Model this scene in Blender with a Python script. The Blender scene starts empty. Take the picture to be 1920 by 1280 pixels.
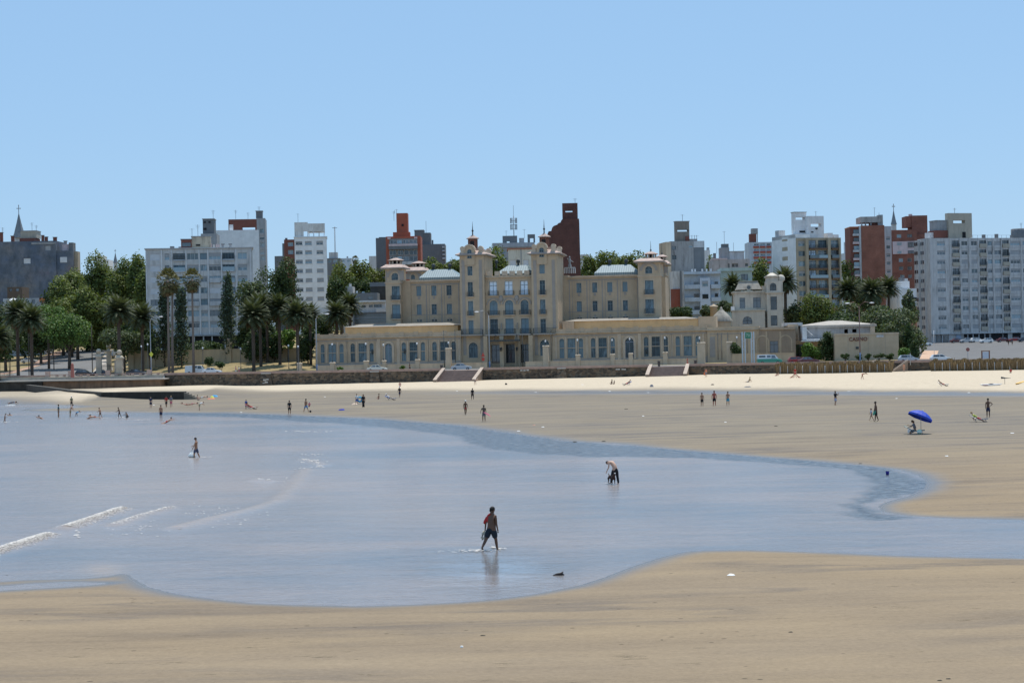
import bpy, math, random
import numpy as np
from mathutils import Vector, Matrix
random.seed(7); RNG = np.random.default_rng(7)
R = math.radians
sc = bpy.context.scene
col = sc.collection
# ---------------------------------------------------------------- camera
F = 3600.0; CH = 8.0; ROLL = 0.021
cd = bpy.data.cameras.new('camera'); cam = bpy.data.objects.new('camera', cd); col.objects.link(cam)
cd.sensor_width = 36; cd.lens = 36 * F / 1920; cd.clip_start = 0.5; cd.clip_end = 20000
cam.matrix_world = Matrix.Translation((0, 0, CH)) @ Matrix.Rotation(R(90) + 5 / F, 4, 'X') @ Matrix.Rotation(-ROLL, 4, 'Z')
sc.camera = cam
sc.render.resolution_x = 1024; sc.render.resolution_y = 682
# ---------------------------------------------------------------- world, sun, exposure
SUN_EL, SUN_AZ = 71.0, 22.0          # degrees; azimuth to the right of the viewing direction
w = bpy.data.worlds.new('World'); sc.world = w; w.use_nodes = True
nt = w.node_tree; bgn = nt.nodes['Background']
sky = nt.nodes.new('ShaderNodeTexSky'); sky.sky_type = 'NISHITA'; sky.sun_disc = False
sky.sun_elevation = R(SUN_EL); sky.sun_rotation = R(SUN_AZ)
sky.altitude = 0; sky.air_density = 0.9; sky.dust_density = 0.3; sky.ozone_density = 3.5
skm = nt.nodes.new('ShaderNodeMix'); skm.data_type = 'RGBA'; skm.inputs[0].default_value = .67   # pale summer haze over the blue
nt.links.new(sky.outputs[0], skm.inputs[6]); skm.inputs[7].default_value = (3.0, 5.17, 7.97, 1); nt.links.new(skm.outputs[2], bgn.inputs[0]); bgn.inputs[1].default_value = 0.115
sd = bpy.data.lights.new('sun', 'SUN'); sun = bpy.data.objects.new('sun', sd); col.objects.link(sun)
sd.energy = 4.2; sd.angle = R(0.5); sd.color = (1.0, 0.95, 0.87)
sv = Vector((math.sin(R(SUN_AZ)) * math.cos(R(SUN_EL)), math.cos(R(SUN_AZ)) * math.cos(R(SUN_EL)), math.sin(R(SUN_EL))))
sun.rotation_euler = sv.to_track_quat('Z', 'Y').to_euler(); sun.location = (0, 0, 300)
sc.view_settings.view_transform = 'Standard'; sc.view_settings.look = 'None'
sc.view_settings.exposure = 0.0; sc.view_settings.gamma = 1
# ---------------------------------------------------------------- photo geometry -> world
_c, _s = math.cos(ROLL), math.sin(ROLL)
def ray(px, py):
    ux, uy = px - 960, py - 640
    return ux * _c - uy * _s, -(ux * _s + uy * _c) + 5
def P(px, py, D):
    a, b = ray(px, py); return Vector((a * D / F, D, CH + b * D / F))
def proj(X, Y, Z):
    a, b = X * F / Y, (Z - CH) * F / Y - 5
    ux = a * _c - b * _s; uy = -(a * _s + b * _c)
    return ux + 960, uy + 640
# ---------------------------------------------------------------- custom properties
def tag(o, label=None, cat=None, group=None, kind=None):
    if label: o['label'] = label
    if cat: o['category'] = cat
    if group: o['group'] = group
    if kind: o['kind'] = kind
    return o
def empty(name, loc, rz=0, label=None, cat=None, group=None):
    o = bpy.data.objects.new(name, None); col.objects.link(o); o.location = loc; o.rotation_euler = (0, 0, rz)
    o.empty_display_size = .1
    return tag(o, label, cat, group)
def link(name, me, parent=None, loc=(0, 0, 0), rot=(0, 0, 0), scale=(1, 1, 1)):
    o = bpy.data.objects.new(name, me); col.objects.link(o); o.parent = parent
    o.location = loc; o.rotation_euler = rot; o.scale = scale
    return o
def copy_tree(o, parent=None):
    c = o.copy(); col.objects.link(c); c.parent = parent
    for ch in list(o.children): copy_tree(ch, c)
    return c
# ---------------------------------------------------------------- mesh collector
class MB:
    def __init__(s): s.v = []; s.f = []; s.m = []; s.sm = []
    def add(s, vs, fs, m=0, smooth=False):
        b = len(s.v); s.v += [tuple(p) for p in vs]
        for f in fs: s.f.append([b + i for i in f]); s.m.append(m); s.sm.append(smooth)
    def quad(s, a, b, c, d, m=0): s.add([a, b, c, d], [(0, 1, 2, 3)], m)
    def box(s, x0, x1, y0, y1, z0, z1, m=0):
        v = [(x0, y0, z0), (x1, y0, z0), (x1, y1, z0), (x0, y1, z0), (x0, y0, z1), (x1, y0, z1), (x1, y1, z1), (x0, y1, z1)]
        s.add(v, [(0, 3, 2, 1), (4, 5, 6, 7), (0, 1, 5, 4), (1, 2, 6, 5), (2, 3, 7, 6), (3, 0, 4, 7)], m)
    def frus(s, x0, x1, y0, y1, z0, z1, ix, iy, m=0, ix2=None):
        if ix2 is None: ix2 = ix
        v = [(x0, y0, z0), (x1, y0, z0), (x1, y1, z0), (x0, y1, z0), (x0 + ix, y0 + iy, z1), (x1 - ix2, y0 + iy, z1), (x1 - ix2, y1 - iy, z1), (x0 + ix, y1 - iy, z1)]
        s.add(v, [(0, 3, 2, 1), (4, 5, 6, 7), (0, 1, 5, 4), (1, 2, 6, 5), (2, 3, 7, 6), (3, 0, 4, 7)], m)
    def tube(s, pts, rs, n=6, m=0, smooth=True):
        pts = [Vector(p) for p in pts]
        if not isinstance(rs, (list, tuple)): rs = [rs] * len(pts)
        b = len(s.v)
        for i, p in enumerate(pts):
            d = (pts[min(i + 1, len(pts) - 1)] - pts[max(i - 1, 0)]).normalized()
            u = d.orthogonal().normalized() if abs(d.z) < .95 else Vector((1, 0, 0)); u = (u - d * u.dot(d)).normalized(); w_ = d.cross(u)
            for k in range(n):
                a = 2 * math.pi * k / n; s.v.append(tuple(p + (u * math.cos(a) + w_ * math.sin(a)) * rs[i]))
        for i in range(len(pts) - 1):
            for k in range(n):
                s.f.append([b + i * n + k, b + i * n + (k + 1) % n, b + (i + 1) * n + (k + 1) % n, b + (i + 1) * n + k]); s.m.append(m); s.sm.append(smooth)
        s.f.append([b + k for k in range(n)][::-1]); s.m.append(m); s.sm.append(False)
        s.f.append([b + (len(pts) - 1) * n + k for k in range(n)]); s.m.append(m); s.sm.append(False)
    def lathe(s, prof, cx=0, cy=0, n=12, m=0, smooth=True):
        b = len(s.v)
        for r, z in prof:
            for k in range(n):
                a = 2 * math.pi * k / n; s.v.append((cx + r * math.cos(a), cy + r * math.sin(a), z))
        for i in range(len(prof) - 1):
            for k in range(n):
                s.f.append([b + i * n + k, b + i * n + (k + 1) % n, b + (i + 1) * n + (k + 1) % n, b + (i + 1) * n + k]); s.m.append(m); s.sm.append(smooth)
    def ball(s, c, r, m=0, n=8, sz=None):
        rx, ry, rz = (r, r, r) if sz is None else sz; b = len(s.v); k2 = n // 2 + 1
        for i in range(k2 + 1):
            t = math.pi * i / k2
            for k in range(n):
                a = 2 * math.pi * k / n; s.v.append((c[0] + rx * math.sin(t) * math.cos(a), c[1] + ry * math.sin(t) * math.sin(a), c[2] + rz * math.cos(t)))
        for i in range(k2):
            for k in range(n): s.f.append([b + i * n + k, b + (i + 1) * n + k, b + (i + 1) * n + (k + 1) % n, b + i * n + (k + 1) % n]); s.m.append(m); s.sm.append(True)
    def prism(s, poly, y0, y1, m=0):          # poly in xz, extruded along y
        n = len(poly); vs = [(p[0], y0, p[1]) for p in poly] + [(p[0], y1, p[1]) for p in poly]
        s.add(vs, [list(range(n)), list(range(n, 2 * n))[::-1]] + [(i, i + n, (i + 1) % n + n, (i + 1) % n) for i in range(n)], m)
    def slab(s, poly, z0, z1, m=0):           # poly in xy
        n = len(poly); vs = [(p[0], p[1], z0) for p in poly] + [(p[0], p[1], z1) for p in poly]
        s.add(vs, [list(range(n))[::-1], list(range(n, 2 * n))] + [(i, (i + 1) % n, (i + 1) % n + n, i + n) for i in range(n)], m)
    def mesh(s, name, mats):
        me = bpy.data.meshes.new(name); me.from_pydata(s.v, [], s.f)
        for mt in (mats if isinstance(mats, (list, tuple)) else [mats]): me.materials.append(mt)
        me.polygons.foreach_set('material_index', s.m); me.polygons.foreach_set('use_smooth', s.sm)
        me.update(); return me
    def build(s, name, mats, parent=None, loc=(0, 0, 0), rot=(0, 0, 0)):
        return link(name, s.mesh(name, mats), parent, loc, rot)
# ---------------------------------------------------------------- materials
def nodes(name):
    m = bpy.data.materials.new(name); m.use_nodes = True; n = m.node_tree
    return m, n, n.nodes['Principled BSDF']
def N(n, t, **k):
    x = n.nodes.new(t)
    for a, b in k.items(): setattr(x, a, b)
    return x
def mapped(n, sc3, coord='Object'):
    tc = N(n, 'ShaderNodeTexCoord'); mp = N(n, 'ShaderNodeMapping'); mp.inputs['Scale'].default_value = sc3
    n.links.new(tc.outputs[coord], mp.inputs[0]); return mp.outputs[0]
def noise(n, vec, scale=1, detail=4, rough=.55):
    t = N(n, 'ShaderNodeTexNoise'); t.inputs['Scale'].default_value = scale; t.inputs['Detail'].default_value = detail
    t.inputs['Roughness'].default_value = rough; n.links.new(vec, t.inputs['Vector']); return t.outputs['Fac']
def ramp(n, fac, stops):
    r = N(n, 'ShaderNodeValToRGB'); e = r.color_ramp.elements
    while len(e) < len(stops): e.new(.5)
    for i, (p, c) in enumerate(stops): e[i].position = p; e[i].color = c if len(c) == 4 else (*c, 1)
    n.links.new(fac, r.inputs[0]); return r.outputs[0]
def mix(n, fac, a, b, mode='MIX'):
    x = N(n, 'ShaderNodeMix', data_type='RGBA', blend_type=mode)
    for s_, v in ((0, fac), (6, a), (7, b)):
        if hasattr(v, 'is_output'): n.links.new(v, x.inputs[s_])
        else: x.inputs[s_].default_value = v if (s_ == 0 or len(v) == 4) else (*v, 1)
    return x.outputs[2]
def math_(n, op, a, b=None, clamp=False):
    x = N(n, 'ShaderNodeMath', operation=op, use_clamp=clamp)
    for i, v in enumerate((a, b)):
        if v is None: continue
        if hasattr(v, 'is_output'): n.links.new(v, x.inputs[i])
        else: x.inputs[i].default_value = v
    return x.outputs[0]
def bump(n, b, h, dist=.02, st=1.0):
    x = N(n, 'ShaderNodeBump'); x.inputs['Distance'].default_value = dist; x.inputs['Strength'].default_value = st
    n.links.new(h, x.inputs['Height']); n.links.new(x.outputs[0], b.inputs['Normal']); return x
MC = {}
def mat(name, c, rough=.8, var=.12, sc=.6, metal=0, spec=.4, streak=0, stain=(.12, .11, .1), bmp=0):
    """plain painted / plastered / cloth surface with mottling and optional rain streaks"""
    if name in MC: return MC[name]
    m, n, b = nodes(name)
    v1 = noise(n, mapped(n, (sc, sc, sc)), 1, 5, .6)
    lo = tuple(x * (1 - var) for x in c); hi = tuple(min(1, x * (1 + var)) for x in c)
    cc = ramp(n, v1, [(.3, lo), (.7, hi)])
    if streak:
        v2 = noise(n, mapped(n, (1.1, 1.1, .16)), 1, 6, .65)
        v3 = noise(n, mapped(n, (.35, .35, .5)), 1, 4, .6)
        k = math_(n, 'MULTIPLY', ramp(n, v2, [(.46, (0, 0, 0)), (.68, (1, 1, 1))]), ramp(n, v3, [(.35, (.25,) * 3), (.65, (1,) * 3)]))
        cc = mix(n, math_(n, 'MULTIPLY', k, streak), cc, stain)
    n.links.new(cc, b.inputs['Base Color']); b.inputs['Roughness'].default_value = rough
    b.inputs['Metallic'].default_value = metal; b.inputs['Specular IOR Level'].default_value = spec
    if bmp: bump(n, b, noise(n, mapped(n, (8, 8, 8)), 1, 3), bmp)
    MC[name] = m; return m
def brickmat(name, c1, c2, mortar, bw=.5, bh=.2, rough=.85, ms=.02):
    if name in MC: return MC[name]
    m, n, b = nodes(name)
    tc = N(n, 'ShaderNodeTexCoord'); sx = N(n, 'ShaderNodeSeparateXYZ'); cx = N(n, 'ShaderNodeCombineXYZ')
    n.links.new(tc.outputs['Object'], sx.inputs[0])
    n.links.new(math_(n, 'ADD', sx.outputs[0], sx.outputs[1]), cx.inputs[0]); n.links.new(sx.outputs[2], cx.inputs[1])
    t = N(n, 'ShaderNodeTexBrick'); n.links.new(cx.outputs[0], t.inputs['Vector']); t.inputs['Scale'].default_value = 1
    t.inputs['Brick Width'].default_value = bw; t.inputs['Row Height'].default_value = bh; t.inputs['Mortar Size'].default_value = ms
    t.inputs['Color1'].default_value = (*c1, 1); t.inputs['Color2'].default_value = (*c2, 1); t.inputs['Mortar'].default_value = (*mortar, 1)
    v = noise(n, mapped(n, (.3, .3, .3)), 1, 5)
    cc = mix(n, .75, t.outputs['Color'], ramp(n, v, [(.3, (.62,) * 3), (.7, (1.25,) * 3)]), 'MULTIPLY')
    n.links.new(cc, b.inputs['Base Color']); b.inputs['Roughness'].default_value = rough
    bump(n, b, t.outputs['Fac'], -.02); MC[name] = m; return m
def glassmat(name, c, rough=.08, metal=.0, spec=1.0):
    if name in MC: return MC[name]
    m, n, b = nodes(name)
    oi = N(n, 'ShaderNodeObjectInfo'); v = noise(n, mapped(n, (1.3, 1.3, .5)), 1, 3)
    k = math_(n, 'ADD', math_(n, 'MULTIPLY', oi.outputs['Random'], .9), math_(n, 'MULTIPLY', v, .9))
    cc = ramp(n, k, [(.25, tuple(x * .35 for x in c)), (.75, c), (1.0, tuple(min(1, x * 2.2 + .05) for x in c))])
    n.links.new(cc, b.inputs['Base Color']); b.inputs['Roughness'].default_value = rough
    b.inputs['Metallic'].default_value = metal; b.inputs['Specular IOR Level'].default_value = spec
    MC[name] = m; return m
# ================================================================ terrain functions
def poly_world(pts, z=0.0):
    out = []
    for px, py in pts:
        a, b = ray(px, py); D = (z - CH) * F / b; out.append((a * D / F, D))
    return out
POND = [(-700, 752), (-200, 756), (0, 758), (60, 758), (120, 760), (165, 763), (120, 765), (60, 766), (22, 768), (50, 771), (150, 772), (300, 774), (400, 774.5), (480, 777),
        (560, 780), (640, 783), (720, 787), (760, 791), (850, 797), (940, 810), (1000, 819), (1060, 827), (1150, 832), (1280, 845), (1400, 855), (1500, 863),
        (1600, 871), (1680, 880), (1720, 891), (1737, 905), (1728, 917), (1700, 930), (1662, 940), (1642, 949), (1652, 959), (1700, 967), (1780, 972), (1920, 975), (2300, 972), (2900, 968),
        (2900, 1062), (2300, 1055), (1920, 1046), (1700, 1041), (1500, 1033), (1400, 1030), (1320, 1031), (1280, 1034), (1230, 1046), (1180, 1062), (1130, 1082), (1080, 1098), (1000, 1113),
        (930, 1122), (860, 1128), (780, 1132), (680, 1135), (560, 1133), (480, 1130), (400, 1122), (330, 1112), (280, 1099), (255, 1085), (243, 1076), (225, 1074), (200, 1080),
        (150, 1084), (60, 1086), (0, 1089), (-700, 1100)]
POOL = [(-500, 1112), (0, 1099), (60, 1094), (120, 1091), (215, 1092), (170, 1096), (110, 1100), (0, 1106), (-500, 1120)]
PONDW = np.array(poly_world(POND)); POOLW = np.array(poly_world(POOL))
def sdist(poly, X, Y):
    """signed distance, positive outside"""
    X = np.asarray(X, float); Y = np.asarray(Y, float)
    d2 = np.full(X.shape, 1e18); ins = np.zeros(X.shape, bool); n = len(poly)
    for i in range(n):
        ax, ay = poly[i]; bx, by = poly[(i + 1) % n]; dx, dy = bx - ax, by - ay
        t = np.clip(((X - ax) * dx + (Y - ay) * dy) / (dx * dx + dy * dy + 1e-9), 0, 1)
        d2 = np.minimum(d2, (X - ax - t * dx) ** 2 + (Y - ay - t * dy) ** 2)
        if ay != by:
            c = ((ay > Y) != (by > Y)) & (X < (bx - ax) * (Y - ay) / (by - ay) + ax); ins ^= c
    d = np.sqrt(d2); return np.where(ins, -d, d)
# sea wall line (X -> distance)
WX = [ray(p, 690)[0] * d / F for p, d in ((-1500, 470), (-300, 430), (310, 410), (640, 393), (960, 383), (1300, 376), (1600, 366), (1960, 352), (2500, 330), (3500, 290))]
WD = [470, 430, 410, 393, 383, 376, 366, 352, 330, 290]
def wallD(X): return np.interp(X, WX, WD)
DRY = poly_world([(-900, 757), (-200, 757), (0, 757), (110, 756), (160, 752), (200, 746), (370, 741), (400, 736), (640, 734.5), (960, 733), (1280, 732.5), (1600, 734), (1920, 736), (2400, 742)], .3)
DX = [p[0] for p in DRY]; DD = [p[1] for p in DRY]
def dryD(X): return np.interp(X, DX, DD)
def sm(a, b, x): t = np.clip((x - a) / (b - a), 0, 1); return t * t * (3 - 2 * t)
def wave(X, Y):
    return .5 * np.sin(X * .061 + Y * .023) + .3 * np.sin(X * .13 - Y * .07 + 1.3) + .2 * np.sin(X * .31 + Y * .19)
def beachz(X, Y):
    X = np.asarray(X, float); Y = np.asarray(Y, float)
    d = np.minimum(sdist(PONDW, X, Y), sdist(POOLW, X, Y))
    z = np.where(d > 0, .32 * (1 - np.exp(-d / 22)) + .004 * np.minimum(d, 6), -.35 * (1 - np.exp(d / 7)))
    dd = dryD(X); wd = wallD(X); zw = np.interp(X, [-110, -75, -50, 0, 40, 105], [.05, .2, .5, .95, 1.25, 1.45])
    t = np.clip((Y - dd) / (wd - dd), 0, 1.05)
    z = np.where(Y > dd, z + (np.maximum(zw, .1) - .32) * t ** .8 + .05 * wave(X * 3, Y * 3) * sm(0, .2, t), z)
    # sand banked up behind the slipway wall
    hump = sm(-96, -84, X) * (1 - sm(-62, -40, X)) * sm(307, 322, Y + (X + 62) * -.25) * (1 - sm(370, 402, Y))
    z = z + .95 * hump
    return z
def landslope(X): return np.interp(X, [-60, -35, 20, 60], [.05, .01, .006, .0125])
def landz(X, Y):
    t = np.asarray(Y, float) - wallD(X)
    bank = 1.2 * np.interp(X, [-92, -84, -46, -42], [0, 1, 1, 0]) * np.clip((t - 23) / 18, 0, 1)
    return 2.8 + np.minimum(np.maximum(t - 24, 0) * landslope(X), 10) + bank
def ground(X, Y):
    return float(beachz(X, Y)) if Y < float(wallD(X)) else float(landz(X, Y))
def G(px, py, water=False):
    """point of the beach (or water) seen at this photo pixel"""
    z = 0.0
    for _ in range(12):
        a, b = ray(px, py); D = (z - CH) * F / b
        if water: break
        z = max(float(beachz(a * D / F, D)), 0.0)
    return Vector((a * D / F, D, z))
def GL(px, py):
    """point of the land seen at this photo pixel (march along the ray)"""
    a, b = ray(px, py); D = float(wallD(a * 400 / F)) + 2
    while D < 1500:
        if CH + b * D / F <= float(landz(a * D / F, D)): break
        D += .5
    return Vector((a * D / F, D, float(landz(a * D / F, D))))
def grid_mesh(name, XX, YY, ZZ, mats, attrs=None):
    r, c = XX.shape; me = bpy.data.meshes.new(name)
    co = np.stack([XX, YY, ZZ], -1).reshape(-1, 3).astype(np.float32)
    i = np.arange(r * c).reshape(r, c); q = np.stack([i[:-1, :-1], i[:-1, 1:], i[1:, 1:], i[1:, :-1]], -1).reshape(-1, 4)
    me.vertices.add(len(co)); me.vertices.foreach_set('co', co.ravel())
    me.loops.add(q.size); me.polygons.add(len(q)); me.loops.foreach_set('vertex_index', q.ravel().astype(np.int32))
    me.polygons.foreach_set('loop_start', np.arange(0, q.size, 4, dtype=np.int32))
    me.update(calc_edges=True); me.polygons.foreach_set('use_smooth', np.ones(len(q), bool))
    for k, v in (attrs or {}).items():
        at = me.attributes.new(k, 'FLOAT', 'POINT'); at.data.foreach_set('value', v.reshape(-1).astype(np.float32))
    for m in mats: me.materials.append(m)
    me.validate(); return me
# ---------------------------------------------------------------- sand
def attr(n, name): a = N(n, 'ShaderNodeAttribute'); a.attribute_name = name; return a.outputs['Fac']
m, n, b = nodes('sand'); SAND = m
big = noise(n, mapped(n, (.035, .09, .05)), 1, 5, .6)
strk = noise(n, mapped(n, (.07, .33, 1)), 1, 8, .68)
fine = noise(n, mapped(n, (5, 5, 5)), 1, 4, .7)
foot = noise(n, mapped(n, (.9, 2.2, 1)), 1, 5, .7)
wetc = ramp(n, strk, [(.30, (.205, .160, .114)), (.42, (.253, .196, .134)), (.6, (.29, .224, .149)), (.8, (.325, .252, .165))])
wetc = mix(n, .6, wetc, ramp(n, big, [(.3, (.86, .88, .95)), (.7, (1.12, 1.09, 1.0))]), 'MULTIPLY')
rd = math_(n, 'ABSOLUTE', math_(n, 'SUBTRACT', noise(n, mapped(n, (.045, .22, 1)), 1, 5, .55), .5))
lines = math_(n, 'MULTIPLY', ramp(n, rd, [(0, (1,) * 3), (.045, (0,) * 3)]), ramp(n, noise(n, mapped(n, (.03, .05, 1), 'Object'), 1.7, 3), [(.45, (0,) * 3), (.58, (1,) * 3)]))
wetc = mix(n, math_(n, 'MULTIPLY', lines, .55), wetc, (.13, .115, .105))
vs_ = N(n, 'ShaderNodeTexVoronoi'); n.links.new(mapped(n, (1.1, 1.3, 1)), vs_.inputs['Vector']); vs_.inputs['Scale'].default_value = 1
spk = math_(n, 'MULTIPLY', ramp(n, vs_.outputs['Distance'], [(.06, (1,) * 3), (.10, (0,) * 3)]), ramp(n, noise(n, mapped(n, (.12, .3, 1)), 1, 4), [(.47, (0,) * 3), (.54, (1,) * 3)]))
wetc = mix(n, math_(n, 'MULTIPLY', spk, .8), wetc, (.075, .06, .045))
wetc = mix(n, .3, wetc, ramp(n, noise(n, mapped(n, (9, 9, 9)), 1, 3, .8), [(.3, (.72,) * 3), (.7, (1.28,) * 3)]), 'MULTIPLY')
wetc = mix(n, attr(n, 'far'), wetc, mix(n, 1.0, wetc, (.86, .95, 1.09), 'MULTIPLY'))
dryc = ramp(n, foot, [(.3, (.40, .325, .235)), (.46, (.55, .46, .34)), (.8, (.60, .51, .385))])
cc = mix(n, attr(n, 'dry'), wetc, dryc)
film = attr(n, 'film')
cc = mix(n, film, cc, (.15, .125, .10))
deb = ramp(n, noise(n, mapped(n, (.5, 1.6, 1)), 1, 8, .85), [(.60, (0,) * 3), (.635, (1,) * 3)])
cc = mix(n, math_(n, 'MULTIPLY', deb, .6), cc, (.09, .075, .05))
cc = mix(n, .5, cc, ramp(n, fine, [(.3, (.85,) * 3), (.7, (1.15,) * 3)]), 'MULTIPLY')
n.links.new(cc, b.inputs['Base Color'])
rg = math_(n, 'SUBTRACT', .85, math_(n, 'MULTIPLY', film, .62)); n.links.new(rg, b.inputs['Roughness'])
sp = math_(n, 'ADD', .04, math_(n, 'MULTIPLY', film, .5)); n.links.new(sp, b.inputs['Specular IOR Level'])
bump(n, b, math_(n, 'ADD', math_(n, 'MULTIPLY', foot, .7), math_(n, 'MULTIPLY', fine, .15)), .05, .7)
pxs = np.arange(-620, 2560, 14.0)
rows = np.concatenate([[-40, -10, 5, 15], 8 * F / np.arange(700, 62, -2.5)])
rows = rows[rows < 480]
YY = np.repeat(rows[:, None], len(pxs), 1); XX = (pxs[None, :] - 960) / F * np.maximum(YY, 30)
XX = np.where(YY < 30, (pxs[None, :] - 960) / F * 30, XX)
WDn = wallD(XX); YY = np.minimum(YY, WDn + 3.0)
ZZ = beachz(XX, YY)
dpond = np.minimum(sdist(PONDW, XX, YY), sdist(POOLW, XX, YY))
dry = sm(-4, 18, YY - dryD(XX) + 4 * wave(XX * 2, YY)) * sm(1, 8, dpond) * (.45 + .55 * sm(-84, -70, XX))
dband = dryD(XX) - YY
filmb = sm(-2, 3, dband) * (1 - sm(16, 26, dband)) * sm(-25, 10, XX) * .9
wide = np.interp(YY, [40, 120, 250], [.9, 2.6, 6]) * (1 + .35 * wave(XX * 4, YY * 4))
filme = (1 - sm(0, 1, dpond / wide)) ** 1.6
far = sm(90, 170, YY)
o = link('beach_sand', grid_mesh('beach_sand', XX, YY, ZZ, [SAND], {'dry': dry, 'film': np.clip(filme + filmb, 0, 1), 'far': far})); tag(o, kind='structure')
# ---------------------------------------------------------------- water
m, n, b = nodes('water'); WATER = m
rip = attr(n, 'rip'); cal = attr(n, 'calm')
pw = noise(n, mapped(n, (.035, .06, 1)), 1, 5, .65)
pw2 = noise(n, mapped(n, (.08, .45, 1)), 1, 4, .6)
silt_ripple = ramp(n, math_(n, 'ADD', math_(n, 'MULTIPLY', pw, .75), math_(n, 'MULTIPLY', pw2, .25)), [(.33, (.145, .175, .205)), (.68, (.33, .275, .245))])
silt_ripple = mix(n, .35, silt_ripple, ramp(n, noise(n, mapped(n, (2.2, 4.5, 1)), 1, 4, .7), [(.3, (.6, .62, .66)), (.7, (1.4, 1.36, 1.3))]), 'MULTIPLY')  # ripple grain given as light and dark mottling in the colour
silt_ripple = mix(n, attr(n, 'silt_ripple'), silt_ripple, (.36, .29, .235))
silt_ripple = mix(n, rip, silt_ripple, ramp(n, noise(n, mapped(n, (1.6, 2.6, 1)), 1, 5, .75), [(.38, (.035, .045, .06)), (.5, (.12, .135, .15)), (.62, (.22, .25, .28))]))  # rippled band: light and dark of the wavelets painted into the colour
n.links.new(silt_ripple, b.inputs['Base Color'])
b.inputs['IOR'].default_value = 1.33
r1 = noise(n, mapped(n, (1.6, 3.0, 1)), 1, 4, .65); r2 = noise(n, mapped(n, (.5, .9, 1)), 1, 2, .5); r3 = noise(n, mapped(n, (6, 10, 1)), 1, 2, .5)
hh = math_(n, 'ADD', math_(n, 'MULTIPLY', r1, .035), math_(n, 'ADD', math_(n, 'MULTIPLY', r2, .05), math_(n, 'MULTIPLY', r3, .008)))
amp = math_(n, 'MULTIPLY', math_(n, 'ADD', 1.5, math_(n, 'MULTIPLY', rip, 1.6)), math_(n, 'SUBTRACT', 1, math_(n, 'MULTIPLY', cal, .85)))
hh = math_(n, 'MULTIPLY', hh, amp)
bump(n, b, hh, 1.0, 1.0)
n.links.new(math_(n, 'SUBTRACT', .2, math_(n, 'MULTIPLY', cal, .17)), b.inputs['Roughness'])
RIP = [(300, 771), (400, 773), (640, 781), (850, 795), (940, 808), (1060, 825), (1280, 843), (1500, 861), (1680, 878), (1745, 905), (1700, 932), (1640, 946), (1660, 962), (1720, 972),
       (1640, 975), (1590, 966), (1575, 945), (1600, 925), (1645, 908), (1640, 893), (1600, 880), (1500, 871), (1400, 864), (1280, 859), (1100, 856), (1000, 849), (920, 841), (880, 830), (860, 817), (760, 806), (640, 795), (500, 785), (400, 781), (300, 777)]
RIPW = np.array(poly_world(RIP))
pxs = np.arange(-700, 2620, 12.0); rows = 8 * F / np.arange(720, 84, -1.6)
YY = np.repeat(rows[:, None], len(pxs), 1); XX = (pxs[None, :] - 960) / F * YY
dr = sdist(RIPW, XX, YY); rip_ = 1 - sm(-.5, .3, dr + .8 * wave(XX * 9, YY * 5))
px_, py_ = proj(XX, YY, 0 * XX)
calm = (1 - sm(8, 62, np.hypot((px_ - 930) / 3.4, (py_ - 1072)))) * .92
ZZ = .012 * np.sin(XX * .9 + YY * 2.1) * sm(.5, 6, -sdist(PONDW, XX, YY))
# swell crests where the little waves break
CREST = [([(-60, 1050), (0, 1032), (45, 1017), (90, 1003)], 1.0), ([(122, 991), (170, 975), (228, 955)], 1.2), ([(215, 985), (265, 968), (322, 952)], .7),
         ([(330, 990), (400, 972), (470, 956), (520, 940), (545, 915), (575, 880)], .5), ([(565, 862), (585, 866), (603, 872)], .6), ([(482, 900), (503, 902)], .5)]
foam_pts = []; SILT = .55 * np.exp(-((px_ - 330) / 330) ** 2 - ((py_ - 890) / 90) ** 2) + .4 * np.exp(-((px_ - 800) / 260) ** 2 - ((py_ - 960) / 30) ** 2) + .8 * np.exp(-((px_ - 195) / 40) ** 2 - ((py_ - 1068) / 12) ** 2)
for pts, a in CREST:
    w_ = np.array(poly_world(pts))
    for i in range(len(w_) - 1):
        ax, ay = w_[i]; bx, by = w_[i + 1]; L = math.hypot(bx - ax, by - ay)
        t = np.clip(((XX - ax) * (bx - ax) + (YY - ay) * (by - ay)) / L ** 2, 0, 1)
        dd_ = np.hypot(XX - ax - t * (bx - ax), YY - ay - t * (by - ay)); ZZ = np.maximum(ZZ, .15 * max(a, .8) * np.exp(-(dd_ / .5) ** 2)); SILT = np.maximum(SILT, (.85 if a < .9 else .9) * np.exp(-(dd_ / .65) ** 2))
        foam_pts.append((ax, ay, bx, by, L, a))
o = link('sea_water', grid_mesh('sea_water', XX, YY, ZZ, [WATER], {'rip': rip_, 'calm': calm, 'silt_ripple': np.clip(SILT, 0, 1)})); tag(o, kind='structure')
# open water round about, just below the shore water
gx = np.array([[-6000, 6000], [-6000, 6000.]]); gy = np.array([[-6000, -6000], [330., 330.]])
o = link('open_sea', grid_mesh('open_sea', gx, gy, gx * 0 - 1.2, [WATER], {'rip': gx * 0, 'calm': gx * 0})); tag(o, kind='structure')
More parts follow.
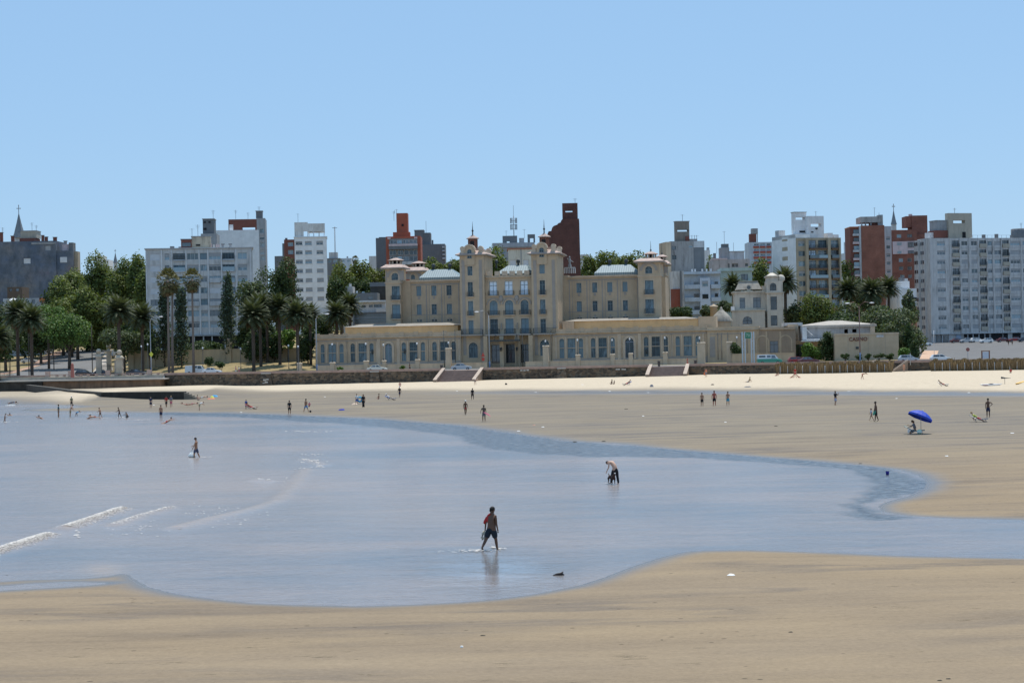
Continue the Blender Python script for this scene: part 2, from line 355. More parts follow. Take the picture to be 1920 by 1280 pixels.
# foam on the crests and splashes
FOAM = mat('foam', (.66, .62, .57), .8, .2, 3)
V = []; Fc = []
def fleck(x, y, z, r, el=1.6):
    b0 = len(V); k = 5; a0 = random.random() * 6
    for i in range(k):
        a = a0 + i * 2 * math.pi / k; rr = r * random.uniform(.6, 1.2)
        V.append((x + el * rr * math.cos(a), y + rr * math.sin(a), z + random.uniform(0, .008)))
    V.append((x, y, z + .12 * r)); Fc.extend([(b0 + i, b0 + (i + 1) % k, b0 + k) for i in range(k)])
for ax, ay, bx, by, L, a in foam_pts:
    for _ in range(int(L * (240 if a > .9 else 75 * a + 2))):
        t = random.random(); s_ = random.gauss(0, .2 if a > .9 else .16) - (.15 if a > .9 else 0)
        nx, ny = -(by - ay) / L, (bx - ax) / L
        x = ax + t * (bx - ax) + nx * s_; y = ay + t * (by - ay) + ny * s_
        fleck(x, y, .02 + .13 * a * math.exp(-(s_ / .45) ** 2), random.uniform(.018, .055))
def scatter(px, py, sx, sy, k, r=.05):
    for _ in range(k):
        q = G(px + random.gauss(0, sx), py + random.gauss(0, sy), True); fleck(q.x, q.y, .03, random.uniform(.5, 1.2) * r)
scatter(583, 865, 10, 1.6, 60, .1); scatter(598, 873, 5, 2, 30, .1); scatter(566, 883, 7, 2.4, 40, .09); scatter(494, 900, 6, 1.2, 34, .09); scatter(582, 852, 12, 1, 16, .09); scatter(545, 905, 8, 6, 34, .07)
scatter(570, 809, 26, .5, 20, .11); scatter(902, 1032, 16, 1.1, 90, .045); scatter(940, 1029, 6, .8, 26, .04); scatter(926, 1027, 2.2, 1.0, 22, .045); scatter(865, 1034, 20, 1, 24, .04)
scatter(384, 857, 7, .5, 22, .06); scatter(430, 962, 40, 9, 60, .05); scatter(250, 990, 40, 8, 40, .05); scatter(1142, 907, 3, .4, 10, .05); scatter(145, 1003, 2, 4, 20, .06)
scatter(190, 784, 8, .4, 14, .1); scatter(228, 783, 8, .4, 14, .1); scatter(10, 791, 8, .5, 16, .1); scatter(265, 787, 12, .4, 12, .1)
me = bpy.data.meshes.new('sea_foam'); me.from_pydata(V, [], Fc); me.materials.append(FOAM)
tag(link('sea_foam', me), 'white foam on small breaking waves and splashes in the shallows', 'foam', kind='stuff')
# ================================================================ land behind the sea wall
m, n, b = nodes('lawn_ground'); LAND = m
v = noise(n, mapped(n, (.15, .15, .15)), 1, 6, .65)
n.links.new(ramp(n, v, [(.3, (.12, .11, .045)), (.5, (.27, .205, .095)), (.7, (.38, .28, .125))]), b.inputs['Base Color']); b.inputs['Roughness'].default_value = .95
ASPH = mat('asphalt', (.19, .188, .185), .9, .08, .3, spec=.08)
PAVE = mat('promenade_paving', (.42, .31, .25), .85, .12, .5)
BRK = mat('brick_paving', (.42, .27, .20), .9, .12, .7)
WALK = mat('pale_paving', (.40, .36, .31), .85, .1, .4)
CONC = mat('concrete', (.34, .32, .28), .85, .15, .7, streak=.5)
KERB = mat('kerb_stone', (.45, .43, .40), .85, .1)
PAINTW = mat('white_road_paint', (.7, .7, .68), .7, .1)
def strip(name, t0, t1, z0, mt, X0=-400, X1=400, z1=None, kind='structure'):
    xs = np.arange(X0, X1 + 1, 4.0); ts = np.array([t0, t1])
    XX, TT = np.meshgrid(xs, ts); YY = wallD(XX) + TT
    return tag(link(name, grid_mesh(name, XX, YY, XX * 0 + z0, [mt])), kind=kind)
xs = np.concatenate([np.linspace(-3000, -410, 14), np.arange(-400, 401, 8.0), np.linspace(420, 3000, 14)])
ts = np.concatenate([[.3, 10, 20], np.arange(24, 320, 8.0), [400, 700, 1200, 2500, 6000]])
XX, TT = np.meshgrid(xs, ts); YY = wallD(XX) + TT
tag(link('land_ground', grid_mesh('land_ground', XX, YY, landz(XX, YY), [LAND])), kind='structure')
strip('promenade', .3, 5.5, 2.98, PAVE); strip('coastal_road', 5.6, 19, 2.85, ASPH); strip('sidewalk', 19.1, 22.5, 2.97, WALK)
mb = MB()
for t, z1 in ((5.5, 2.975), (19.0, 2.965)):
    for x in np.arange(-300, 300, 10.0):
        mb.add([(x, wallD(x) + t, 2.8), (x + 10, wallD(x + 10) + t, 2.8), (x + 10, wallD(x + 10) + t + .12, 2.8), (x, wallD(x) + t + .12, 2.8),
                (x, wallD(x) + t, z1), (x + 10, wallD(x + 10) + t, z1), (x + 10, wallD(x + 10) + t + .12, z1), (x, wallD(x) + t + .12, z1)], [(4, 5, 6, 7), (0, 1, 5, 4), (3, 7, 6, 2)])
tag(mb.build('kerb', KERB), kind='structure')
mb = MB()
for x in np.arange(-200, 200, 8.0):
    y = float(wallD(x)) + 12.2; y2 = float(wallD(x + 3)) + 12.2
    mb.quad((x, y, 2.855), (x + 3, y2, 2.855), (x + 3, y2 + .15, 2.855), (x, y + .15, 2.855))
tag(mb.build('road_marking', PAINTW), kind='structure')
def drape(name, left, right, mt, dz, n=14):
    """sheet on the land between two outlines given as photo pixels"""
    def rs(pts):
        w_ = [GL(*p) for p in pts]; out = []
        for i in range(n + 1):
            t = i / n * (len(w_) - 1); k = min(int(t), len(w_) - 2); out.append(w_[k].lerp(w_[k + 1], t - k))
        return out
    A, B = rs(left), rs(right); XX = np.zeros((n + 1, 9)); YY = XX.copy(); ZZ = XX.copy()
    for i in range(n + 1):
        for j in range(9):
            q = A[i].lerp(B[i], j / 8); XX[i, j], YY[i, j] = q.x, q.y; ZZ[i, j] = float(landz(q.x, q.y)) + dz
    return tag(link(name, grid_mesh(name, XX, YY, ZZ, [mt])), kind='structure')
drape('side_street', [(-40, 704), (20, 702), (75, 686), (118, 663), (126, 657)], [(170, 704), (175, 694), (186, 678), (196, 662), (202, 655)], ASPH, .03)
drape('brick_path', [(-80, 700), (10, 699), (55, 688), (80, 670), (100, 660)], [(-60, 703.5), (20, 701), (74, 685.6), (117, 662.6), (124, 658)], BRK, .05)
drape('street_pavement', [(172, 703), (177, 694), (188, 678), (198, 662)], [(210, 700), (212, 692), (205, 678), (206, 662)], WALK, .06)
xs_ = np.linspace(0, 1, 24); ts_ = np.linspace(0, 1, 30); XX, TT = np.meshgrid(xs_, ts_); YY = 385 + 260 * TT; XX = (ray(1716, 660)[0] / F) * YY + XX * 150; YY = np.maximum(YY, wallD(XX) + 22.6)
tag(link('plaza_paving', grid_mesh('plaza_paving', XX, YY, landz(XX, YY) + .06, [mat('plaza_concrete', (.17, .167, .164), .9, .12, .25, spec=.08)])), kind='structure')
drape('orange_paving', [(1724, 674), (1728, 666), (1731, 658)], [(1754, 674), (1757, 666), (1760, 658)], mat('orange_paving', (.55, .36, .24), .85, .1), .11, 6)
# ---------------------------------------------------------------- the sea wall
m, n, b = nodes('rubble_stone'); RUB = m
tc = mapped(n, (1.4, 1.4, 2.6)); vo = N(n, 'ShaderNodeTexVoronoi'); n.links.new(tc, vo.inputs['Vector']); vo.inputs['Scale'].default_value = 1
cell = N(n, 'ShaderNodeSeparateColor'); n.links.new(vo.outputs['Color'], cell.inputs[0])
ve = N(n, 'ShaderNodeTexVoronoi', feature='DISTANCE_TO_EDGE'); n.links.new(tc, ve.inputs['Vector']); ve.inputs['Scale'].default_value = 1
stc = ramp(n, cell.outputs[0], [(0, (.045, .037, .03)), (.4, (.085, .066, .05)), (.7, (.14, .095, .062)), (1, (.19, .15, .11))])
v = noise(n, mapped(n, (.08, .08, .3)), 1, 5, .6)
stc = mix(n, .8, stc, ramp(n, v, [(.35, (.55, .58, .6)), (.65, (1.35, 1.2, 1.0))]), 'MULTIPLY')
stc = mix(n, ramp(n, ve.outputs['Distance'], [(.02, (1,) * 3), (.07, (0,) * 3)]), stc, (.10, .09, .07))
n.links.new(stc, b.inputs['Base Color']); b.inputs['Roughness'].default_value = .9; bump(n, b, ve.outputs['Distance'], .15, .6)
CAP = mat('pink_granite_cap', (.36, .25, .205), .8, .15, .8, streak=.3)
BROWNW = mat('brown_stained_wall', (.21, .13, .08), .9, .35, .4, streak=.8, stain=(.06, .05, .04))
ST1 = (827, 906); ST2 = (1217, 1292)
def Xw(px): 
    X = ray(px, 690)[0] * 385 / F
    for _ in range(5): X = ray(px, 690)[0] * float(wallD(X)) / F
    return X
def wall_run(x0, x1, parts, mb, m=0, off=0.0):
    xs = list(np.arange(x0, x1, 6.0)) + [x1]
    for a, c in zip(xs[:-1], xs[1:]):
        ya, yc = float(wallD(a)) + off, float(wallD(c)) + off
        for (d0, d1, z0, z1) in parts:
            v_ = [(a, ya + d0, z0), (c, yc + d0, z0), (c, yc + d1, z0), (a, ya + d1, z0), (a, ya + d0, z1), (c, yc + d0, z1), (c, yc + d1, z1), (a, ya + d1, z1)]
            mb.add(v_, [(0, 3, 2, 1), (4, 5, 6, 7), (0, 1, 5, 4), (2, 3, 7, 6)] + ([(3, 0, 4, 7)] if a == xs[0] else []) + ([(1, 2, 6, 5)] if c == xs[-1] else []), m)
root = empty('sea_wall', (0, float(wallD(0)), 0), 0, 'long dark rubble stone sea wall with pinkish coping behind the beach', 'sea wall')
def rel(mb): mb.v = [(x, y - root.location.y, z) for x, y, z in mb.v]; return mb
runs = [(Xw(308), Xw(ST1[0])), (Xw(ST1[1]), Xw(ST2[0])), (Xw(ST2[1]), 420.0)]
mb = MB()
for a, c in runs: wall_run(a, c, [(-.3, .45, -.6, 2.95)], mb)
rel(mb).build('masonry', RUB, root)
mb = MB()
for a, c in runs: wall_run(a, c, [(-.38, .5, 2.953, 3.42)], mb)
rel(mb).build('coping', CAP, root)
for px0, px1 in ((487, 512), (691, 714), (1041, 1064)):   # battered buttresses with pale caps
    a, c = Xw(px0), Xw(px1); y = float(wallD((a + c) / 2)) - root.location.y; z0 = ground((a + c) / 2, y + root.location.y - 3) - .5; mb = MB()
    i = (c - a) * .2; v_ = [(a, y - 1.5, z0), (c, y - 1.5, z0), (c, y - .31, z0), (a, y - .31, z0), (a + i, y - .75, 2.9), (c - i, y - .75, 2.9), (c - i, y - .31, 2.9), (a + i, y - .31, 2.9)]
    mb.add(v_, [(0, 1, 5, 4), (1, 2, 6, 5), (3, 0, 4, 7), (4, 5, 6, 7)]); o = mb.build('buttress', RUB, root)
    mb = MB(); mb.box(a + i - .15, c - i + .15, y - .9, y - .39, 2.905, 3.1); mb.build('cap', KERB, o)
GRAF = mat('white_graffiti', (.42, .41, .38), .8)
def text(name, body, size, mt, parent, loc, rz=0, ext=.01, align='CENTER'):
    cu = bpy.data.curves.new(name, 'FONT'); cu.body = body; cu.size = size; cu.extrude = ext; cu.align_x = align; cu.align_y = 'CENTER'; cu.resolution_u = 2
    cu.materials.append(mt); o = bpy.data.objects.new(name, cu); col.objects.link(o); o.parent = parent; o.location = loc; me = bpy.data.meshes.new_from_object(o); bpy.data.objects.remove(o)
    return link(name, me, parent, loc, (R(90), 0, rz))
for px, py, s_ in ((1157, 692, .28), (1161, 692, .28), (1168, 692, .28), (1172, 692, .28), (984, 694, .3), (978, 694, .3), (990, 693.5, .3), (497, 712, .4), (500, 716, .4), (495, 718, .3), (502, 711, .3)):
    X = Xw(px); D = float(wallD(X)) - .33 - (1.15 if px < 520 else 0); q = P(px, py, D); mb = MB()
    mb.box(q.x - s_, q.x + s_ * .6, q.y - .012 - root.location.y, q.y - root.location.y, q.z - s_ * .5, q.z + s_ * .35); mb.build('graffiti_mark', GRAF, root)
# beach stairs through the wall
STONE = mat('pinkish_stone_step', (.30, .215, .175), .85, .18, 1.2, streak=.3); CHK = mat('stair_cheek_stone', (.47, .37, .29), .8, .12)
def stairs(pa, pb, pyb, label):
    a, c = Xw(pa), Xw(pb); y = float(wallD((a + c) / 2)); rt = empty('beach_stairs', ((a + c) / 2, y, 0), math.atan2(float(wallD(c) - wallD(a)), c - a), label, 'stairs')
    w_ = (c - a) / 2; L = 5.0; zb = ground((a + c) / 2, y - L) - .25; n_ = 14; mb = MB()
    for i in range(n_):
        z1 = zb + (2.98 - zb) * (i + 1) / n_; y0 = -L + (L + .3) * i / n_
        mb.box(-w_ + .5, w_ - .5, y0, .5, z1 - (2.98 - zb) / n_, z1)
    mb.build('steps', STONE, rt)
    for s_ in (-1, 1):
        x0, x1 = (-w_ - .1, -w_ + .497) if s_ < 0 else (w_ - .497, w_ + .1)
        mb = MB(); v_ = [(x0, -L - .4, zb - .3), (x1, -L - .4, zb - .3), (x1, .5, zb - .3), (x0, .5, zb - .3), (x0, -L - .4, zb + .55), (x1, -L - .4, zb + .55), (x1, .5, 3.35), (x0, .5, 3.35)]
        mb.add(v_, [(0, 1, 5, 4), (1, 2, 6, 5), (2, 3, 7, 6), (3, 0, 4, 7)]); o = mb.build('side_wall', mat('stair_side_stone', (.30, .22, .16), .85, .2, 1), rt)
        mb = MB(); v_ = [(x0 - .06, -L - .5, zb + .552), (x1 + .06, -L - .5, zb + .552), (x1 + .06, .55, 3.352), (x0 - .06, .55, 3.352), (x0 - .06, -L - .5, zb + .7), (x1 + .06, -L - .5, zb + .7), (x1 + .06, .55, 3.5), (x0 - .06, .55, 3.5)]
        mb.add(v_, [(0, 1, 5, 4), (1, 2, 6, 5), (2, 3, 7, 6), (3, 0, 4, 7), (4, 5, 6, 7)]); mb.build('coping', CHK, o)
    return rt
stairs(*ST1, 719, 'wide stone stairs down to the sand below the left tower of the hotel')
stairs(*ST2, 706, 'wide stone stairs down to the sand right of the graffiti marks')
# left bulwark, lower quay in front of the promenade
rt = empty('quay_wall', (Xw(150), float(wallD(Xw(150))) - 6, 0), 0, 'brown stained quay wall with a pale concrete ledge at the left end of the beach', 'quay wall')
def rq(mb): mb.v = [(x - rt.location.x, y - rt.location.y, z) for x, y, z in mb.v]; return mb
mb = MB(); wall_run(Xw(93), Xw(310), [(-6, .4, -.8, 2.12)], mb); rq(mb).build('brown_facing', BROWNW, rt)
mb = MB(); wall_run(-420, Xw(92), [(-6.3, .4, -.8, 2.12)], mb); rq(mb).build('dark_facing', mat('dark_wet_stone', (.045, .038, .03), .85, .4, .8), rt)
mb = MB(); wall_run(-420, Xw(318), [(-6.6, .4, 2.125, 2.38)], mb); rq(mb).build('ledge', WALK, rt)
mb = MB(); wall_run(-420, Xw(306), [(-1.2, -.6, 2.385, 2.78)], mb); rq(mb).build('low_curb', CONC, rt)
mb = MB(); wall_run(-420, Xw(306), [(-.5, .42, 2.385, 3.0)], mb); rq(mb).build('backing', mat('sandy_band', (.5, .42, .3), .9), rt)
# promenade balustrade with square pillars and short blocks, left part
rt = empty('promenade_balustrade', (Xw(150), float(wallD(Xw(150))), 3.0), 0, 'low pink balustrade with square pillars along the promenade at the left', 'balustrade')
def rq2(mb): mb.v = [(x - rt.location.x, y - rt.location.y, z - 3.0) for x, y, z in mb.v]; return mb
mb = MB(); wall_run(Xw(92), Xw(306), [(0, .35, 3.36, 3.52)], mb); rq2(mb).build('rail', CAP, rt)
mb = MB(); wall_run(-420, Xw(85), [(0, .35, 3.002, 3.4)], mb); rq2(mb).build('low_wall', CAP, rt)
PIL = mat('pink_pillar', (.47, .34, .28), .85, .12)
for px in (89, 132, 202, 280, -40, -160):
    X = Xw(px); y = float(wallD(X)); mb = MB(); mb.box(X - .48, X + .48, y - .25, y + .6, 2.39, 4.0); mb.box(X - .53, X + .53, y - .3, y + .65, 4.0, 4.16); rq2(mb).build('pillar', PIL, rt)
for px in (106, 120, 151, 165, 180, 218, 232, 248, 263, 296):
    X = Xw(px); y = float(wallD(X)); mb = MB(); mb.box(X - .3, X + .3, y + .03, y + .32, 3.0, 3.36); rq2(mb).build('block', PIL, rt)
# slipway wall on the sand
DK = mat('black_seaweed_stone', (.035, .03, .024), .8, .4, .8)
rt = empty('slipway_wall', (G(270, 752).x, 310, 0), 0, 'low black stone slipway wall with steps at its right end on the sand', 'jetty')
base = [poly_world([p], .0)[0] for p in ((40, 733), (90, 740), (130, 747), (190, 752.5), (345, 751.5))]
mb = MB(); top = MB()
for (x0, y0), (x1, y1) in zip(base[:-1], base[1:]):
    z1 = 1.42
    v_ = [(x0, y0, -.5), (x1, y1, -.5), (x1, y1 + 2.5, -.5), (x0, y0 + 2.5, -.5), (x0, y0, z1), (x1, y1, z1), (x1, y1 + 2.5, z1), (x0, y0 + 2.5, z1)]
    mb.add([(x - rt.location.x, y - 310, z) for x, y, z in v_], [(0, 1, 5, 4), (1, 2, 6, 5), (2, 3, 7, 6), (3, 0, 4, 7)])
    v_ = [(x0, y0 - .05, z1 + .003), (x1, y1 - .05, z1 + .003), (x1, y1 + 2.55, z1 + .003), (x0, y0 + 2.55, z1 + .003)]; v_ += [(x, y, z + .08) for x, y, z in v_]
    top.add([(x - rt.location.x, y - 310, z) for x, y, z in v_], [(0, 1, 5, 4), (1, 2, 6, 5), (2, 3, 7, 6), (3, 0, 4, 7), (4, 5, 6, 7)])
mb.build('wall', DK, rt); top.build('coping', mat('weathered_coping', (.10, .09, .075), .85, .3), rt)
x1, y1 = base[-1]; xe = poly_world([(371, 751)], 0)[0][0]; mb = MB()
for i in range(5): mb.box(x1 + (xe - x1) * i / 5 - rt.location.x + .002, x1 + (xe - x1) * (i + 1) / 5 - rt.location.x, y1 - 310, y1 - 307.5, -.5, 1.42 * (5 - i) / 6 + .1)
mb.build('steps', mat('step_stone', (.16, .14, .11), .85, .3), rt)
# ================================================================ buildings
class Fr:
    """facade frame: photo pixel <-> local coordinates (x along the facade, y back, z up) of a building"""
    def __init__(s, pxc, D, yaw=0, zb=None, py=560, name='building', label=None, cat='building', group=None):
        s.D = D; s.c, s.s = math.cos(R(yaw)), math.sin(R(yaw)); s.pxc = pxc; s.py = py
        s.X0 = ray(pxc, py)[0] * D / F
        s.zb = float(landz(s.X0, D)) - .6 if zb is None else zb
        s.root = empty(name, (s.X0, D, s.zb), -R(yaw), label, cat, group)
    def U(s, px, v=0, py=None):
        k = ray(px, s.py if py is None else py)[0] / F
        return (k * (s.D + v * s.c) - s.X0 - v * s.s) / (s.c + k * s.s)
    def Z(s, py, px=None, v=0):
        px = s.pxc if px is None else px
        u = s.U(px, v, py); return CH + ray(px, py)[1] * (s.D - u * s.s + v * s.c) / F - s.zb
GLS = glassmat('window_glass', (.09, .135, .16)); GLD = glassmat('dark_window_glass', (.035, .045, .055)); GLH = glassmat('teal_window_glass', (.05, .085, .105), .18, 0, .45)
GLB = glassmat('curtained_window_glass', (.30, .36, .42), .2, 0, .5)
FRW = mat('white_window_frame', (.55, .56, .56), .6, .05); FRD = mat('dark_window_frame', (.06, .065, .07), .6); FRT = mat('teal_window_frame', (.15, .21, .24), .6, .1)
BLD = mat('grey_roller_blind', (.36, .37, .38), .7, .1); BLW = mat('white_roller_blind', (.62, .63, .65), .7, .08); INT = mat('painted_interior_shade', (.02, .02, .022), .9)  # INT: near-black colour standing in for the shade inside openings
WCACHE = {}
def winmesh(w, h, style, arch):
    """frame (0), glass (1), blind (2); origin at the bottom left corner of the opening, y = distance behind the wall face"""
    k = (round(w, 1), round(h, 1), style, arch)
    if k in WCACHE: return WCACHE[k]
    w, h = k[0] + .04, k[1] + .04; mb = MB(); f = .07; y = .2
    glass, frame, bl = GLS, FRW, BLD
    if style in ('hotel', 'hotelb', 'french'): glass, frame = (GLB if style == 'hotelb' else GLH), FRT; f = .09
    if style == 'dark': glass, frame = GLD, FRD
    if style in ('dim', 'dimblind'): glass = GLD
    if style == 'blindw': bl = BLW
    mb.box(0, w, y + .04, y + .06, 0, h, 1)
    mb.box(0, w, y - .03, y + .03, 0, f, 0); mb.box(0, w, y - .03, y + .03, h - f, h, 0)
    mb.box(0, f, y - .03, y + .03, f, h - f, 0); mb.box(w - f, w, y - .03, y + .03, f, h - f, 0)
    nv = max(1, int(round(w / 1.1))) if style not in ('hotel', 'hotelb', 'french') else max(2, int(round(w / .8)))
    for i in range(1, nv): x = w * i / nv; mb.box(x - .04, x + .04, y - .025, y + .035, f, h - f, 0)
    if h > 2: mb.box(f, w - f, y - .028, y + .038, h * .7 - .05, h * .7 + .05, 0)
    if style in ('blind', 'blindw', 'dimblind', 'half'):
        fr = {'blind': .97, 'blindw': .97, 'dimblind': .35, 'half': .5}[style]
        mb.box(.02, w - .02, y - .07, y - .035, h * (1 - fr), h - .01, 2)
    me = mb.mesh('window', [frame, glass, bl]); WCACHE[k] = me; return me
def facade(mb, x0, x1, z0, z1, ops, y=0.0, dep=.3, m=0, back=False):
    """wall face in the plane y with real recessed openings (a, b, c, d, arch)"""
    ops = [o for o in ops if o[0] > x0 and o[1] < x1 and o[2] > z0 and o[3] < z1]
    xs = sorted({x0, x1, *[o[0] for o in ops], *[o[1] for o in ops]}); zs = sorted({z0, z1, *[o[2] for o in ops], *[o[3] for o in ops]})
    b = len(mb.v); nx = len(xs)
    for z in zs:
        for x in xs: mb.v.append((x, y, z))
    for j in range(len(zs) - 1):
        zc = (zs[j] + zs[j + 1]) / 2; rowo = [o for o in ops if o[2] < zc < o[3]]
        for i in range(nx - 1):
            xc = (xs[i] + xs[i + 1]) / 2
            if any(o[0] < xc < o[1] for o in rowo): continue
            mb.f.append([b + j * nx + i, b + j * nx + i + 1, b + (j + 1) * nx + i + 1, b + (j + 1) * nx + i]); mb.m.append(m); mb.sm.append(False)
    for a, c, d, e, ar in ops:
        mb.quad((a, y, d), (a, y, e), (a, y + dep, e), (a, y + dep, d), m); mb.quad((c, y, d), (c, y + dep, d), (c, y + dep, e), (c, y, e), m)
        mb.quad((a, y, d), (a, y + dep, d), (c, y + dep, d), (c, y, d), m)
        if not ar: mb.quad((a, y, e), (c, y, e), (c, y + dep, e), (a, y + dep, e), m)
        else:
            r = (c - a) / 2; zc = e - r; mx = (a + c) / 2; P_ = [(mx - r * math.cos(math.pi * k / 10), zc + r * math.sin(math.pi * k / 10)) for k in range(11)]
            for k in range(10):
                p, q = P_[k], P_[k + 1]; cn = (a, e) if k < 5 else (c, e)
                mb.add([(cn[0], y, cn[1]), (p[0], y, p[1]), (q[0], y, q[1])], [(0, 1, 2)], m)
                mb.quad((p[0], y, p[1]), (p[0], y + dep, p[1]), (q[0], y + dep, q[1]), (q[0], y, q[1]), m)
def wall_block(mb, x0, x1, y0, y1, z0, z1, ops, side=None, m=0, roof=True, par=.5):
    """box with a front facade of openings; side = openings of the left face (given as distances along y)"""
    facade(mb, x0, x1, z0, z1, ops, y0, m=m)
    for X, sops in ((x0, side), (x1, None)):
        if sops and X == x0:
            t = MB(); facade(t, 0, y1 - y0, z0, z1, [(y1 - o[1], y1 - o[0], o[2], o[3], o[4]) for o in sops], 0)
            mb.add([(x0 + p[1], y1 - p[0], p[2]) for p in t.v], t.f, m)
        else: mb.quad((X, y0, z0), (X, y1, z0), (X, y1, z1), (X, y0, z1), m)
    mb.quad((x0, y1, z0), (x1, y1, z0), (x1, y1, z1), (x0, y1, z1), m)
    if roof:
        mb.quad((x0 + .2, y0 + .2, z1 - par), (x1 - .2, y0 + .2, z1 - par), (x1 - .2, y1 - .2, z1 - par), (x0 + .2, y1 - .2, z1 - par), m)
        for a, b_, c, d in ((x0, x1, y0, y0 + .2), (x0, x1, y1 - .2, y1), (x0, x0 + .2, y0 + .2, y1 - .2), (x1 - .2, x1, y0 + .2, y1 - .2)):
            mb.quad((a, c, z1), (b_, c, z1), (b_, d, z1), (a, d, z1), m)
        for pts in (((x0 + .2, y0 + .2), (x1 - .2, y0 + .2)), ((x0 + .2, y1 - .2), (x1 - .2, y1 - .2)), ((x0 + .2, y0 + .2), (x0 + .2, y1 - .2)), ((x1 - .2, y0 + .2), (x1 - .2, y1 - .2))):
            (a, b_), (c, d) = pts; mb.quad((a, b_, z1 - par), (c, d, z1 - par), (c, d, z1), (a, b_, z1), m)
def put_windows(parent, ops, styles, y=0.0):
    for i, (a, b_, c, d, ar) in enumerate(ops):
        st = styles[i % len(styles)] if isinstance(styles, (list, tuple)) else styles
        link('window', winmesh(b_ - a, d - c, st, ar), parent, (a - .02, y, c - .02))
IRON = mat('dark_iron_railing', (.05, .06, .065), .6)
def balcony(parent, a, b_, z, h=1.0, dep=.9, y=0.0, m=None, slab=.15, kind='bars', name='balcony'):
    mb = MB(); mb.box(a, b_, y - dep, y - .003, z - slab, z, 0)
    if kind == 'bars':
        n_ = max(4, int((b_ - a) / .22))
        for i in range(n_ + 1): x = a + (b_ - a) * i / n_; mb.box(x - .02, x + .02, y - dep, y - dep + .04, z, z + h, 1)
        for i in range(1, 4):
            for x in (a, b_): mb.box(x - .02, x + .02, y - dep + dep * i / 4, y - dep + dep * i / 4 + .04, z, z + h, 1)
        mb.box(a - .03, b_ + .03, y - dep - .02, y - dep + .05, z + h, z + h + .06, 1); mb.box(a - .03, b_ + .03, y - dep - .015, y - dep + .045, z + .08, z + .13, 1)
    else:
        mb.box(a, b_, y - dep, y - dep + .1, z, z + h, 1)
        for x in (a, b_): mb.box(x - .05, x + .05, y - dep + .1, y - .003, z, z + h, 1)
    mats = [m or WALK, IRON if kind == 'bars' else (m or WALK)]
    if kind == 'glass': mats[1] = GLS
    return mb.build(name, mats, parent)
# palettes
M_ = lambda nm, c, st=.35, **k: mat(nm, c, .85, .1, .5, streak=st, **k)
WHT = M_('white_painted_plaster', (.72, .72, .72), .25); WHT2 = M_('clean_white_plaster', (.80, .80, .79), .08)
GRY = M_('grey_plaster', (.34, .35, .36), .6); DGR = M_('dark_grey_concrete', (.17, .18, .19), .5); LGR = M_('pale_grey_plaster', (.52, .53, .54), .55)
CRM = M_('stained_cream_plaster', (.52, .45, .34), .8); TAN = M_('tan_plaster', (.43, .36, .26), .4); RED = M_('red_oxide_plaster', (.40, .105, .06), .25)
BRD = M_('dark_red_brown', (.20, .075, .055), .25); RBR = brickmat('red_brick', (.27, .095, .065), (.22, .075, .05), (.26, .15, .11)); DBR = brickmat('dark_red_brick', (.145, .055, .042), (.11, .042, .035), (.14, .08, .065))
PNK = M_('pale_pink_plaster', (.62, .50, .50), .3); BLU = M_('pale_blue_plaster', (.50, .56, .62), .35); GRN = M_('pale_green_plaster', (.42, .50, .46), .35); BEI = M_('beige_concrete', (.46, .41, .33), .4)
ANT = mat('antenna_metal', (.22, .23, .25), .5)
def tank(fr, px0, px1, yt, yb, mt, v0=2, v1=7, name='water_tank', opening=None, parent=None, cap=None):
    """roof-top volume in photo pixels, with an optional see-through slot"""
    a, b_ = fr.U(px0, v0), fr.U(px1, v0); c, d = fr.Z(yb, v=v0), fr.Z(yt, v=v0); mb = MB()
    if opening:
        v1 = min(v1, v0 + 2.0); oa, ob, oc, od = fr.U(opening[0], v0), fr.U(opening[1], v0), fr.Z(opening[3], v=v0), fr.Z(opening[2], v=v0)
        mb.box(a, b_, v0, v1, c, oc); mb.box(a, b_, v0, v1, od, d)
        mb.box(a, oa, v0, v1, oc, od); mb.box(ob, b_, v0, v1, oc, od)
    else: mb.box(a, b_, v0, v1, c, d)
    o = mb.build(name, mt, parent or fr.root)
    if cap: k = MB(); k.box(a - .15, b_ + .15, v0 - .15, v1 + .15, d + .002, d + .2); k.build('cap', cap, o)
    return o
def antenna(fr, px, yt, yb, v=4, arms=3, name='antenna', th=.05, parent=None):
    x = fr.U(px, v); z0, z1 = fr.Z(yb, v=v), fr.Z(yt, v=v); mb = MB(); mb.box(x - th, x + th, v - th, v + th, z0, z1)
    for i in range(arms): z = z1 - .25 - i * .35; mb.box(x - .6 + i * .12, x + .6 - i * .12, v - th / 2, v + th / 2, z, z + .04)
    return mb.build(name, ANT, parent or fr.root)
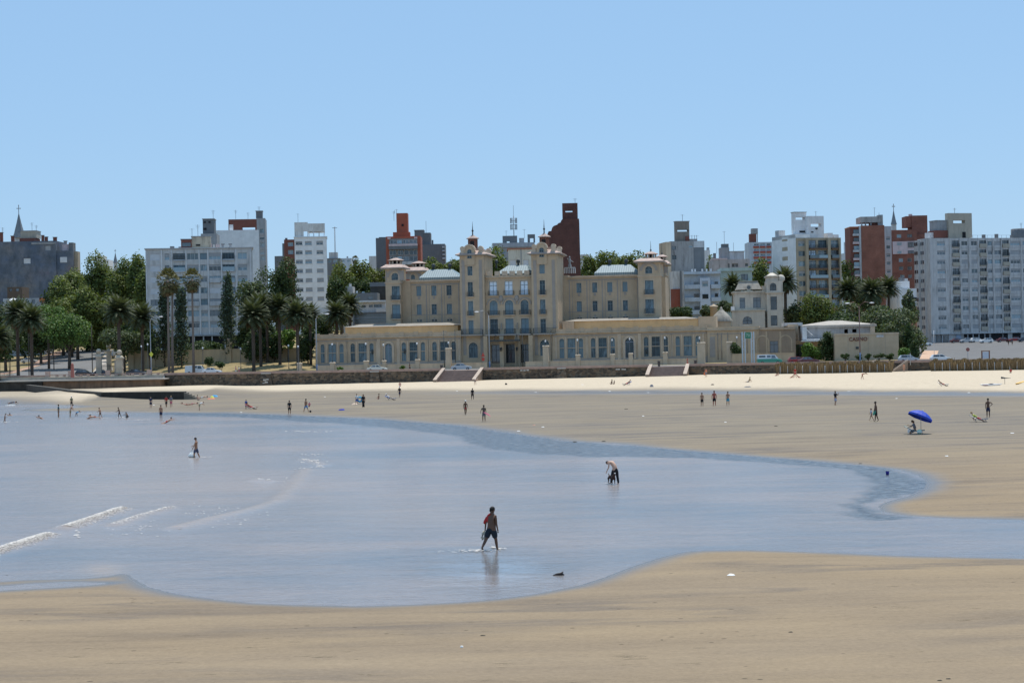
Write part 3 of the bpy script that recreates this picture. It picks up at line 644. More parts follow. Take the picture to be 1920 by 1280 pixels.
def tower(label, cat, px0, px1, yt, D, mt, dep=12, yaw=0, cols=(), rows=(), styles='plain', zb=None, pxc=None, group=None, name='apartment_building', ops_extra=(), side=None, maxwin=100, par=.5, wname='wall'):
    """a flat-roofed block; cols and rows are photo pixel ranges of the window grid"""
    pxc = pxc or (px0 + px1) / 2; fr = Fr(pxc, D, yaw, zb, (yt + 600) / 2, name, label, cat, group)
    a, b_ = fr.U(px0), fr.U(px1); top = fr.Z(yt); ops = []; st = []
    for j, (r0, r1) in enumerate(rows):
        for i, c_ in enumerate(cols):
            if callable(styles): s_ = styles(i, j)
            else: s_ = styles[(i * 3 + j * 5 + (i * j) % 3) % len(styles)] if isinstance(styles, (list, tuple)) else styles
            if s_ is None: continue
            ops.append((fr.U(c_[0]), fr.U(c_[1]), fr.Z(r1), fr.Z(r0), False)); st.append(s_)
    for (x0, x1, y0, y1, s_) in ops_extra: ops.append((fr.U(x0), fr.U(x1), fr.Z(y1), fr.Z(y0), False)); st.append(s_)
    mb = MB(); wall_block(mb, a, b_, 0, dep, -3, top, ops, side, par=par); fr.wall = mb.build(wname, mt, fr.root)
    fr.a, fr.b, fr.top, fr.dep = a, b_, top, dep
    for (o_, s_) in zip(ops, st): put_windows(fr.root, [o_], s_)
    return fr
def boxpx(fr, x0, x1, yt, yb, v0, v1, mt, name, parent=None):
    mb = MB(); mb.box(fr.U(x0, v0), fr.U(x1, v0), v0, v1, fr.Z(yb, v=v0), fr.Z(yt, v=v0)); return mb.build(name, mt, parent or fr.root)
# ---------------------------------------------------------------- far left: blank mural building, church spire, small far blocks
m, n, b = nodes('faded_mural_wall'); MUR = m
v1 = noise(n, mapped(n, (.11, .11, .11)), 1, 5, .6); v2 = noise(n, mapped(n, (.45, .45, .3)), 1, 8, .72); v3 = noise(n, mapped(n, (.06, .06, .18)), 1, 3, .5)
c1 = ramp(n, v1, [(.3, (.10, .13, .175)), (.5, (.15, .175, .21)), (.62, (.21, .21, .22)), (.75, (.19, .13, .14))])
c1 = mix(n, .7, c1, ramp(n, v3, [(.4, (.75, .85, 1.05)), (.6, (1.15, 1.05, .95))]), 'MULTIPLY')
c1 = mix(n, ramp(n, v2, [(.42, (0,) * 3), (.66, (.85,) * 3)]), c1, (.07, .085, .10))
n.links.new(c1, b.inputs['Base Color']); b.inputs['Roughness'].default_value = .9
fr = tower('long dark bluish apartment block with a blank faded mural wall at far left', 'apartment building', -60, 106, 453, 640, MUR, 12, 0, ops_extra=[(45, 58, 485, 495, 'blindw'), (86, 96, 462, 471, 'blind'), (-30, -18, 485, 495, 'blind')])
boxpx(fr, 106.2, 138, 472, 700, .5, 11, MUR, 'lower_wing'); put_windows(fr.root, [(fr.U(113), fr.U(126), fr.Z(494), fr.Z(484), False)], 'blindw', .22)
boxpx(fr, 138.2, 147, 474, 700, 2, 5, TAN, 'side_wing'); boxpx(fr, 60, 105.5, 455.5, 459, -.15, .2, GRY, 'roof_band')
tank(fr, 40, 70, 434, 447, BEI, 3, 9, 'penthouse', cap=GRY); boxpx(fr, 38, 66, 447, 453, 2, 10, BRD, 'penthouse_base')
for x0, x1, y0, y1 in ((1, 6, 436, 453), (22, 27, 443, 453), (79, 83, 443, 453), (85, 90, 446, 454), (101, 107, 447, 462)): tank(fr, x0, x1, y0, y1, BRD, 1, 2.2, 'chimney', cap=DGR)
boxpx(fr, 118, 130, 460, 473, 3, 6, PNK, 'roof_room'); tank(fr, 121, 126, 454.5, 460, GRY, 3.5, 4.5, 'chimney', cap=DGR); boxpx(fr, 130.2, 138, 457, 474, 2, 6, DGR, 'stair_head')
for p, t in ((62, 418), (70, 423), (7, 426)): antenna(fr, p, t, 440)
def spire(label, px, yt, yb, half, D, cross, mt):
    f2 = Fr(px, D, 0, None, yb, 'church_spire', label, 'church'); z0, z1 = f2.Z(yb), f2.Z(yt); r = half * D / F; mb = MB()
    mb.box(-r * .95, r * .95, -r * .95, r * .95, -3, z0); mb.build('tower', LGR, f2.root)
    mb = MB(); mb.lathe([(r * 1.42, z0 + .002), (r * 1.05, z0 + (z1 - z0) * .2), (r * .5, z0 + (z1 - z0) * .6), (.05, z1)], 0, 0, 8, smooth=False); mb.build('spire', mt, f2.root)
    zt = f2.Z(cross); mb = MB(); mb.box(-.1, .1, -.1, .1, z1 - .3, zt); k = (zt - z1); mb.box(-k * .22, k * .22, -.08, .08, z1 + k * .55, z1 + k * .55 + .2)
    for s_ in (-1, 1): mb.ball((s_ * k * .22, 0, z1 + k * .55 + .1), .2)
    mb.ball((0, 0, zt), .2); mb.build('cross', ANT, f2.root)
SLT = mat('grey_slate', (.19, .21, .23), .7, .2, .5)
spire('pointed grey church spire with a cross rising behind the mural building', 36, 399, 446, 9, 700, 385, SLT)
spire('small slender grey church spire far behind the left trees', 216.5, 473, 493, 3.3, 1100, 468, SLT)
spire('slender grey-blue church spire with cross between two red brick towers', 1676, 393, 421, 4.2, 720, 383, SLT)
tower('small white far block just left of the slender far spire', 'building', 181, 205, 487, 900, WHT, 10, ops_extra=[(186, 189, 490, 493, 'dark')]); 
tower('stepped white roof block above the trees by the far spire', 'building', 181, 193, 479, 905, WHT, 10)
fr = tower('low brown roof house glimpsed between the mural building and the palms', 'house', 14, 42, 538, 560, mat('brown_plaster', (.12, .085, .06), .9), 8, ops_extra=[(18, 23, 541, 546, 'dark'), (30, 36, 541, 546, 'dark')])
fr = tower('pale low wall house with an orange awning under the mural building', 'house', 6, 86, 559, 548, LGR, 8, ops_extra=[(12, 17, 562, 570, 'dark'), (60, 66, 562, 570, 'dark')])
boxpx(fr, 74, 84, 559, 566, -1.5, -.01, mat('orange_awning', (.65, .2, .06), .7), 'awning')
mb = MB(); mb.lathe([(1.4, 0), (.9, .5), (.05, .9)], 0, 0, 8); mb.build('white_canopy', WHT2, fr.root, (fr.U(28), -1.6, fr.Z(564)))
# ---------------------------------------------------------------- big left apartment block
X_ = lambda o, c: o + c / 3.657
Y_ = lambda c: 370 + c / 3.657
colsL = [(X_(260, a), X_(260, c)) for a, c in ((80, 148), (182, 214), (240, 322), (335, 413), (425, 472), (485, 567), (577, 660), (683, 746))]
rowsL = [(Y_(a), Y_(c)) for a, c in ((382, 426), (462, 504), (540, 580), (618, 658), (696, 738), (774, 814), (850, 892))]
stL = lambda i, j: (['blindw', 'half', 'dark', 'plain', 'hotel', 'half', 'hotel', 'plain'], ['blindw', 'dark', 'hotel', 'half', 'plain', 'dimblind', 'hotel', 'half'], ['blindw', 'dim', 'hotel', 'plain', 'dimblind', 'plain', 'dark', 'half'],
      ['blindw', 'plain', 'hotel', 'half', 'plain', 'blindw', 'hotel', 'plain'], ['dark', 'half', 'dark', 'dimblind', 'hotel', 'dimblind', 'plain', 'blindw'], ['plain', 'half', 'dark', 'plain', 'half', 'dark', 'hotel', 'half'], ['half', 'dim', 'plain', 'dimblind', 'plain', 'half', 'dark', 'plain'])[j][i]
fr = tower('wide grey-white seven storey block with teal glazed balconies behind the two tall thin palms', 'apartment building', 273.7, 474.6, 466, 487, M_('weathered_grey_white', (.59, .575, .555), .6), 12, -8.2, colsL, rowsL, stL)
for i in (2, 3, 5, 6):        # glazed balconies
    for j in range(7):
        a, b_ = fr.U(colsL[i][0]), fr.U(colsL[i][1]); z = fr.Z(rowsL[j][1]); full = i in (2, 6)
        if full or j in (2, 4): balcony(fr.root, a + .02, b_ - .02, z + .0, .95, .45, 0, BLU if full else LGR, .25, 'glass' if full and j != 0 else ('bars' if full else 'solid'))
for k in range(9):
    px = (X_(260, 50) + 1.0, X_(260, 160), X_(260, 228), X_(260, 327.5), X_(260, 418), X_(260, 478), X_(260, 571), X_(260, 670), X_(260, 770))[k]
    boxpx(fr, px - .9, px + .9, 468, 627, -.22, -.003, WHT, 'pilaster')
mb = MB(); mb.box(fr.a - .25, fr.b + .25, -.35, 12.2, fr.top + .002, fr.top + .22); mb.build('roof_slab', LGR, fr.root)
mb = MB(); z = fr.Z(628); mb.box(fr.a + .1, fr.b - .1, -.9, -.02, z - .3, z); mb.build('canopy', GRY, fr.root)
boxpx(fr, 286, 462, 630, 655, -.12, -.004, INT, 'ground_floor_opening_shade')  # solid dark slab painting the shade of the open ground floor
for px in (300, 330, 362, 379.5, 395.5, 420, 445): boxpx(fr, px - 1.2, px + 1.2, 629, 657, -.6, -.15, LGR, 'column')
tank(fr, 361, 397, 444, 465, CRM, 3, 8, 'stair_head', cap=GRY); tank(fr, 341, 360.8, 449, 465, BRD, 2.5, 8, 'penthouse', cap=DGR)
boxpx(fr, 343, 359, 455, 462, 2.3, 2.48, GLS, 'penthouse_window'); boxpx(fr, 369, 377, 458, 461, 2.85, 2.98, INT, 'vent')
boxpx(fr, 320, 328, 461, 466, 3, 5, DGR, 'vent'); boxpx(fr, 336, 342, 462, 466, 3, 4, GRY, 'vent')
for p in (391, 396, 401, 406, 410): tank(fr, p, p + 3, 457 + (p % 3), 465, WHT if p % 2 else PNK, 5, 6, 'chimney')
for p in (417, 431): tank(fr, p, p + 4.5, 459, 465, GRY, 3, 4.5, 'chimney', cap=DGR)
antenna(fr, 373, 421, 446); antenna(fr, 362, 428, 447, arms=1)
fr = tower('dark grey concrete roof tower behind the wide grey-white block', 'apartment building', 378, 408, 438, 540, GRY, 10, -4); tank(fr, 382, 403.5, 411, 438, DGR, 1, 7, 'stair_tower', cap=GRY)
boxpx(fr, 384, 388, 415, 418, .9, .99, INT, 'vent'); boxpx(fr, 393, 397, 415, 418, .9, .99, INT, 'vent'); boxpx(fr, 383, 389, 427, 431, .9, .99, INT, 'vent'); antenna(fr, 402, 394, 412)
fr = tower('plain white windowless party wall block rising behind the wide grey-white block', 'apartment building', 406, 487, 431.5, 565, WHT2, 14, -9, ops_extra=[])
tank(fr, 432, 439, 421, 432, WHT2, 1, 3, 'roof_room')
side_y = [(Y_(a), Y_(a + 26)) for a in (310, 350, 390)]
fr = tower('dark red and grey slab tower with a see-through roof frame behind the white block', 'apartment building', 483, 499, 409, 600, GRY, 12, -5, [(488, 497)], [(Y_(a), Y_(a + 30)) for a in (215, 260, 310, 360, 400)], ['plain', 'half'])
tank(fr, 430, 482.8, 410.5, 431, RED if False else BRD, 0, 6, 'roof_frame', opening=(456, 480, 425.5, 430.5)); tank(fr, 482, 494, 396, 409, DGR, 1, 5, 'water_tank', cap=GRY)
for p, t in ((444, 393), (467, 398), (488, 387)): antenna(fr, p, t, 410)
# ---------------------------------------------------------------- narrow white tower
cols = [(X_(520, a), X_(520, c)) for a, c in ((130, 177), (195, 240), (273, 318))]; rows = [(Y_(a), Y_(a + 25)) for a in (300, 363, 427, 490, 554, 618, 682)]
fr = tower('narrow bright white seven storey tower with three window columns and an open roof frame', 'apartment building', 553.6, 614, 445.5, 600, WHT2, 12, -5.5, cols, rows, lambda i, j: 'blind' if (j > 2 and i > 0) else ('dimblind' if i == 0 else 'half'))
for i, (a, b_) in enumerate(cols):
    for j, (r0, r1) in enumerate(rows):
        mb = MB(); mb.box(fr.U(a) - .1, fr.U(b_) + .1, -.12, -.003, fr.Z(r1) - .15, fr.Z(r1)); mb.build('window_sill', LGR, fr.root)
mb = MB(); mb.box(fr.a - .2, fr.b + .2, -.25, 12.2, fr.top + .002, fr.top + .35); mb.build('cornice', WHT, fr.root)
T1 = M_('stained_white_concrete', (.68, .67, .64), .8, stain=(.3, .25, .2))
tank(fr, 554, 579, 416.5, 445, T1, .3, 9, 'roof_frame', opening=(571, 578, 433, 443)); tank(fr, 579.2, 611, 419, 434, T1, .3, 9, 'roof_beam')
for p in (590, 609.5): boxpx(fr, p - .8, p + .8, 434.1, 445, .3, .9, WHT, 'post')
for p in (581, 600, 609.5): boxpx(fr, p - .8, p + .8, 434.1, 445, 8, 8.6, WHT, 'post')
mb = MB(); mb.box(fr.U(579.2), fr.U(611), 3.5, 5, fr.top, fr.Z(443.5)); mb.build('parapet', WHT, fr.root); antenna(fr, 561, 400, 417, arms=1)
fr = tower('dark brown block with glazed bays just left of the narrow white tower', 'apartment building', 534, 556, 449, 640, BRD, 10, 0, [(541, 551)], [(Y_(308), Y_(335)), (Y_(360), Y_(390))], 'plain')
boxpx(fr, 530.5, 534, 456, 720, 0, 8, DGR, 'side_wing'); tank(fr, 536, 540, 446, 449, DGR, 2, 3, 'chimney')
fr = tower('small blue-grey house behind the trees left of the white tower', 'house', 516, 531, 480, 640, DGR, 8)
fr = tower('pale stucco garden house under the narrow white tower', 'house', 590, 616, 576, 505, WHT, 9, ops_extra=[(600, 606, 590, 600, 'dark')])
fr = tower('white gabled house end beside the short palms', 'house', 606, 618, 590, 480, CRM, 8)
fr = tower('dark low far block with white roof tank under the tall mast', 'building', 614, 639, 484, 800, DGR, 10, 0, [(616, 622), (626, 634)], [(487, 492)], 'plain'); tank(fr, 618, 634, 473, 484, LGR, 1, 4, 'roof_room')
fr2 = Fr(628.5, 790, 0, None, 480, 'radio_mast', 'tall thin lattice radio mast rising above the trees', 'mast'); mb = MB(); z0, z1 = fr2.Z(480), fr2.Z(425)
for x, y in ((-.3, 0), (.3, 0), (0, .4)): mb.tube([(x, y, z0 - 20), (x * .5, y * .5, z1)], [.07, .05], 4)
for i in range(24): z = z0 + (z1 - z0) * i / 24; mb.tube([(-.3, 0, z), (.3, 0, z + (z1 - z0) / 24)], .04, 3)
mb.box(-1, 1, -.05, .05, z1 - .6, z1 - .4); mb.build('lattice', ANT, fr2.root)
fr = tower('pale blue far block with stepped roof above the trees', 'building', 639, 660, 484, 850, BLU, 10, 0, [(643, 647), (652, 657)], [(487, 491)], 'plain'); tank(fr, 651, 654, 480.5, 484, GRY, 2, 3, 'chimney')
fr = tower('pale small far block at the left edge of the dark grey tower', 'building', 693, 706, 480, 800, LGR, 10)
# ---------------------------------------------------------------- behind the left wing of the hotel
fr = tower('dark grey windowless slab beside the red tower', 'apartment building', 706, 728, 446, 660, DGR, 12, 0); tank(fr, 712, 728, 444.5, 446, DGR, 1, 8, 'parapet')
fr = tower('dark grey stepped concrete slab right of the red tower', 'apartment building', 789, 835.5, 457.5, 650, DGR, 12, 0)
tank(fr, 779, 796, 431.5, 458, DGR, 1, 9, 'stair_tower', cap=GRY); tank(fr, 796.2, 809, 436, 458, DGR, 1.2, 9, 'stair_tower'); antenna(fr, 801, 414, 436, arms=0); tank(fr, 811, 814, 450, 458, DGR, 2, 3, 'chimney')
for i in range(4): boxpx(fr, 830.5, 836, 462 + i * 7, 465 + i * 7, -.8, -.003, LGR, 'balcony')
fr = tower('red tower with long glazed balconies and a red roof shaft', 'apartment building', 725, 790, 443, 615, RED, 12, 0)
boxpx(fr, 731, 784, 447, 500, -.06, -.003, mat('painted_recess_shade', (.22, .20, .19), .9), 'recess_shade_panel')  # flat panel, its dark grey paints the shade of the balcony recess
for j, (t, b_) in enumerate(((450, 456.5), (469, 478), (481, 489))): 
    a = [(733, 744), (746, 755), (757, 767), (769, 783)] if j != 1 else [(731.5, 744), (747, 757), (759, 767), (769, 783)]
    for x0, x1 in a: link('window', winmesh(fr.U(x1) - fr.U(x0), fr.Z(t) - fr.Z(b_), 'dim' if x0 % 2 else 'plain', False), fr.root, (fr.U(x0), -.32, fr.Z(b_)))
for yt_, yb_, mt_ in ((457, 461, PNK), (461.2, 467, DGR), (490, 496, LGR)): boxpx(fr, 730, 784, yt_, yb_, -1.4, -.3, mt_, 'balcony')
tank(fr, 745.5, 766.5, 399.5, 443, RED, 2, 8, 'roof_shaft'); boxpx(fr, 755, 759, 420, 424, 1.85, 1.99, INT, 'vent'); tank(fr, 738.5, 770, 435, 443, RED, 1.2, 6, 'roof_room')
boxpx(fr, 728, 734, 444.5, 448, -.3, -.004, PNK, 'parapet_block'); boxpx(fr, 778, 784, 444.5, 448, -.3, -.004, PNK, 'parapet_block')
antenna(fr, 741, 396, 414, arms=2); antenna(fr, 746, 392, 400, arms=1); antenna(fr, 742, 394, 400, arms=0)
fr = tower('dark flat-roofed house against the left end of the hotel', 'house', 695, 728, 530, 500, mat('dark_brown_tar', (.06, .055, .05), .9, .2), 10); boxpx(fr, 694, 728, 529, 537, -.2, -.003, DGR, 'parapet')
fr = tower('grey concrete garage roofs below the dark flat house', 'house', 661, 708, 549, 490, DGR, 10, ops_extra=[(664, 672, 555, 562, 'dark'), (690, 700, 555, 562, 'dark')])
boxpx(fr, 668, 671, 545, 550, 1, 2, WHT, 'vent'); boxpx(fr, 679, 684, 546.5, 550, 1, 2, GLS, 'skylight')
fr = tower('small grey roofs peeking out of the trees behind the short palms', 'house', 640, 662, 537, 560, LGR, 8); tank(fr, 634, 640, 533, 540, GRY, 1, 3, 'vent'); tank(fr, 655, 659, 532, 538, LGR, 1, 3, 'vent')
fr = tower('low modern white office with a long glazed dark lower floor left of the hotel', 'office', 666, 730, 566, 470, WHT, 12, ops_extra=[(678, 686, 572, 576, 'dark'), (692, 699, 571, 576, 'dark'), (701, 716, 571, 576, 'dark')])
boxpx(fr, 672, 728, 563, 566, -1.2, -.003, WHT2, 'roof_slab'); boxpx(fr, 705, 727, 578, 585, -.9, -.003, WHT, 'balcony'); boxpx(fr, 722, 727, 567, 578, -1.1, -.9, WHT2, 'post')
mb = MB(); x0, x1 = fr.U(664), fr.U(728); mb.box(x0, x1, -.6, -.3, fr.Z(607), fr.Z(587)); mb.build('glazed_front', GLD, fr.root)
for y in (591, 597, 602): boxpx(fr, 664, 728, y, y + .8, -.75, -.6, FRT, 'glazing_bar')
boxpx(fr, 663.5, 728, 585.2, 588, -.9, -.25, DGR, 'spandrel')
# ---------------------------------------------------------------- behind the centre
fr = tower('grey blue-roofed slab with phone antennas behind the hotel towers', 'apartment building', 925, 1000, 463, 640, GRY, 12, 0, [(930, 938), (942, 950), (990, 996)], [(470, 475), (480, 485), (490, 495)], 'plain')
boxpx(fr, 924.6, 1004, 455, 463.2, -.4, 12, M_('pale_blue_grey_parapet', (.38, .42, .47), .3), 'parapet')
tank(fr, 944, 971.5, 442, 455, DGR, 2, 8, 'roof_room', opening=(952, 957, 452, 455)); tank(fr, 975, 984.5, 446.5, 455, GRY, 2, 6, 'roof_room'); tank(fr, 991, 1005, 440, 455, DGR, 2, 6, 'water_tank', opening=(995.5, 1002, 447, 455))
x, z0, z1 = fr.U(965.5, 4), fr.Z(442, v=4), fr.Z(405, v=4); mb = MB(); mb.tube([(x, 4, z0 - .2), (x, 4, z1)], .13, 6)
for z in (.35, .55, .75): mb.box(x - 1, x + 1, 3.9, 4.1, z0 + (z1 - z0) * z, z0 + (z1 - z0) * z + .12)
for dx in (-1, -.55, .55, 1):
    for z in (.3, .62): mb.box(x + dx - .16, x + dx + .16, 3.7, 3.9, z0 + (z1 - z0) * z, z0 + (z1 - z0) * (z + .28))
mb.build('phone_antenna', ANT, fr.root); antenna(fr, 965.5, 385, 405, arms=0); antenna(fr, 985, 430, 447, arms=1); antenna(fr, 951, 432, 442, arms=1)
fr = tower('stained cream block between the hotel towers', 'building', 954, 1000, 467, 520, M_('rain_stained_cream', (.66, .62, .52), .75, stain=(.25, .2, .12)), 12, 0, ops_extra=[(957, 968, 487, 497, 'blindw'), (982, 992, 487, 497, 'blindw')])
boxpx(fr, 952, 1000, 465, 467.2, -.25, 12, M_('red_tile_edge', (.38, .16, .11), .2), 'roof_edge'); boxpx(fr, 977.5, 979, 465, 500, -.15, -.003, GRY, 'downpipe')
# stepped red-brown brick tower
fr = Fr(1060, 560, 0, None, 460, 'apartment_building', 'dark red-brown brick tower with a stepped left shoulder and slotted top', 'apartment building')
pts = [(1028.5, 700), (1028.5, 436), (1030, 433), (1035.5, 432.5), (1037, 426), (1040, 423), (1046, 421), (1049, 418), (1054, 416.5), (1054, 413.5), (1056.5, 410.5), (1087.5, 410.5), (1088, 418), (1089.5, 700)]
mb = MB(); mb.prism([(fr.U(x, py=500), fr.Z(y)) for x, y in pts], 0, 14); mb.build('wall', DBR, fr.root)
tank(fr, 1056, 1084.5, 381, 410.4, DBR, .8, 8, 'roof_tower', opening=(1061.5, 1075, 395, 398)); antenna(fr, 1080, 372, 381, arms=2)
fr = tower('small pale far block right of the dark red-brown tower', 'building', 1090, 1105, 477, 900, LGR, 10, 0, [(1093, 1098)], [(480, 484)], 'plain')
# ---------------------------------------------------------------- behind the right wing of the hotel
fr = tower('weathered grey concrete block with peeling wall and slotted water tower', 'apartment building', 1259, 1322, 452, 545, M_('peeling_grey_concrete', (.33, .32, .31), 1.0, stain=(.12, .11, .11)), 14, -8,
           ops_extra=[(1261, 1269, 461, 468, 'dark'), (1261, 1269, 478, 486, 'dark'), (1293, 1301, 459, 464, 'half')])
boxpx(fr, 1250, 1259.2, 453, 720, -1, 8, M_('painted_sunlit_beige', (.60, .47, .33), .3), 'beige_end_wall'); boxpx(fr, 1302, 1321.8, 452.3, 464, -.1, -.003, LGR, 'pale_patch'); boxpx(fr, 1302, 1321, 464.5, 720, -.08, -.003, DGR, 'render_panel')  # end wall: sunlit brightness of this side face put into the beige
tank(fr, 1269, 1294.5, 415.5, 452, M_('brown_stained_concrete', (.24, .21, .18), .9), 1, 8, 'water_tower', opening=(1272, 1293, 430.5, 434), cap=GRY); boxpx(fr, 1287, 1294, 443, 452, .8, .99, BRD, 'rusty_door')
tank(fr, 1295, 1309, 448, 452.5, GRY, 2, 6, 'roof_room'); antenna(fr, 1282, 402, 416, arms=1)
for p in (1299, 1304, 1308): antenna(fr, p, 441, 449, arms=1)
fr = tower('narrow pale far block right of the weathered grey block', 'building', 1322, 1332.5, 469, 700, WHT, 10); tank(fr, 1327, 1331.5, 464, 469, GRY, 1, 3, 'roof_room')
fr = tower('mottled pink-grey block with stepped roof rooms in the distance', 'building', 1337, 1407, 486, 620, M_('mottled_pink_grey', (.48, .44, .43), .8), 12, 0, ops_extra=[(1366, 1369, 494, 502, 'dark'), (1373, 1385, 494, 501, 'dim'), (1398, 1404, 494, 500, 'plain')])
boxpx(fr, 1337, 1365, 483.5, 486.2, -.1, 8, PNK, 'parapet'); tank(fr, 1352, 1369, 464, 486, GRY, 2, 7, 'roof_room'); tank(fr, 1355, 1368, 457, 464.2, DGR, 2.5, 5, 'water_tank'); tank(fr, 1369.2, 1397, 472, 486, LGR, 2, 9, 'roof_room', cap=GRY)
tank(fr, 1339, 1344, 474, 484, DGR, 2, 3, 'chimney'); antenna(fr, 1360, 433, 458, arms=1); antenna(fr, 1345.5, 453, 475, arms=0); antenna(fr, 1377, 455, 472, arms=0)
fr = tower('pale blue three storey flats with recessed balconies right of the hotel', 'apartment building', 1283, 1351, 514, 530, BLU, 12, 0, ops_extra=[])
for (t, b_) in ((Y_(578), Y_(618)), (Y_(658), Y_(706)), (Y_(745), Y_(792))):
    for x0, x1, s_ in ((1301, 1311, 'dim'), (1340, 1347, 'dim')): link('window', winmesh(fr.U(x1) - fr.U(x0), fr.Z(t) - fr.Z(b_), s_, False), fr.root, (fr.U(x0), -.32, fr.Z(b_)))
    for x0, x1 in ((1283.5, 1312), (1333, 1351)): balcony(fr.root, fr.U(x0), fr.U(x1), fr.Z(b_) - .1, .9, 1.3, 0, BLU, .25, 'solid')
boxpx(fr, 1313, 1332, 521, 720, -1.4, -.003, M_('paler_blue_bay', (.60, .65, .72), .3), 'projecting_bay')
for (t, b_, s_) in ((527, 537, 'half'), (552, 560, 'dark')): link('window', winmesh(fr.U(1328) - fr.U(1317), fr.Z(t) - fr.Z(b_), s_, False), fr.root, (fr.U(1317, -1.4), -1.66, fr.Z(b_, v=-1.4)))
mb = MB(); mb.box(fr.a - .2, fr.b + .1, -1.5, 12, fr.top + .002, fr.top + .7); mb.build('roof_slab', BLU, fr.root)
for p in (1299, 1304.5, 1318, 1326, 1334): boxpx(fr, p - 1.5, p + 1.5, 504, 514, 3, 3.6, LGR, 'roof_pillar')
fr = tower('grey-green flats with dark wide windows behind the palm', 'apartment building', 1351.5, 1411, 503, 535, GRN, 12, 0, ops_extra=[(1366, 1380, 518, 526, 'dark'), (1390, 1403, 514, 526, 'dark'), (1366, 1380, 540, 548, 'dark')]); boxpx(fr, 1351, 1412, 502, 508, -.6, -.003, GRN, 'roof_band')
boxpx(fr, 1388, 1408, 526, 531, -.9, -.003, GRN, 'balcony')
fr = tower('peeling white house wall tight behind the right end of the hotel', 'house', 1262, 1283, 508, 520, M_('peeling_white', (.62, .60, .57), .8), 10); boxpx(fr, 1258, 1277, 541.5, 720, -.6, -.003, M_('brick_red_wall', (.26, .075, .045), .3), 'red_wall')
boxpx(fr, 1275.5, 1279, 508, 575, -1.2, -.65, DGR, 'dark_duct')
fr = tower('small distant block with red balcony fronts and a rusty roof tank', 'apartment building', 1404, 1449, 454, 680, BLU, 10, 0, [(1415, 1424), (1427, 1436), (1439, 1446)], [(Y_(a), Y_(a + 13)) for a in (318, 354, 389, 424, 452)], ['dim', 'plain'])
for a in (333, 368, 405, 440):
    for x0, x1 in ((1414, 1424.5), (1426.5, 1436.5), (1438.5, 1447)): boxpx(fr, x0, x1, Y_(a), Y_(a + 14), -.3, -.003, mat('red_balcony_panel', (.38, .10, .07), .8), 'balcony')
tank(fr, 1407.5, 1420, 438, 454, BRD, 1, 4, 'roof_room'); tank(fr, 1411.5, 1423, 428, 438.2, GRY, 1, 4, 'water_tank'); boxpx(fr, 1421, 1422.5, 438, 454, 2, 2.3, GRY, 'post')
# ---------------------------------------------------------------- white and tan apartment block
cT = [(X_(1400, a), X_(1400, c)) for a, c in ((358, 410), (430, 478), (494, 556), (582, 638))]; rT = [(Y_(a), Y_(a + 36)) for a in (298, 367, 436, 504, 573, 640, 707)]
sideops = []
fr = Fr(1493.5, 545, -17, None, 510, 'apartment_building', 'white and tan seven storey block with glazed balconies and two white roof towers', 'apartment building')
a, b_ = 0.0, fr.U(1578); top = fr.Z(446); ops = []; st = []
for j, (r0, r1) in enumerate(rT):
    ops.append((fr.U(cT[0][0]), fr.U(cT[0][1]), fr.Z(r1), fr.Z(r0), False)); st.append('plain' if j % 3 else 'half')
    for i in (1, 2, 3):
        z0 = fr.Z(r1 + 4); ops.append((fr.U(cT[i][0]), fr.U(cT[i][1]), z0, fr.Z(r0 - 1), False)); st.append(['hotelb', 'hotel', 'dark'][i - 1] if (i + j) % 3 else 'plain')
def SU(px):  # distance along the white left side wall
    k = ray(px, 510)[0] / F; t = (k * fr.D - fr.X0) / (fr.s - k * fr.c); return t
sl = SU(1449)
for j, r0 in enumerate((265, 332, 398, 462, 530)): sideops.append((SU(1478), SU(1467.5), fr.Z(Y_(r0 + 27)), fr.Z(Y_(r0)), False))
mb = MB(); wall_block(mb, a, b_, 0, sl, -3, top, ops); 
mb.f = mb.f; wl = mb.build('front_wall', TAN, fr.root)
for o_, s_ in zip(ops, st): put_windows(fr.root, [o_], s_)
mb = MB(); t = MB(); facade(t, 0, sl, -3, fr.Z(439), [(sl - o[1], sl - o[0], o[2], o[3], o[4]) for o in sideops], 0)
mb.add([(-.03 + p[1], sl - p[0], p[2]) for p in t.v], t.f, 0); mb.box(-.03, 4.5, .2, sl + .03, top + .01, fr.Z(439)); sw = mb.build('side_wall', WHT2, fr.root)
for o in sideops:
    link('window', winmesh(o[1] - o[0], o[3] - o[2], 'half', False), fr.root, (-.03, o[1], o[2] - .02), (0, 0, R(-90)))
boxpx(fr, 1494, 1497.5, 446.5, 720, -.12, -.003, TAN, 'pilaster')
for x0, x1 in ((1512.5, 1517), (1553.5, 1558.5), (1575, 1578)): boxpx(fr, x0, x1, 446, 720, -1.0, -.003, TAN, 'pilaster')
BRN = mat('brown_balcony_band', (.16, .10, .065), .8)
for j, (r0, r1) in enumerate(rT):
    for (x0, x1) in ((1517.2, 1534), (1534.2, 1553.3), (1558.7, 1574.8)):
        balcony(fr.root, fr.U(x0), fr.U(x1), fr.Z(r1 + 4), .85, .95, 0, BRN, .35, 'glass' if j % 2 else 'bars')
tank(fr, 1491.5, 1514, 398.5, 439, WHT, 4, 10, 'roof_tower', opening=(1494, 1512, 407, 412), cap=GRY); tank(fr, 1517, 1546.5, 405, 446, WHT, 2, 8, 'roof_tower', opening=(1522, 1542, 419, 425))
boxpx(fr, 1501, 1511, 432.5, 436, 3.85, 3.99, INT, 'vent'); boxpx(fr, 1523, 1527, 434, 436, 1.85, 1.99, INT, 'vent'); boxpx(fr, 1531, 1535, 427, 430, 1.85, 1.99, INT, 'vent')
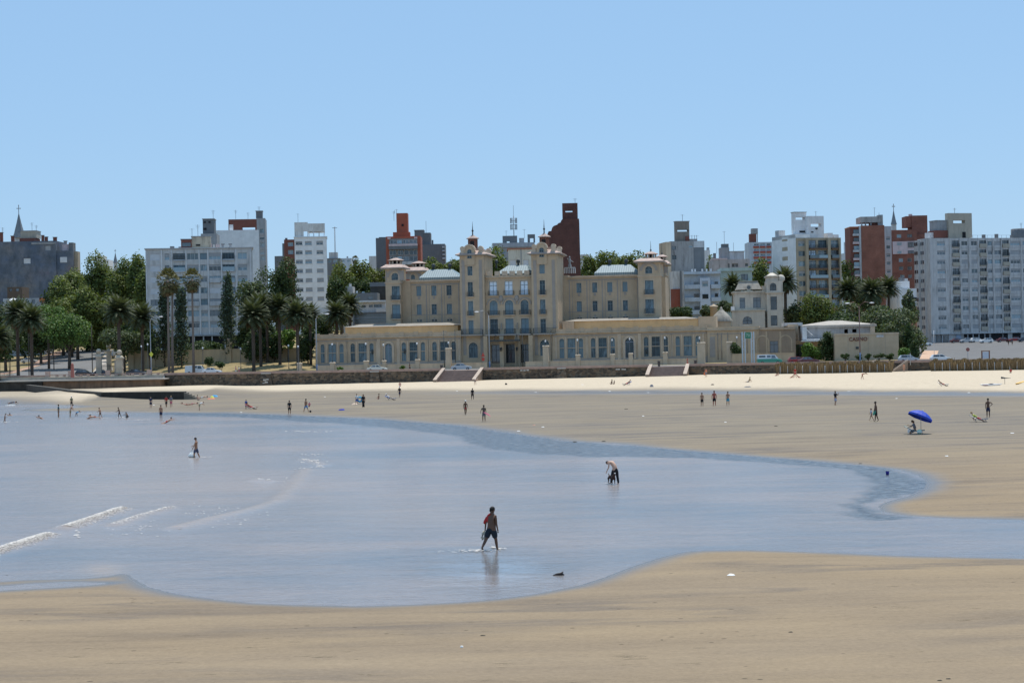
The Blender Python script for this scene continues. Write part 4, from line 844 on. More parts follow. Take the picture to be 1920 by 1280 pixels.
tank(fr, 1554, 1563, 437, 446, WHT, 2, 5, 'roof_room'); tank(fr, 1564, 1574, 440, 446, WHT, 2, 5, 'roof_room'); k_ = MB(); k_.box(.3, 2.3, sl - 4, sl - 1.5, fr.Z(441), fr.Z(427)); k_.build('roof_room', LGR, fr.root)
antenna(fr, 1532, 396, 406, arms=1); pass
# ---------------------------------------------------------------- red brick towers on the right
fr = tower('pale blue far blocks left of the red brick tower', 'building', 1585, 1596, 474, 720, BLU, 8); boxpx(fr, 1588.5, 1596, 453, 480, .5, 6, BLU, 'upper_floors')
fr = tower('red brick tower with a blank front, white corner strip and slotted roof tank', 'apartment building', 1616, 1660, 422.5, 600, brickmat('orange_red_brick', (.33, .12, .08), (.28, .095, .06), (.28, .17, .12)), 12, 0)
boxpx(fr, 1612.5, 1616, 423, 720, -.2, 8, LGR, 'corner_strip'); boxpx(fr, 1595.5, 1612.3, 426, 720, .5, 10, BRD, 'balcony_wing'); boxpx(fr, 1595.5, 1612.3, 424, 426, .2, 10, M_('orange_tile_edge', (.5, .2, .1), .2), 'roof_edge')
for j in range(6):
    y = 430 + j * 15.2; boxpx(fr, 1602, 1612, y, y + 7, .3, .49, GLD if j % 2 else GLS, 'window'); boxpx(fr, 1601, 1612.2, y + 7.3, y + 11.5, -.3, .49, PNK if j % 2 else LGR, 'balcony')
tank(fr, 1615.5, 1657.5, 406, 417, M_('blotchy_grey_concrete', (.40, .38, .36), 1.0), 1, 9, 'water_tank'); tank(fr, 1650, 1657.6, 403, 423, GRY, 1.2, 5, 'stair_head')
for p in (1617, 1624, 1634, 1648): boxpx(fr, p, p + 2, 417.2, 423, 1.2, 1.8, GRY, 'post'); 
boxpx(fr, 1634, 1646, 418, 423, 2, 5, BRD, 'roof_room'); antenna(fr, 1642, 389, 407, arms=1); antenna(fr, 1650.5, 399, 404, arms=0)
fr = tower('grey window strip building squeezed between the red brick towers', 'apartment building', 1660, 1673, 424, 615, LGR, 10, 0, [(1663, 1670)], [(Y_(a), Y_(a + 22)) for a in (270, 330, 385, 440, 495)], ['half', 'dim'])
fr = tower('dark red brick block with a pale pink band and white framed windows', 'apartment building', 1672, 1721, 431, 640, RBR, 12, 0, ops_extra=[(1683, 1691.5, 439, 445.5, 'plain'), (1702.5, 1712, 439, 445.5, 'dark'), (1686, 1694, 484, 491, 'plain'), (1702, 1710, 484, 491, 'dim'), (1686, 1694, 499.5, 506, 'plain'), (1702, 1710, 499.5, 506, 'dim'), (1688, 1696, 515, 521, 'plain'), (1703, 1710, 515, 521, 'plain')])
tank(fr, 1712, 1741, 404.5, 446, RBR, 2, 9, 'stair_tower'); tank(fr, 1700.5, 1711.9, 405.5, 426, RBR, 2.3, 9, 'water_tank'); tank(fr, 1707, 1711.9, 426, 431, BRD, 3, 6, 'roof_room'); boxpx(fr, 1719, 1741, 440, 720, 1, 12, RBR, 'rear_wing')
boxpx(fr, 1675, 1718, 452.5, 476, -.25, -.003, PNK, 'pink_band')
for x0, x1, y0, y1, s_ in ((1683, 1691.5, 454.5, 460, 'half'), (1703, 1716.5, 454.5, 464.5, 'dark'), (1683, 1691, 470.5, 475.5, 'plain'), (1703, 1716.5, 470, 475.8, 'dark')): link('window', winmesh(fr.U(x1) - fr.U(x0), fr.Z(y0) - fr.Z(y1), s_, False), fr.root, (fr.U(x0), -.54, fr.Z(y1)))
tank(fr, 1708, 1713, 401.5, 405, PNK, 4, 6, 'vent')
fr = tower('low white houses below the dark red brick block', 'house', 1681, 1706, 527, 560, WHT, 10); boxpx(fr, 1687, 1719, 541, 720, -3, -.1, WHT, 'front_wing'); boxpx(fr, 1711, 1719, 558, 565, -3.1, -3.003, INT, 'window')
tank(fr, 1688, 1694, 520, 527, DGR, 2, 4, 'roof_tank'); tank(fr, 1697, 1703, 522, 527, LGR, 2, 4, 'roof_tank'); boxpx(fr, 1700, 1719, 574, 720, -5, -3.2, M_('orange_yard_wall', (.42, .2, .12), .3), 'yard_wall')
# ---------------------------------------------------------------- long grey white block at far right
fr = Fr(1745, 590, -18, None, 540, 'apartment_building', 'long grey-white ten storey block filling the right edge, with rows of shuttered windows', 'apartment building')
rR = [(Y_(a), Y_(a + 33)) for a in (300, 363, 427, 491, 555, 618, 683, 746, 809, 873)]; top = fr.Z(446.5)
cR = [(1758.5, 1773.5, 'w'), (1787, 1799.5, 'b'), (1804.5, 1815.5, 'w'), (1822.5, 1833.5, 'w'), (1838, 1850.5, 'b'), (1853.5, 1862, 'w'), (1866, 1878.5, 'w'), (1881, 1893, 'b'), (1896, 1914, 'w'), (1919, 1927, 'w')]
ops = []; st = []; bals = []
rr = random.Random(3)
for i, (x0, x1, k) in enumerate(cR):
    for j, (r0, r1) in enumerate(rR):
        u0, u1 = fr.U(x0), fr.U(x1); z0, z1 = fr.Z(r1), fr.Z(r0)
        if k == 'b': ops.append((u0, u1, z0 - .35, z1 + .15, False)); st.append('dark'); bals.append((u0, u1, z0 - .35))
        else: ops.append((u0, u1, z0 + .1, z1 - .1, False)); st.append(rr.choice(['dimblind', 'half', 'blind', 'blind', 'dim', 'plain']) if i else rr.choice(['half', 'blind', 'dimblind']))
W_R = M_('grey_white_weathered', (.56, .545, .53), .7)
mb = MB(); wall_block(mb, 0, fr.U(2120), 0, 7.5, -3, top, ops); mb.build('front_wall', W_R, fr.root)
for o_, s_ in zip(ops, st): put_windows(fr.root, [o_], s_)
for k, (a, b_, z) in enumerate(bals): balcony(fr.root, a, b_, z, .95, .5, 0, M_('buff_balcony', (.42, .38, .31), .4), .2, 'solid' if k % 3 else 'bars')
for px in (1783.5, 1802, 1819, 1836.5, 1852, 1864, 1879.6, 1894.5, 1917): boxpx(fr, px - .7, px + .7, 447, 627, -.35, -.003, W_R, 'pilaster')
for j, r in enumerate(rR): 
    mb = MB(); z = fr.Z(r[1]) - .55; mb.box(fr.U(1803), fr.U(2119), -.1, -.002, z - .12, z); mb.build('floor_band', LGR, fr.root)
fr3 = fr; dl = 5.2
def side_piece(xo, y0, y1, pxs, pys, z1):
    mb = MB(); mb.box(xo, .2, y0, y1, -3, z1); o = mb.build('side_wing', W_R, fr.root)
    for yy in pxs:
        for (r0, r1) in rR: mb = MB(); mb.box(xo - .06, xo - .003, yy, yy + .7, fr.Z(r1) + .3, fr.Z(r0) - .1); mb.build('side_window', GLD, o)
side_piece(-.5, 2.5, 5, [], 0, top); side_piece(-1.2, 5.01, 7.5, [], 0, top - .4)
for yy, xo in ((2.8, -.5), (3.9, -.5), (5.3, -1.2), (6.4, -1.2)):
    mb = MB()
    for (r0, r1) in rR: mb.box(xo - .07, xo - .003, yy, yy + .8, fr.Z(r1) + .3, fr.Z(r0) - .1)
    o = mb.build('side_windows', GLD, fr.root)
boxpx(fr, 1754, 1775, 629, 644, -.15, -.004, GLD, 'entrance_glazing')
for x0, x1 in ((1806, 1853), (1857, 1878), (1880, 1888), (1897, 1912)): boxpx(fr, x0, x1, 627.5, 640, -.15, -.004, INT, 'shop_opening')  # solid dark slabs painting the shade inside the shop fronts
for p in (1752, 1765, 1778, 1813, 1823, 1834, 1845): boxpx(fr, p - .6, p + .6, 627.5, 644, -.5, -.16, LGR, 'column')
mb = MB(); mb.box(-.3, fr.U(2118), -.9, -.004, fr.Z(627) , fr.Z(625.4)); mb.build('canopy', LGR, fr.root); boxpx(fr, 1791, 1800, 628, 642, -.2, -.005, M_('blue_door_panel', (.35, .42, .52), .2), 'panel')
o = tank(fr, 1781, 1825, 399.5, 446, BEI, 2, 7.2, 'roof_tower', opening=(1790, 1812, 413, 418.5)); boxpx(fr, 1807, 1813, 435, 446, 1.85, 1.99, INT, 'door')
tank(fr, 1758.5, 1781, 414, 432, GRY, 3, 7.2, 'water_tank', cap=GRY); tank(fr, 1757, 1781, 432, 446, BRD, 2.5, 7.2, 'penthouse'); tank(fr, 1746, 1757, 436, 446, WHT, 4, 7.2, 'roof_room')
mb = MB(); x = fr.U(1915, 4); mb.lathe([(2.9, top), (2.9, fr.Z(431, v=6)), (2.6, fr.Z(430, v=6)), (.01, fr.Z(429.5, v=6))], x, 4, 16); mb.build('round_tank', DGR, fr.root)
for p, t in ((1848, 440), (1872, 439), (1901, 441)): tank(fr, p - 2, p + 2, t, 447, DGR, 2, 3, 'chimney')
antenna(fr, 1793, 390, 400, arms=2); antenna(fr, 1917, 418, 430, arms=2)
mb = MB(); mb.tube([(fr.U(1822, 1), 1, top + .9), (fr.U(1900, 1), 1, top + .9)], .04, 4)
for i in range(9): x = fr.U(1826 + i * 9, 1); mb.box(x - .03, x + .03, .97, 1.03, top, top + .9)
mb.build('roof_railing', ANT, fr.root)
# ================================================================ the hotel
HW = M_('hotel_beige_plaster', (.50, .395, .275), .3, stain=(.2, .17, .14)); HW2 = M_('hotel_trim_plaster', (.55, .45, .34), .35); HG = M_('hotel_grey_render', (.34, .31, .28), .2)
HLW = M_('hotel_wing_render', (.49, .385, .272), .3); HOC = M_('sunlit_ochre_plaster', (.60, .42, .22), .2)  # HOC: ochre carries the sunlit tone of the clerestory gable end
TILE = mat('salmon_roof_tile', (.46, .35, .30), .85, .25, 1.5, streak=.3); CUP = brickmat('cupola_brick', (.23, .10, .07), (.18, .08, .055), (.2, .12, .09))
m, n, b = nodes('standing_seam_metal'); SEAM = m
tc = N(n, 'ShaderNodeTexCoord'); wv = N(n, 'ShaderNodeTexWave'); wv.inputs['Scale'].default_value = .6; n.links.new(tc.outputs['Object'], wv.inputs['Vector'])
n.links.new(ramp(n, wv.outputs['Fac'], [(0, (.13, .19, .21)), (.7, (.19, .255, .28)), (1, (.24, .31, .33))]), b.inputs['Base Color']); b.inputs['Roughness'].default_value = .6; bump(n, b, wv.outputs['Fac'], .03, .3)
hf = Fr(960, 430, 8, 2.6, 600, 'hotel_building', 'huge beige seaside hotel with two tall curved-gabled towers and long low wings', 'hotel')
HR = hf.root
def U(px, v=0): return hf.U(px, v)
def Zc(py, v=0, px=960): return hf.Z(py, px, v)
def ZL(py, px, v=0):   # height of a feature measured at its own column
    return CH + ray(px, py)[1] * (hf.D - hf.U(px, v, py) * hf.s + v * hf.c) / F - hf.zb
def hb(x0, x1, v0, v1, z0, z1, mt, name, parent=None): k = MB(); k.box(x0, x1, v0, v1, z0, z1); return k.build(name, mt, parent or HR)
def cornice(parent, x0, x1, y0, y1, z, h=.35, o=.45, mt=None):
    k = MB(); k.box(x0 - o, x1 + o, y0 - o, y1 + o, z + h * .45, z + h); k.box(x0 - o * .5, x1 + o * .5, y0 - o * .5, y1 + o * .5, z, z + h * .448); return k.build('cornice', mt or HW2, parent)
def surround(k, a, b_, c, d, y, w_=.18, arch=False, p=.08):
    if not arch:
        k.box(a - w_, a, y - p, y - .003, c, d); k.box(b_, b_ + w_, y - p, y - .003, c, d); k.box(a - w_ * 1.3, b_ + w_ * 1.3, y - p * 1.5, y - .003, d, d + w_)
    else:
        r = (b_ - a) / 2; zc = d - r; mx = (a + b_) / 2; k.box(a - w_, a, y - p, y - .003, c, zc); k.box(b_, b_ + w_, y - p, y - .003, c, zc)
        for i in range(10):
            t0, t1 = math.pi * i / 10, math.pi * (i + 1) / 10; pts = [(mx - q * math.cos(t), zc + q * math.sin(t)) for q, t in ((r, t0), (r, t1), (r + w_, t1), (r + w_, t0))]
            k.prism(pts, y - p, y - .003)
def archglass(parent, a, b_, c, d, y, mt=None, fr=None):
    """glazed arched window or door: pane with radial head and bars"""
    mt = mt or GLH; fr = fr or FRT; r = (b_ - a) / 2; zc = d - r; mx = (a + b_) / 2; k = MB()
    pts = [(a, c), (b_, c)] + [(mx + r * math.cos(math.pi * i / 12), zc + r * math.sin(math.pi * i / 12)) for i in range(13)]
    k.prism(pts, y + .24, y + .26, 1); k.box(a, b_, y + .18, y + .24, zc - .06, zc + .06, 0); k.box(mx - .05, mx + .05, y + .18, y + .24, c, zc + r * .98, 0)
    for s_ in (-1, 1): k.box(mx + s_ * (r - .04) - .05, mx + s_ * (r - .04) + .05, y + .17, y + .238, c, zc, 0); k.tube([(mx, y + .2, zc), (mx + s_ * r * .7, y + .2, zc + r * .7)], .04, 4, 0)
    k.box(a, b_, y + .18, y + .24, c, c + .12, 0); return k.build('window', [fr, mt], parent)
def block_(name, x0, x1, y0, y1, z1, ops, mt=None, styles='hotel', z0=0, label=None, roof=True):
    k = MB(); wall_block(k, x0, x1, y0, y1, z0, z1, ops, m=0, roof=roof); o = k.build(name, mt or HW, HR)
    if label: o['label'] = label
    for i, op in enumerate(ops):
        a, b_, c, d, ar = op; st = styles[i] if isinstance(styles, list) else styles
        if st == 'hole': continue
        if ar: archglass(o, a, b_, c, d, y0)
        else: put_windows(o, [op], st, y0)
        s_ = MB(); surround(s_, a, b_, c, d, y0, .16, ar); s_.build('window_surround', HW2, o)
    return o
def x7(c): return 700 + c / 3.657
def x9(c): return 940 + c / 3.657
def lantern(parent, cx, cy, z0, w_, h, spire_top=None, mt=None, rows=True):
    """open cupola with a tiled cap, standing on a roof"""
    k = MB(); n_ = 8; r = w_ / 2; k.lathe([(r * .8, z0 - .3), (r * .8, z0 + h * .12)], cx, cy, 8, smooth=False)
    for i in range(8): a = math.pi / 4 * i + .39; k.tube([(cx + r * .72 * math.cos(a), cy + r * .72 * math.sin(a), z0), (cx + r * .72 * math.cos(a), cy + r * .72 * math.sin(a), z0 + h * .6)], w_ * .06, 4)
    k.lathe([(r * .45, z0), (r * .45, z0 + h * .6)], cx, cy, 8, smooth=False, m=1)  # dark core paints the shade inside the cupola
    o = k.build('cupola', [mt or HW2, INT], parent); k = MB()
    k.lathe([(r * 1.05, z0 + h * .6), (r * 1.12, z0 + h * .66), (r * .7, z0 + h * .82), (r * .25, z0 + h * .97), (.01, z0 + h)], cx, cy, 8, smooth=False); k.build('cupola_roof', TILE, o)
    if spire_top: k = MB(); k.ball((cx, cy, z0 + h + .25), .22, 0, 8); k.tube([(cx, cy, z0 + h - .2), (cx, cy, z0 + h + .8), (cx, cy, spire_top)], [.1, .07, .025], 5); k.build('finial', IRON, o)
# ---- towers
zb_t = 0
def tower_h(xl, xr, wl, wr, dx, label, al, ar_, dep=13):
    """tower between pixel columns xl..xr with one window column wl..wr; dx = crop origin of the measured rows"""
    a, b_ = U(xl), U(xr); wa, wb = U(wl), U(wr); m_ = (wa + wb) / 2; pc = (wl + wr) / 2
    rows = ROWT if dx == 700 else ROWT2
    Zt = lambda cy: ZL(370 + cy / 3.657, pc)
    ze = Zt(398 if dx == 700 else 390); ops = [(wa, wb, Zt(r1), Zt(r0), False) for r0, r1 in rows]
    gw = (U(al), U(ar_)); g0 = Zt(1100 if dx == 700 else 1085); g1 = Zt(995 if dx == 700 else 975); ops.append((gw[0], gw[1], g0, g1, True))
    o = block_('tower', a, b_, 0, dep, ze, ops, HW, 'hotel', label=label)
    # curved gable with its own arched window and side scrolls
    r = (U(pc + 9.6) - U(pc - 9.6)) / 2; gz = Zt(328 if dx == 700 else 313); k = MB(); zc = gz - r
    for y0, y1 in ((-.25, .6),):
        w0, w1, wz0, wz1 = wa + .1, wb - .1, ze + .02, Zt(357 if dx == 700 else 345)
        t = MB(); facade(t, m_ - r, m_ + r, ze - 2.2, zc, [(w0, w1, Zt(420 if dx == 700 else 410), wz1, True)] if wz1 < zc else [], y0, .4); k.add(t.v, t.f)
        pts = [(m_ + r * math.cos(math.pi * i / 14), zc + r * math.sin(math.pi * i / 14)) for i in range(15)]
        k.prism(pts, y0, y1)
        k.box(m_ - r, m_ + r, y0 + .41, y1, ze - 2.2, zc)
        k.quad((m_ - r, y0, ze - 2.2), (m_ - r, y0 + .41, ze - 2.2), (m_ - r, y0 + .41, zc), (m_ - r, y0, zc)); k.quad((m_ + r, y0, ze - 2.2), (m_ + r, y0 + .41, ze - 2.2), (m_ + r, y0 + .41, zc), (m_ + r, y0, zc))
    g = k.build('curved_gable', HW, o)
    archglass(g, w0, w1, Zt(420 if dx == 700 else 410), wz1, -.5)
    k = MB()
    for i in range(14):
        t0, t1 = math.pi * i / 14, math.pi * (i + 1) / 14; k.prism([(m_ + q * math.cos(t), zc + q * math.sin(t)) for q, t in ((r - .1, t0), (r + .22, t0), (r + .22, t1), (r - .1, t1))], -.4, .7)
    k.build('gable_moulding', HW2, g)
    # tiled skirt roof, corner scrolls, drum
    k = MB(); e = .9; H_ = 1.15
    k.frus(a - e, b_ + e, -.8, dep + e, ze + .25, ze + H_, (b_ - a) * .17 + e, e + 1.2); k.build('skirt_roof', TILE, o)
    cornice(o, a, b_, 0, dep, ze - .1, .34, .85, HG)
    k = MB()
    for s_ in (-1, 1):
        cx = (a + .7) if s_ < 0 else (b_ - .7)
        for yy in (.1, dep - 1.2):
            k.tube([(cx, yy - .35, gz - .75), (cx, yy + 1.3, gz - .75)], .55, 12); k.box(cx - .42, cx + .42, yy - .3, yy + 1.2, ze + .3, gz - .75)
        k.box(cx - .45, cx + .45, 1.7, dep - 1.2, ze + .4, gz - 1.1)
    k.build('scroll_parapet', HW2, o)
    k = MB(); k.box(a + 1, b_ - 1, 1.5, dep - 2, ze + H_ - .4, ze + H_ + .5); k.build('roof_terrace', TILE, o)
    cz = Zt(330 if dx == 700 else 318); cw = (U(x7(710)) - U(x7(650))); cy = 4.0; ct = Zt(250 if dx == 700 else 238)
    k = MB(); k.lathe([(cw * .5, cz - 3), (cw * .5, cz + (ct - cz) * .62)], m_ + .15, cy, 8, smooth=False)
    for i in range(8): q = math.pi / 4 * i + .39; k.box(m_ + .15 + cw * .5 * math.cos(q) - .12, m_ + .15 + cw * .5 * math.cos(q) + .12, cy + cw * .5 * math.sin(q) - .12, cy + cw * .5 * math.sin(q) + .12, cz - 1, cz + (ct - cz) * .64, 0)
    dr = k.build('brick_drum', CUP, o); k = MB(); z_ = cz + (ct - cz) * .62
    k.box(m_ - .3, m_ + .6, cy - cw * .5 - .06, cy - cw * .3, cz + .1, z_ - .5); k.build('drum_opening_shade', INT, dr); k = MB()  # dark block painting the shade inside the drum
    k.lathe([(cw * .5, z_), (cw * .74, z_ + .05), (cw * .72, z_ + .22), (cw * .4, z_ + (ct - z_) * .55), (cw * .1, z_ + (ct - z_) * .95), (.01, ct)], m_ + .15, cy, 8, smooth=False); k.build('drum_roof', TILE, dr)
    k = MB(); st = Zt(158 if dx == 700 else 143); k.tube([(m_ + .15, cy, ct - .3), (m_ + .15, cy, ct + 1.4), (m_ + .15, cy, ct + 2.0), (m_ + .15, cy, st)], [.16, .1, .06, .02], 6); k.ball((m_ + .15, cy, ct + .9), .26); k.build('finial', IRON, dr)
    # pilaster strips, balconies
    k = MB()
    for p0, p1 in ((a + .45, a + 1.15), (b_ - 1.15, b_ - .45)): k.box(p0, p1, -.06, -.003, Zt(1080), Zt(430))
    k.build('grey_pilaster', HG, o)
    for i, (r0, r1) in enumerate(rows):
        if i == 0: continue
        if i < 3: balcony(o, wa - .15, wb + .15, Zt(r1), .95, .35, 0, HW2)
        else: balcony(o, a + .3, b_ - .5, Zt(r1 + 4), 1.15, 1.3, 0, HG, .3)
    return o
ROWT = [(472, 535), (580, 680), (710, 810), (842, 936)]; ROWT2 = [(460, 522), (568, 667), (700, 800), (832, 928)]
tower_h(864, x7(766), x7(652), x7(687), 700, 'left tower with curved gable, brick drum and thin spire', x7(650), x7(712))
tower_h(x9(213), x9(388), x9(268), x9(305), 940, 'right tower with curved gable, brick drum and thin spire', x9(262), x9(325))
# ---- centre block between the towers
cx0, cx1 = U(x7(767)), U(x9(211)); cc_ = [(918.8, 933), (947.6, 962.4), (977, 991)]; v = 1.2
Zm = lambda cy: ZL(370 + cy / 3.657, 933)
ops = []; st = []
for x0, x1 in cc_:
    ops += [(U(x0, v), U(x1, v), Zm(672), Zm(574), False), (U(x0 - .3, v), U(x1 + .7, v), Zm(806), Zm(704), True), (U(x0, v), U(x1 + .5, v), Zm(937), Zm(832), False)]; st += ['hotelb', 'a', 'hotel']
for x0, x1 in ((x7(805), x7(870)), (x7(905), x7(975)), (x9(22), x9(100)), (x9(130), x9(195))): ops.append((U(x0, v), U(x1, v), 1.2, Zm(1010), False)); st.append('dark')
o = block_('centre_block', cx0 + .004, cx1 - .004, v, 14, Zm(536), ops, HW, st)
cornice(o, cx0 + .5, cx1 - .5, v, 13.5, Zm(552), .3, .42)
for i in range(6): x = cx0 + 1 + (cx1 - cx0 - 2.2) * i / 5; k = MB(); k.box(x - .5, x + .6, v - .1, v + .8, Zm(536), Zm(505)); k.build('parapet_pier', HW2, o)
for x0, x1 in cc_:
    balcony(o, U(x0, v) - .2, U(x1, v) + .3, Zm(672), 1.0, .4, v, HW2); balcony(o, U(x0, v) - .3, U(x1, v) + .5, Zm(806), .95, .4, v, HW2); balcony(o, U(x0, v) - .2, U(x1, v) + .4, Zm(937), 1.1, .3, v, HW2)
k = MB()
for x0 in (940, 969.8): x = U(x0, v); k.ball((x, v - .1, Zm(695)), .55, 0, 8, (.55, .2, .75)); k.box(x - .1, x + .1, v - .35, v - .003, Zm(905), Zm(862))
for x0, x1 in cc_: 
    mx, r = (U(x0, v) + U(x1 + .5, v)) / 2, (U(x1, v) - U(x0, v)) / 2 + .45
    for i in range(12): t0, t1 = math.pi * i / 12, math.pi * (i + 1) / 12; k.prism([(mx + q * math.cos(t), Zm(735) + q * math.sin(t)) for q, t in ((r, t0), (r + .3, t0), (r + .3, t1), (r, t1))], v - .16, v - .003)
k.build('relief_ornament', HG, o)
# metal hipped roof and vent pots
def seamroof(x0, x1, xt0, xt1, yb, yt, v0, v1, pots, px):
    z0, z1 = ZL(yb, px, v0 + 3), ZL(yt, px, v0 + 4); k = MB(); a, b_ = U(x0, v0), U(x1, v0); a1, b1 = U(xt0, v0 + 4), U(xt1, v0 + 4)
    vs = [(a, v0, z0), (b_, v0, z0), (b_, v1, z0), (a, v1, z0), (a1, v0 + 4, z1), (b1, v0 + 4, z1), (b1, v1 - 4, z1), (a1, v1 - 4, z1), (a, v0, z0 - 1), (b_, v0, z0 - 1), (b_, v1, z0 - 1), (a, v1, z0 - 1)]
    k.add(vs, [(4, 5, 6, 7), (0, 1, 5, 4), (1, 2, 6, 5), (2, 3, 7, 6), (3, 0, 4, 7), (8, 9, 1, 0), (9, 10, 2, 1), (11, 8, 0, 3)]); o = k.build('metal_roof', SEAM, HR)
    for p in pots: k = MB(); x = U(p, v0 + 4); k.lathe([(.25, z1 - .5), (.22, z1 + .5), (.42, z1 + .55), (.42, z1 + 1.1), (.25, z1 + 1.35), (.01, z1 + 1.4)], x, v0 + 4.3, 8); k.build('vent_pot', IRON, o)
seamroof(930, 995.5, 955, 990, 513.5, 497.5, 2.5, 14, (932.5, 973.5), 960)
# portico and canopy
k = MB(); k.box(cx0 + .2, cx1 - .2, -2.2, v - .004, Zm(945) - .1, Zm(945) + .25); k.build('portico_slab', HG, o)
k = MB(); z = Zm(985); a, b_ = U(x7(830)), U(x7(1005)); k.box(a, b_, -4.5, -2.21, z, z + .12); k.box(a - .6, b_ + .6, -4.6, -4.45, z - .1, z + .25)
for i in range(9): x = a + (b_ - a) * i / 8; k.box(x - .04, x + .04, -4.5, -2.2, z + .121, z + .2)
for x in (a + .5, b_ - .5): k.tube([(x, -4.3, z + .1), (x, -2.2, z + 1.4)], .05, 4)
k.build('glass_canopy', IRON, o)
k = MB(); lo = 0
for x in (x7(775), x7(885), x7(992), x9(112), x9(205)): X = U(x); k.box(X - .45, X + .45, -2.1, -1.3, 0, Zm(950)); 
k.build('portico_column', HW, o)
for x in (x7(880), x7(990), x9(4), x9(112)): k = MB(); X = U(x); k.lathe([(.08, Zm(1055)), (.2, Zm(1045)), (.26, Zm(1033)), (.05, Zm(1028))], X, -2.35, 6); k.build('wall_lantern', IRON, o)
# ---- main wings, set back
vw = 13
def wing(px0, px1, cols, rows, ycor, label):
    pm = (px0 + px1) / 2; Z_ = lambda cy: ZL(370 + cy / 3.657, pm, vw); ops = []
    for c0, c1 in cols:
        for r0, r1 in rows: ops.append((U(c0, vw), U(c1, vw), Z_(r1), Z_(r0), False))
    o = block_('upper_wing', U(px0, vw), U(px1, vw), vw, vw + 13, Z_(ycor - 12), ops, HW, 'french', label=label)
    cornice(o, U(px0, vw) + .5, U(px1, vw) - .5, vw, vw + 12.5, Z_(ycor + 3), .4, .5)
    k = MB(); zt = Z_(ycor + 14)
    for i, (c0, c1) in enumerate(cols):
        x = (U(c0, vw) + U(c1, vw)) / 2; k.box(x - .25, x + .25, vw - .12, vw - .003, Z_(rows[0][1] + 22), Z_(rows[0][1] + 4)); k.box(x - .18, x + .18, vw - .1, vw - .003, Z_(rows[1][1] + 48), Z_(rows[1][1] + 24))
    k.build('keystone_ornament', HG, o); k = MB()
    xs = [U(px0, vw) + .6] + [(U(cols[i][1], vw) + U(cols[i + 1][0], vw)) / 2 for i in range(len(cols) - 1)] + [U(px1, vw) - .6]
    for x in xs: k.box(x - .12, x + .12, vw - .05, vw - .003, 6, zt); k.box(x + .6, x + .7, vw - .05, vw - .003, 6, zt)
    k.box(U(px0, vw) + .2, U(px1, vw) - .2, vw - .07, vw - .003, zt - .25, zt); k.box(U(px0, vw) + .2, U(px1, vw) - .2, vw - .045, vw - .003, Z_(rows[1][1]) - .15, Z_(rows[1][1]))
    k.build('wall_panel_moulding', HG, o); return o
rw = [(605, 674), (732, 802), (836, 850)]; wing(750, 866, [(x7(a), x7(c)) for a, c in ((300, 333), (402, 437), (506, 541))], rw, 578, 'left upper wing')
rw = [(582, 650), (708, 778), (820, 838)]; ow = wing(1064, 1202, [(x9(a), x9(c)) for a, c in ((520, 554), (628, 662), (731, 766), (836, 870))], rw, 546, 'right upper wing')
z_ = ZL(370 + 545 / 3.657, 1055, 8); hb(U(1046.4, 5), U(1048, 5) + 1.3, 12.9, 26, 0, ZL(370 + 534 / 3.657, 1064, 13), HW, 'link_wall'); 
seamroof(787, 864, 806, 848, 520.5, 505, vw + 1, vw + 12, (x7(418), x7(531)), 825); seamroof(x9(644), x9(945), x9(700), x9(892), 511.5, 496.5, vw + 1, vw + 12, (x9(750), x9(863)), 1155)
k = MB(); x0, x1 = U(x9(438), vw), U(x9(512), vw); z = ZL(370 + 520 / 3.657, 1070, vw); k.box(x0, x1, vw + .2, vw + .6, z + 1.2, z + 1.4)
for i in range(7): x = x0 + (x1 - x0) * i / 6; k.box(x - .1, x + .1, vw + .2, vw + .6, z, z + 1.2)
k.build('roof_balustrade', LGR, ow); k = MB(); x = (x0 + x1) / 2; k.lathe([(.42, z + 1.4), (.35, z + 2), (.2, z + 2.3), (.36, z + 2.9), (.22, z + 3.3), (.18, z + 3.5)], x, vw + .5, 8); k.ball((x, vw + .5, z + 3.7), .22)
k.tube([(x + .2, vw + .5, z + 2.9), (x + .9, vw + .5, z + 2.6)], [.13, .07], 5); k.tube([(x - .2, vw + .5, z + 2.9), (x - .5, vw + .4, z + 3.5)], [.13, .07], 5); k.build('roof_statue', GRY, ow)
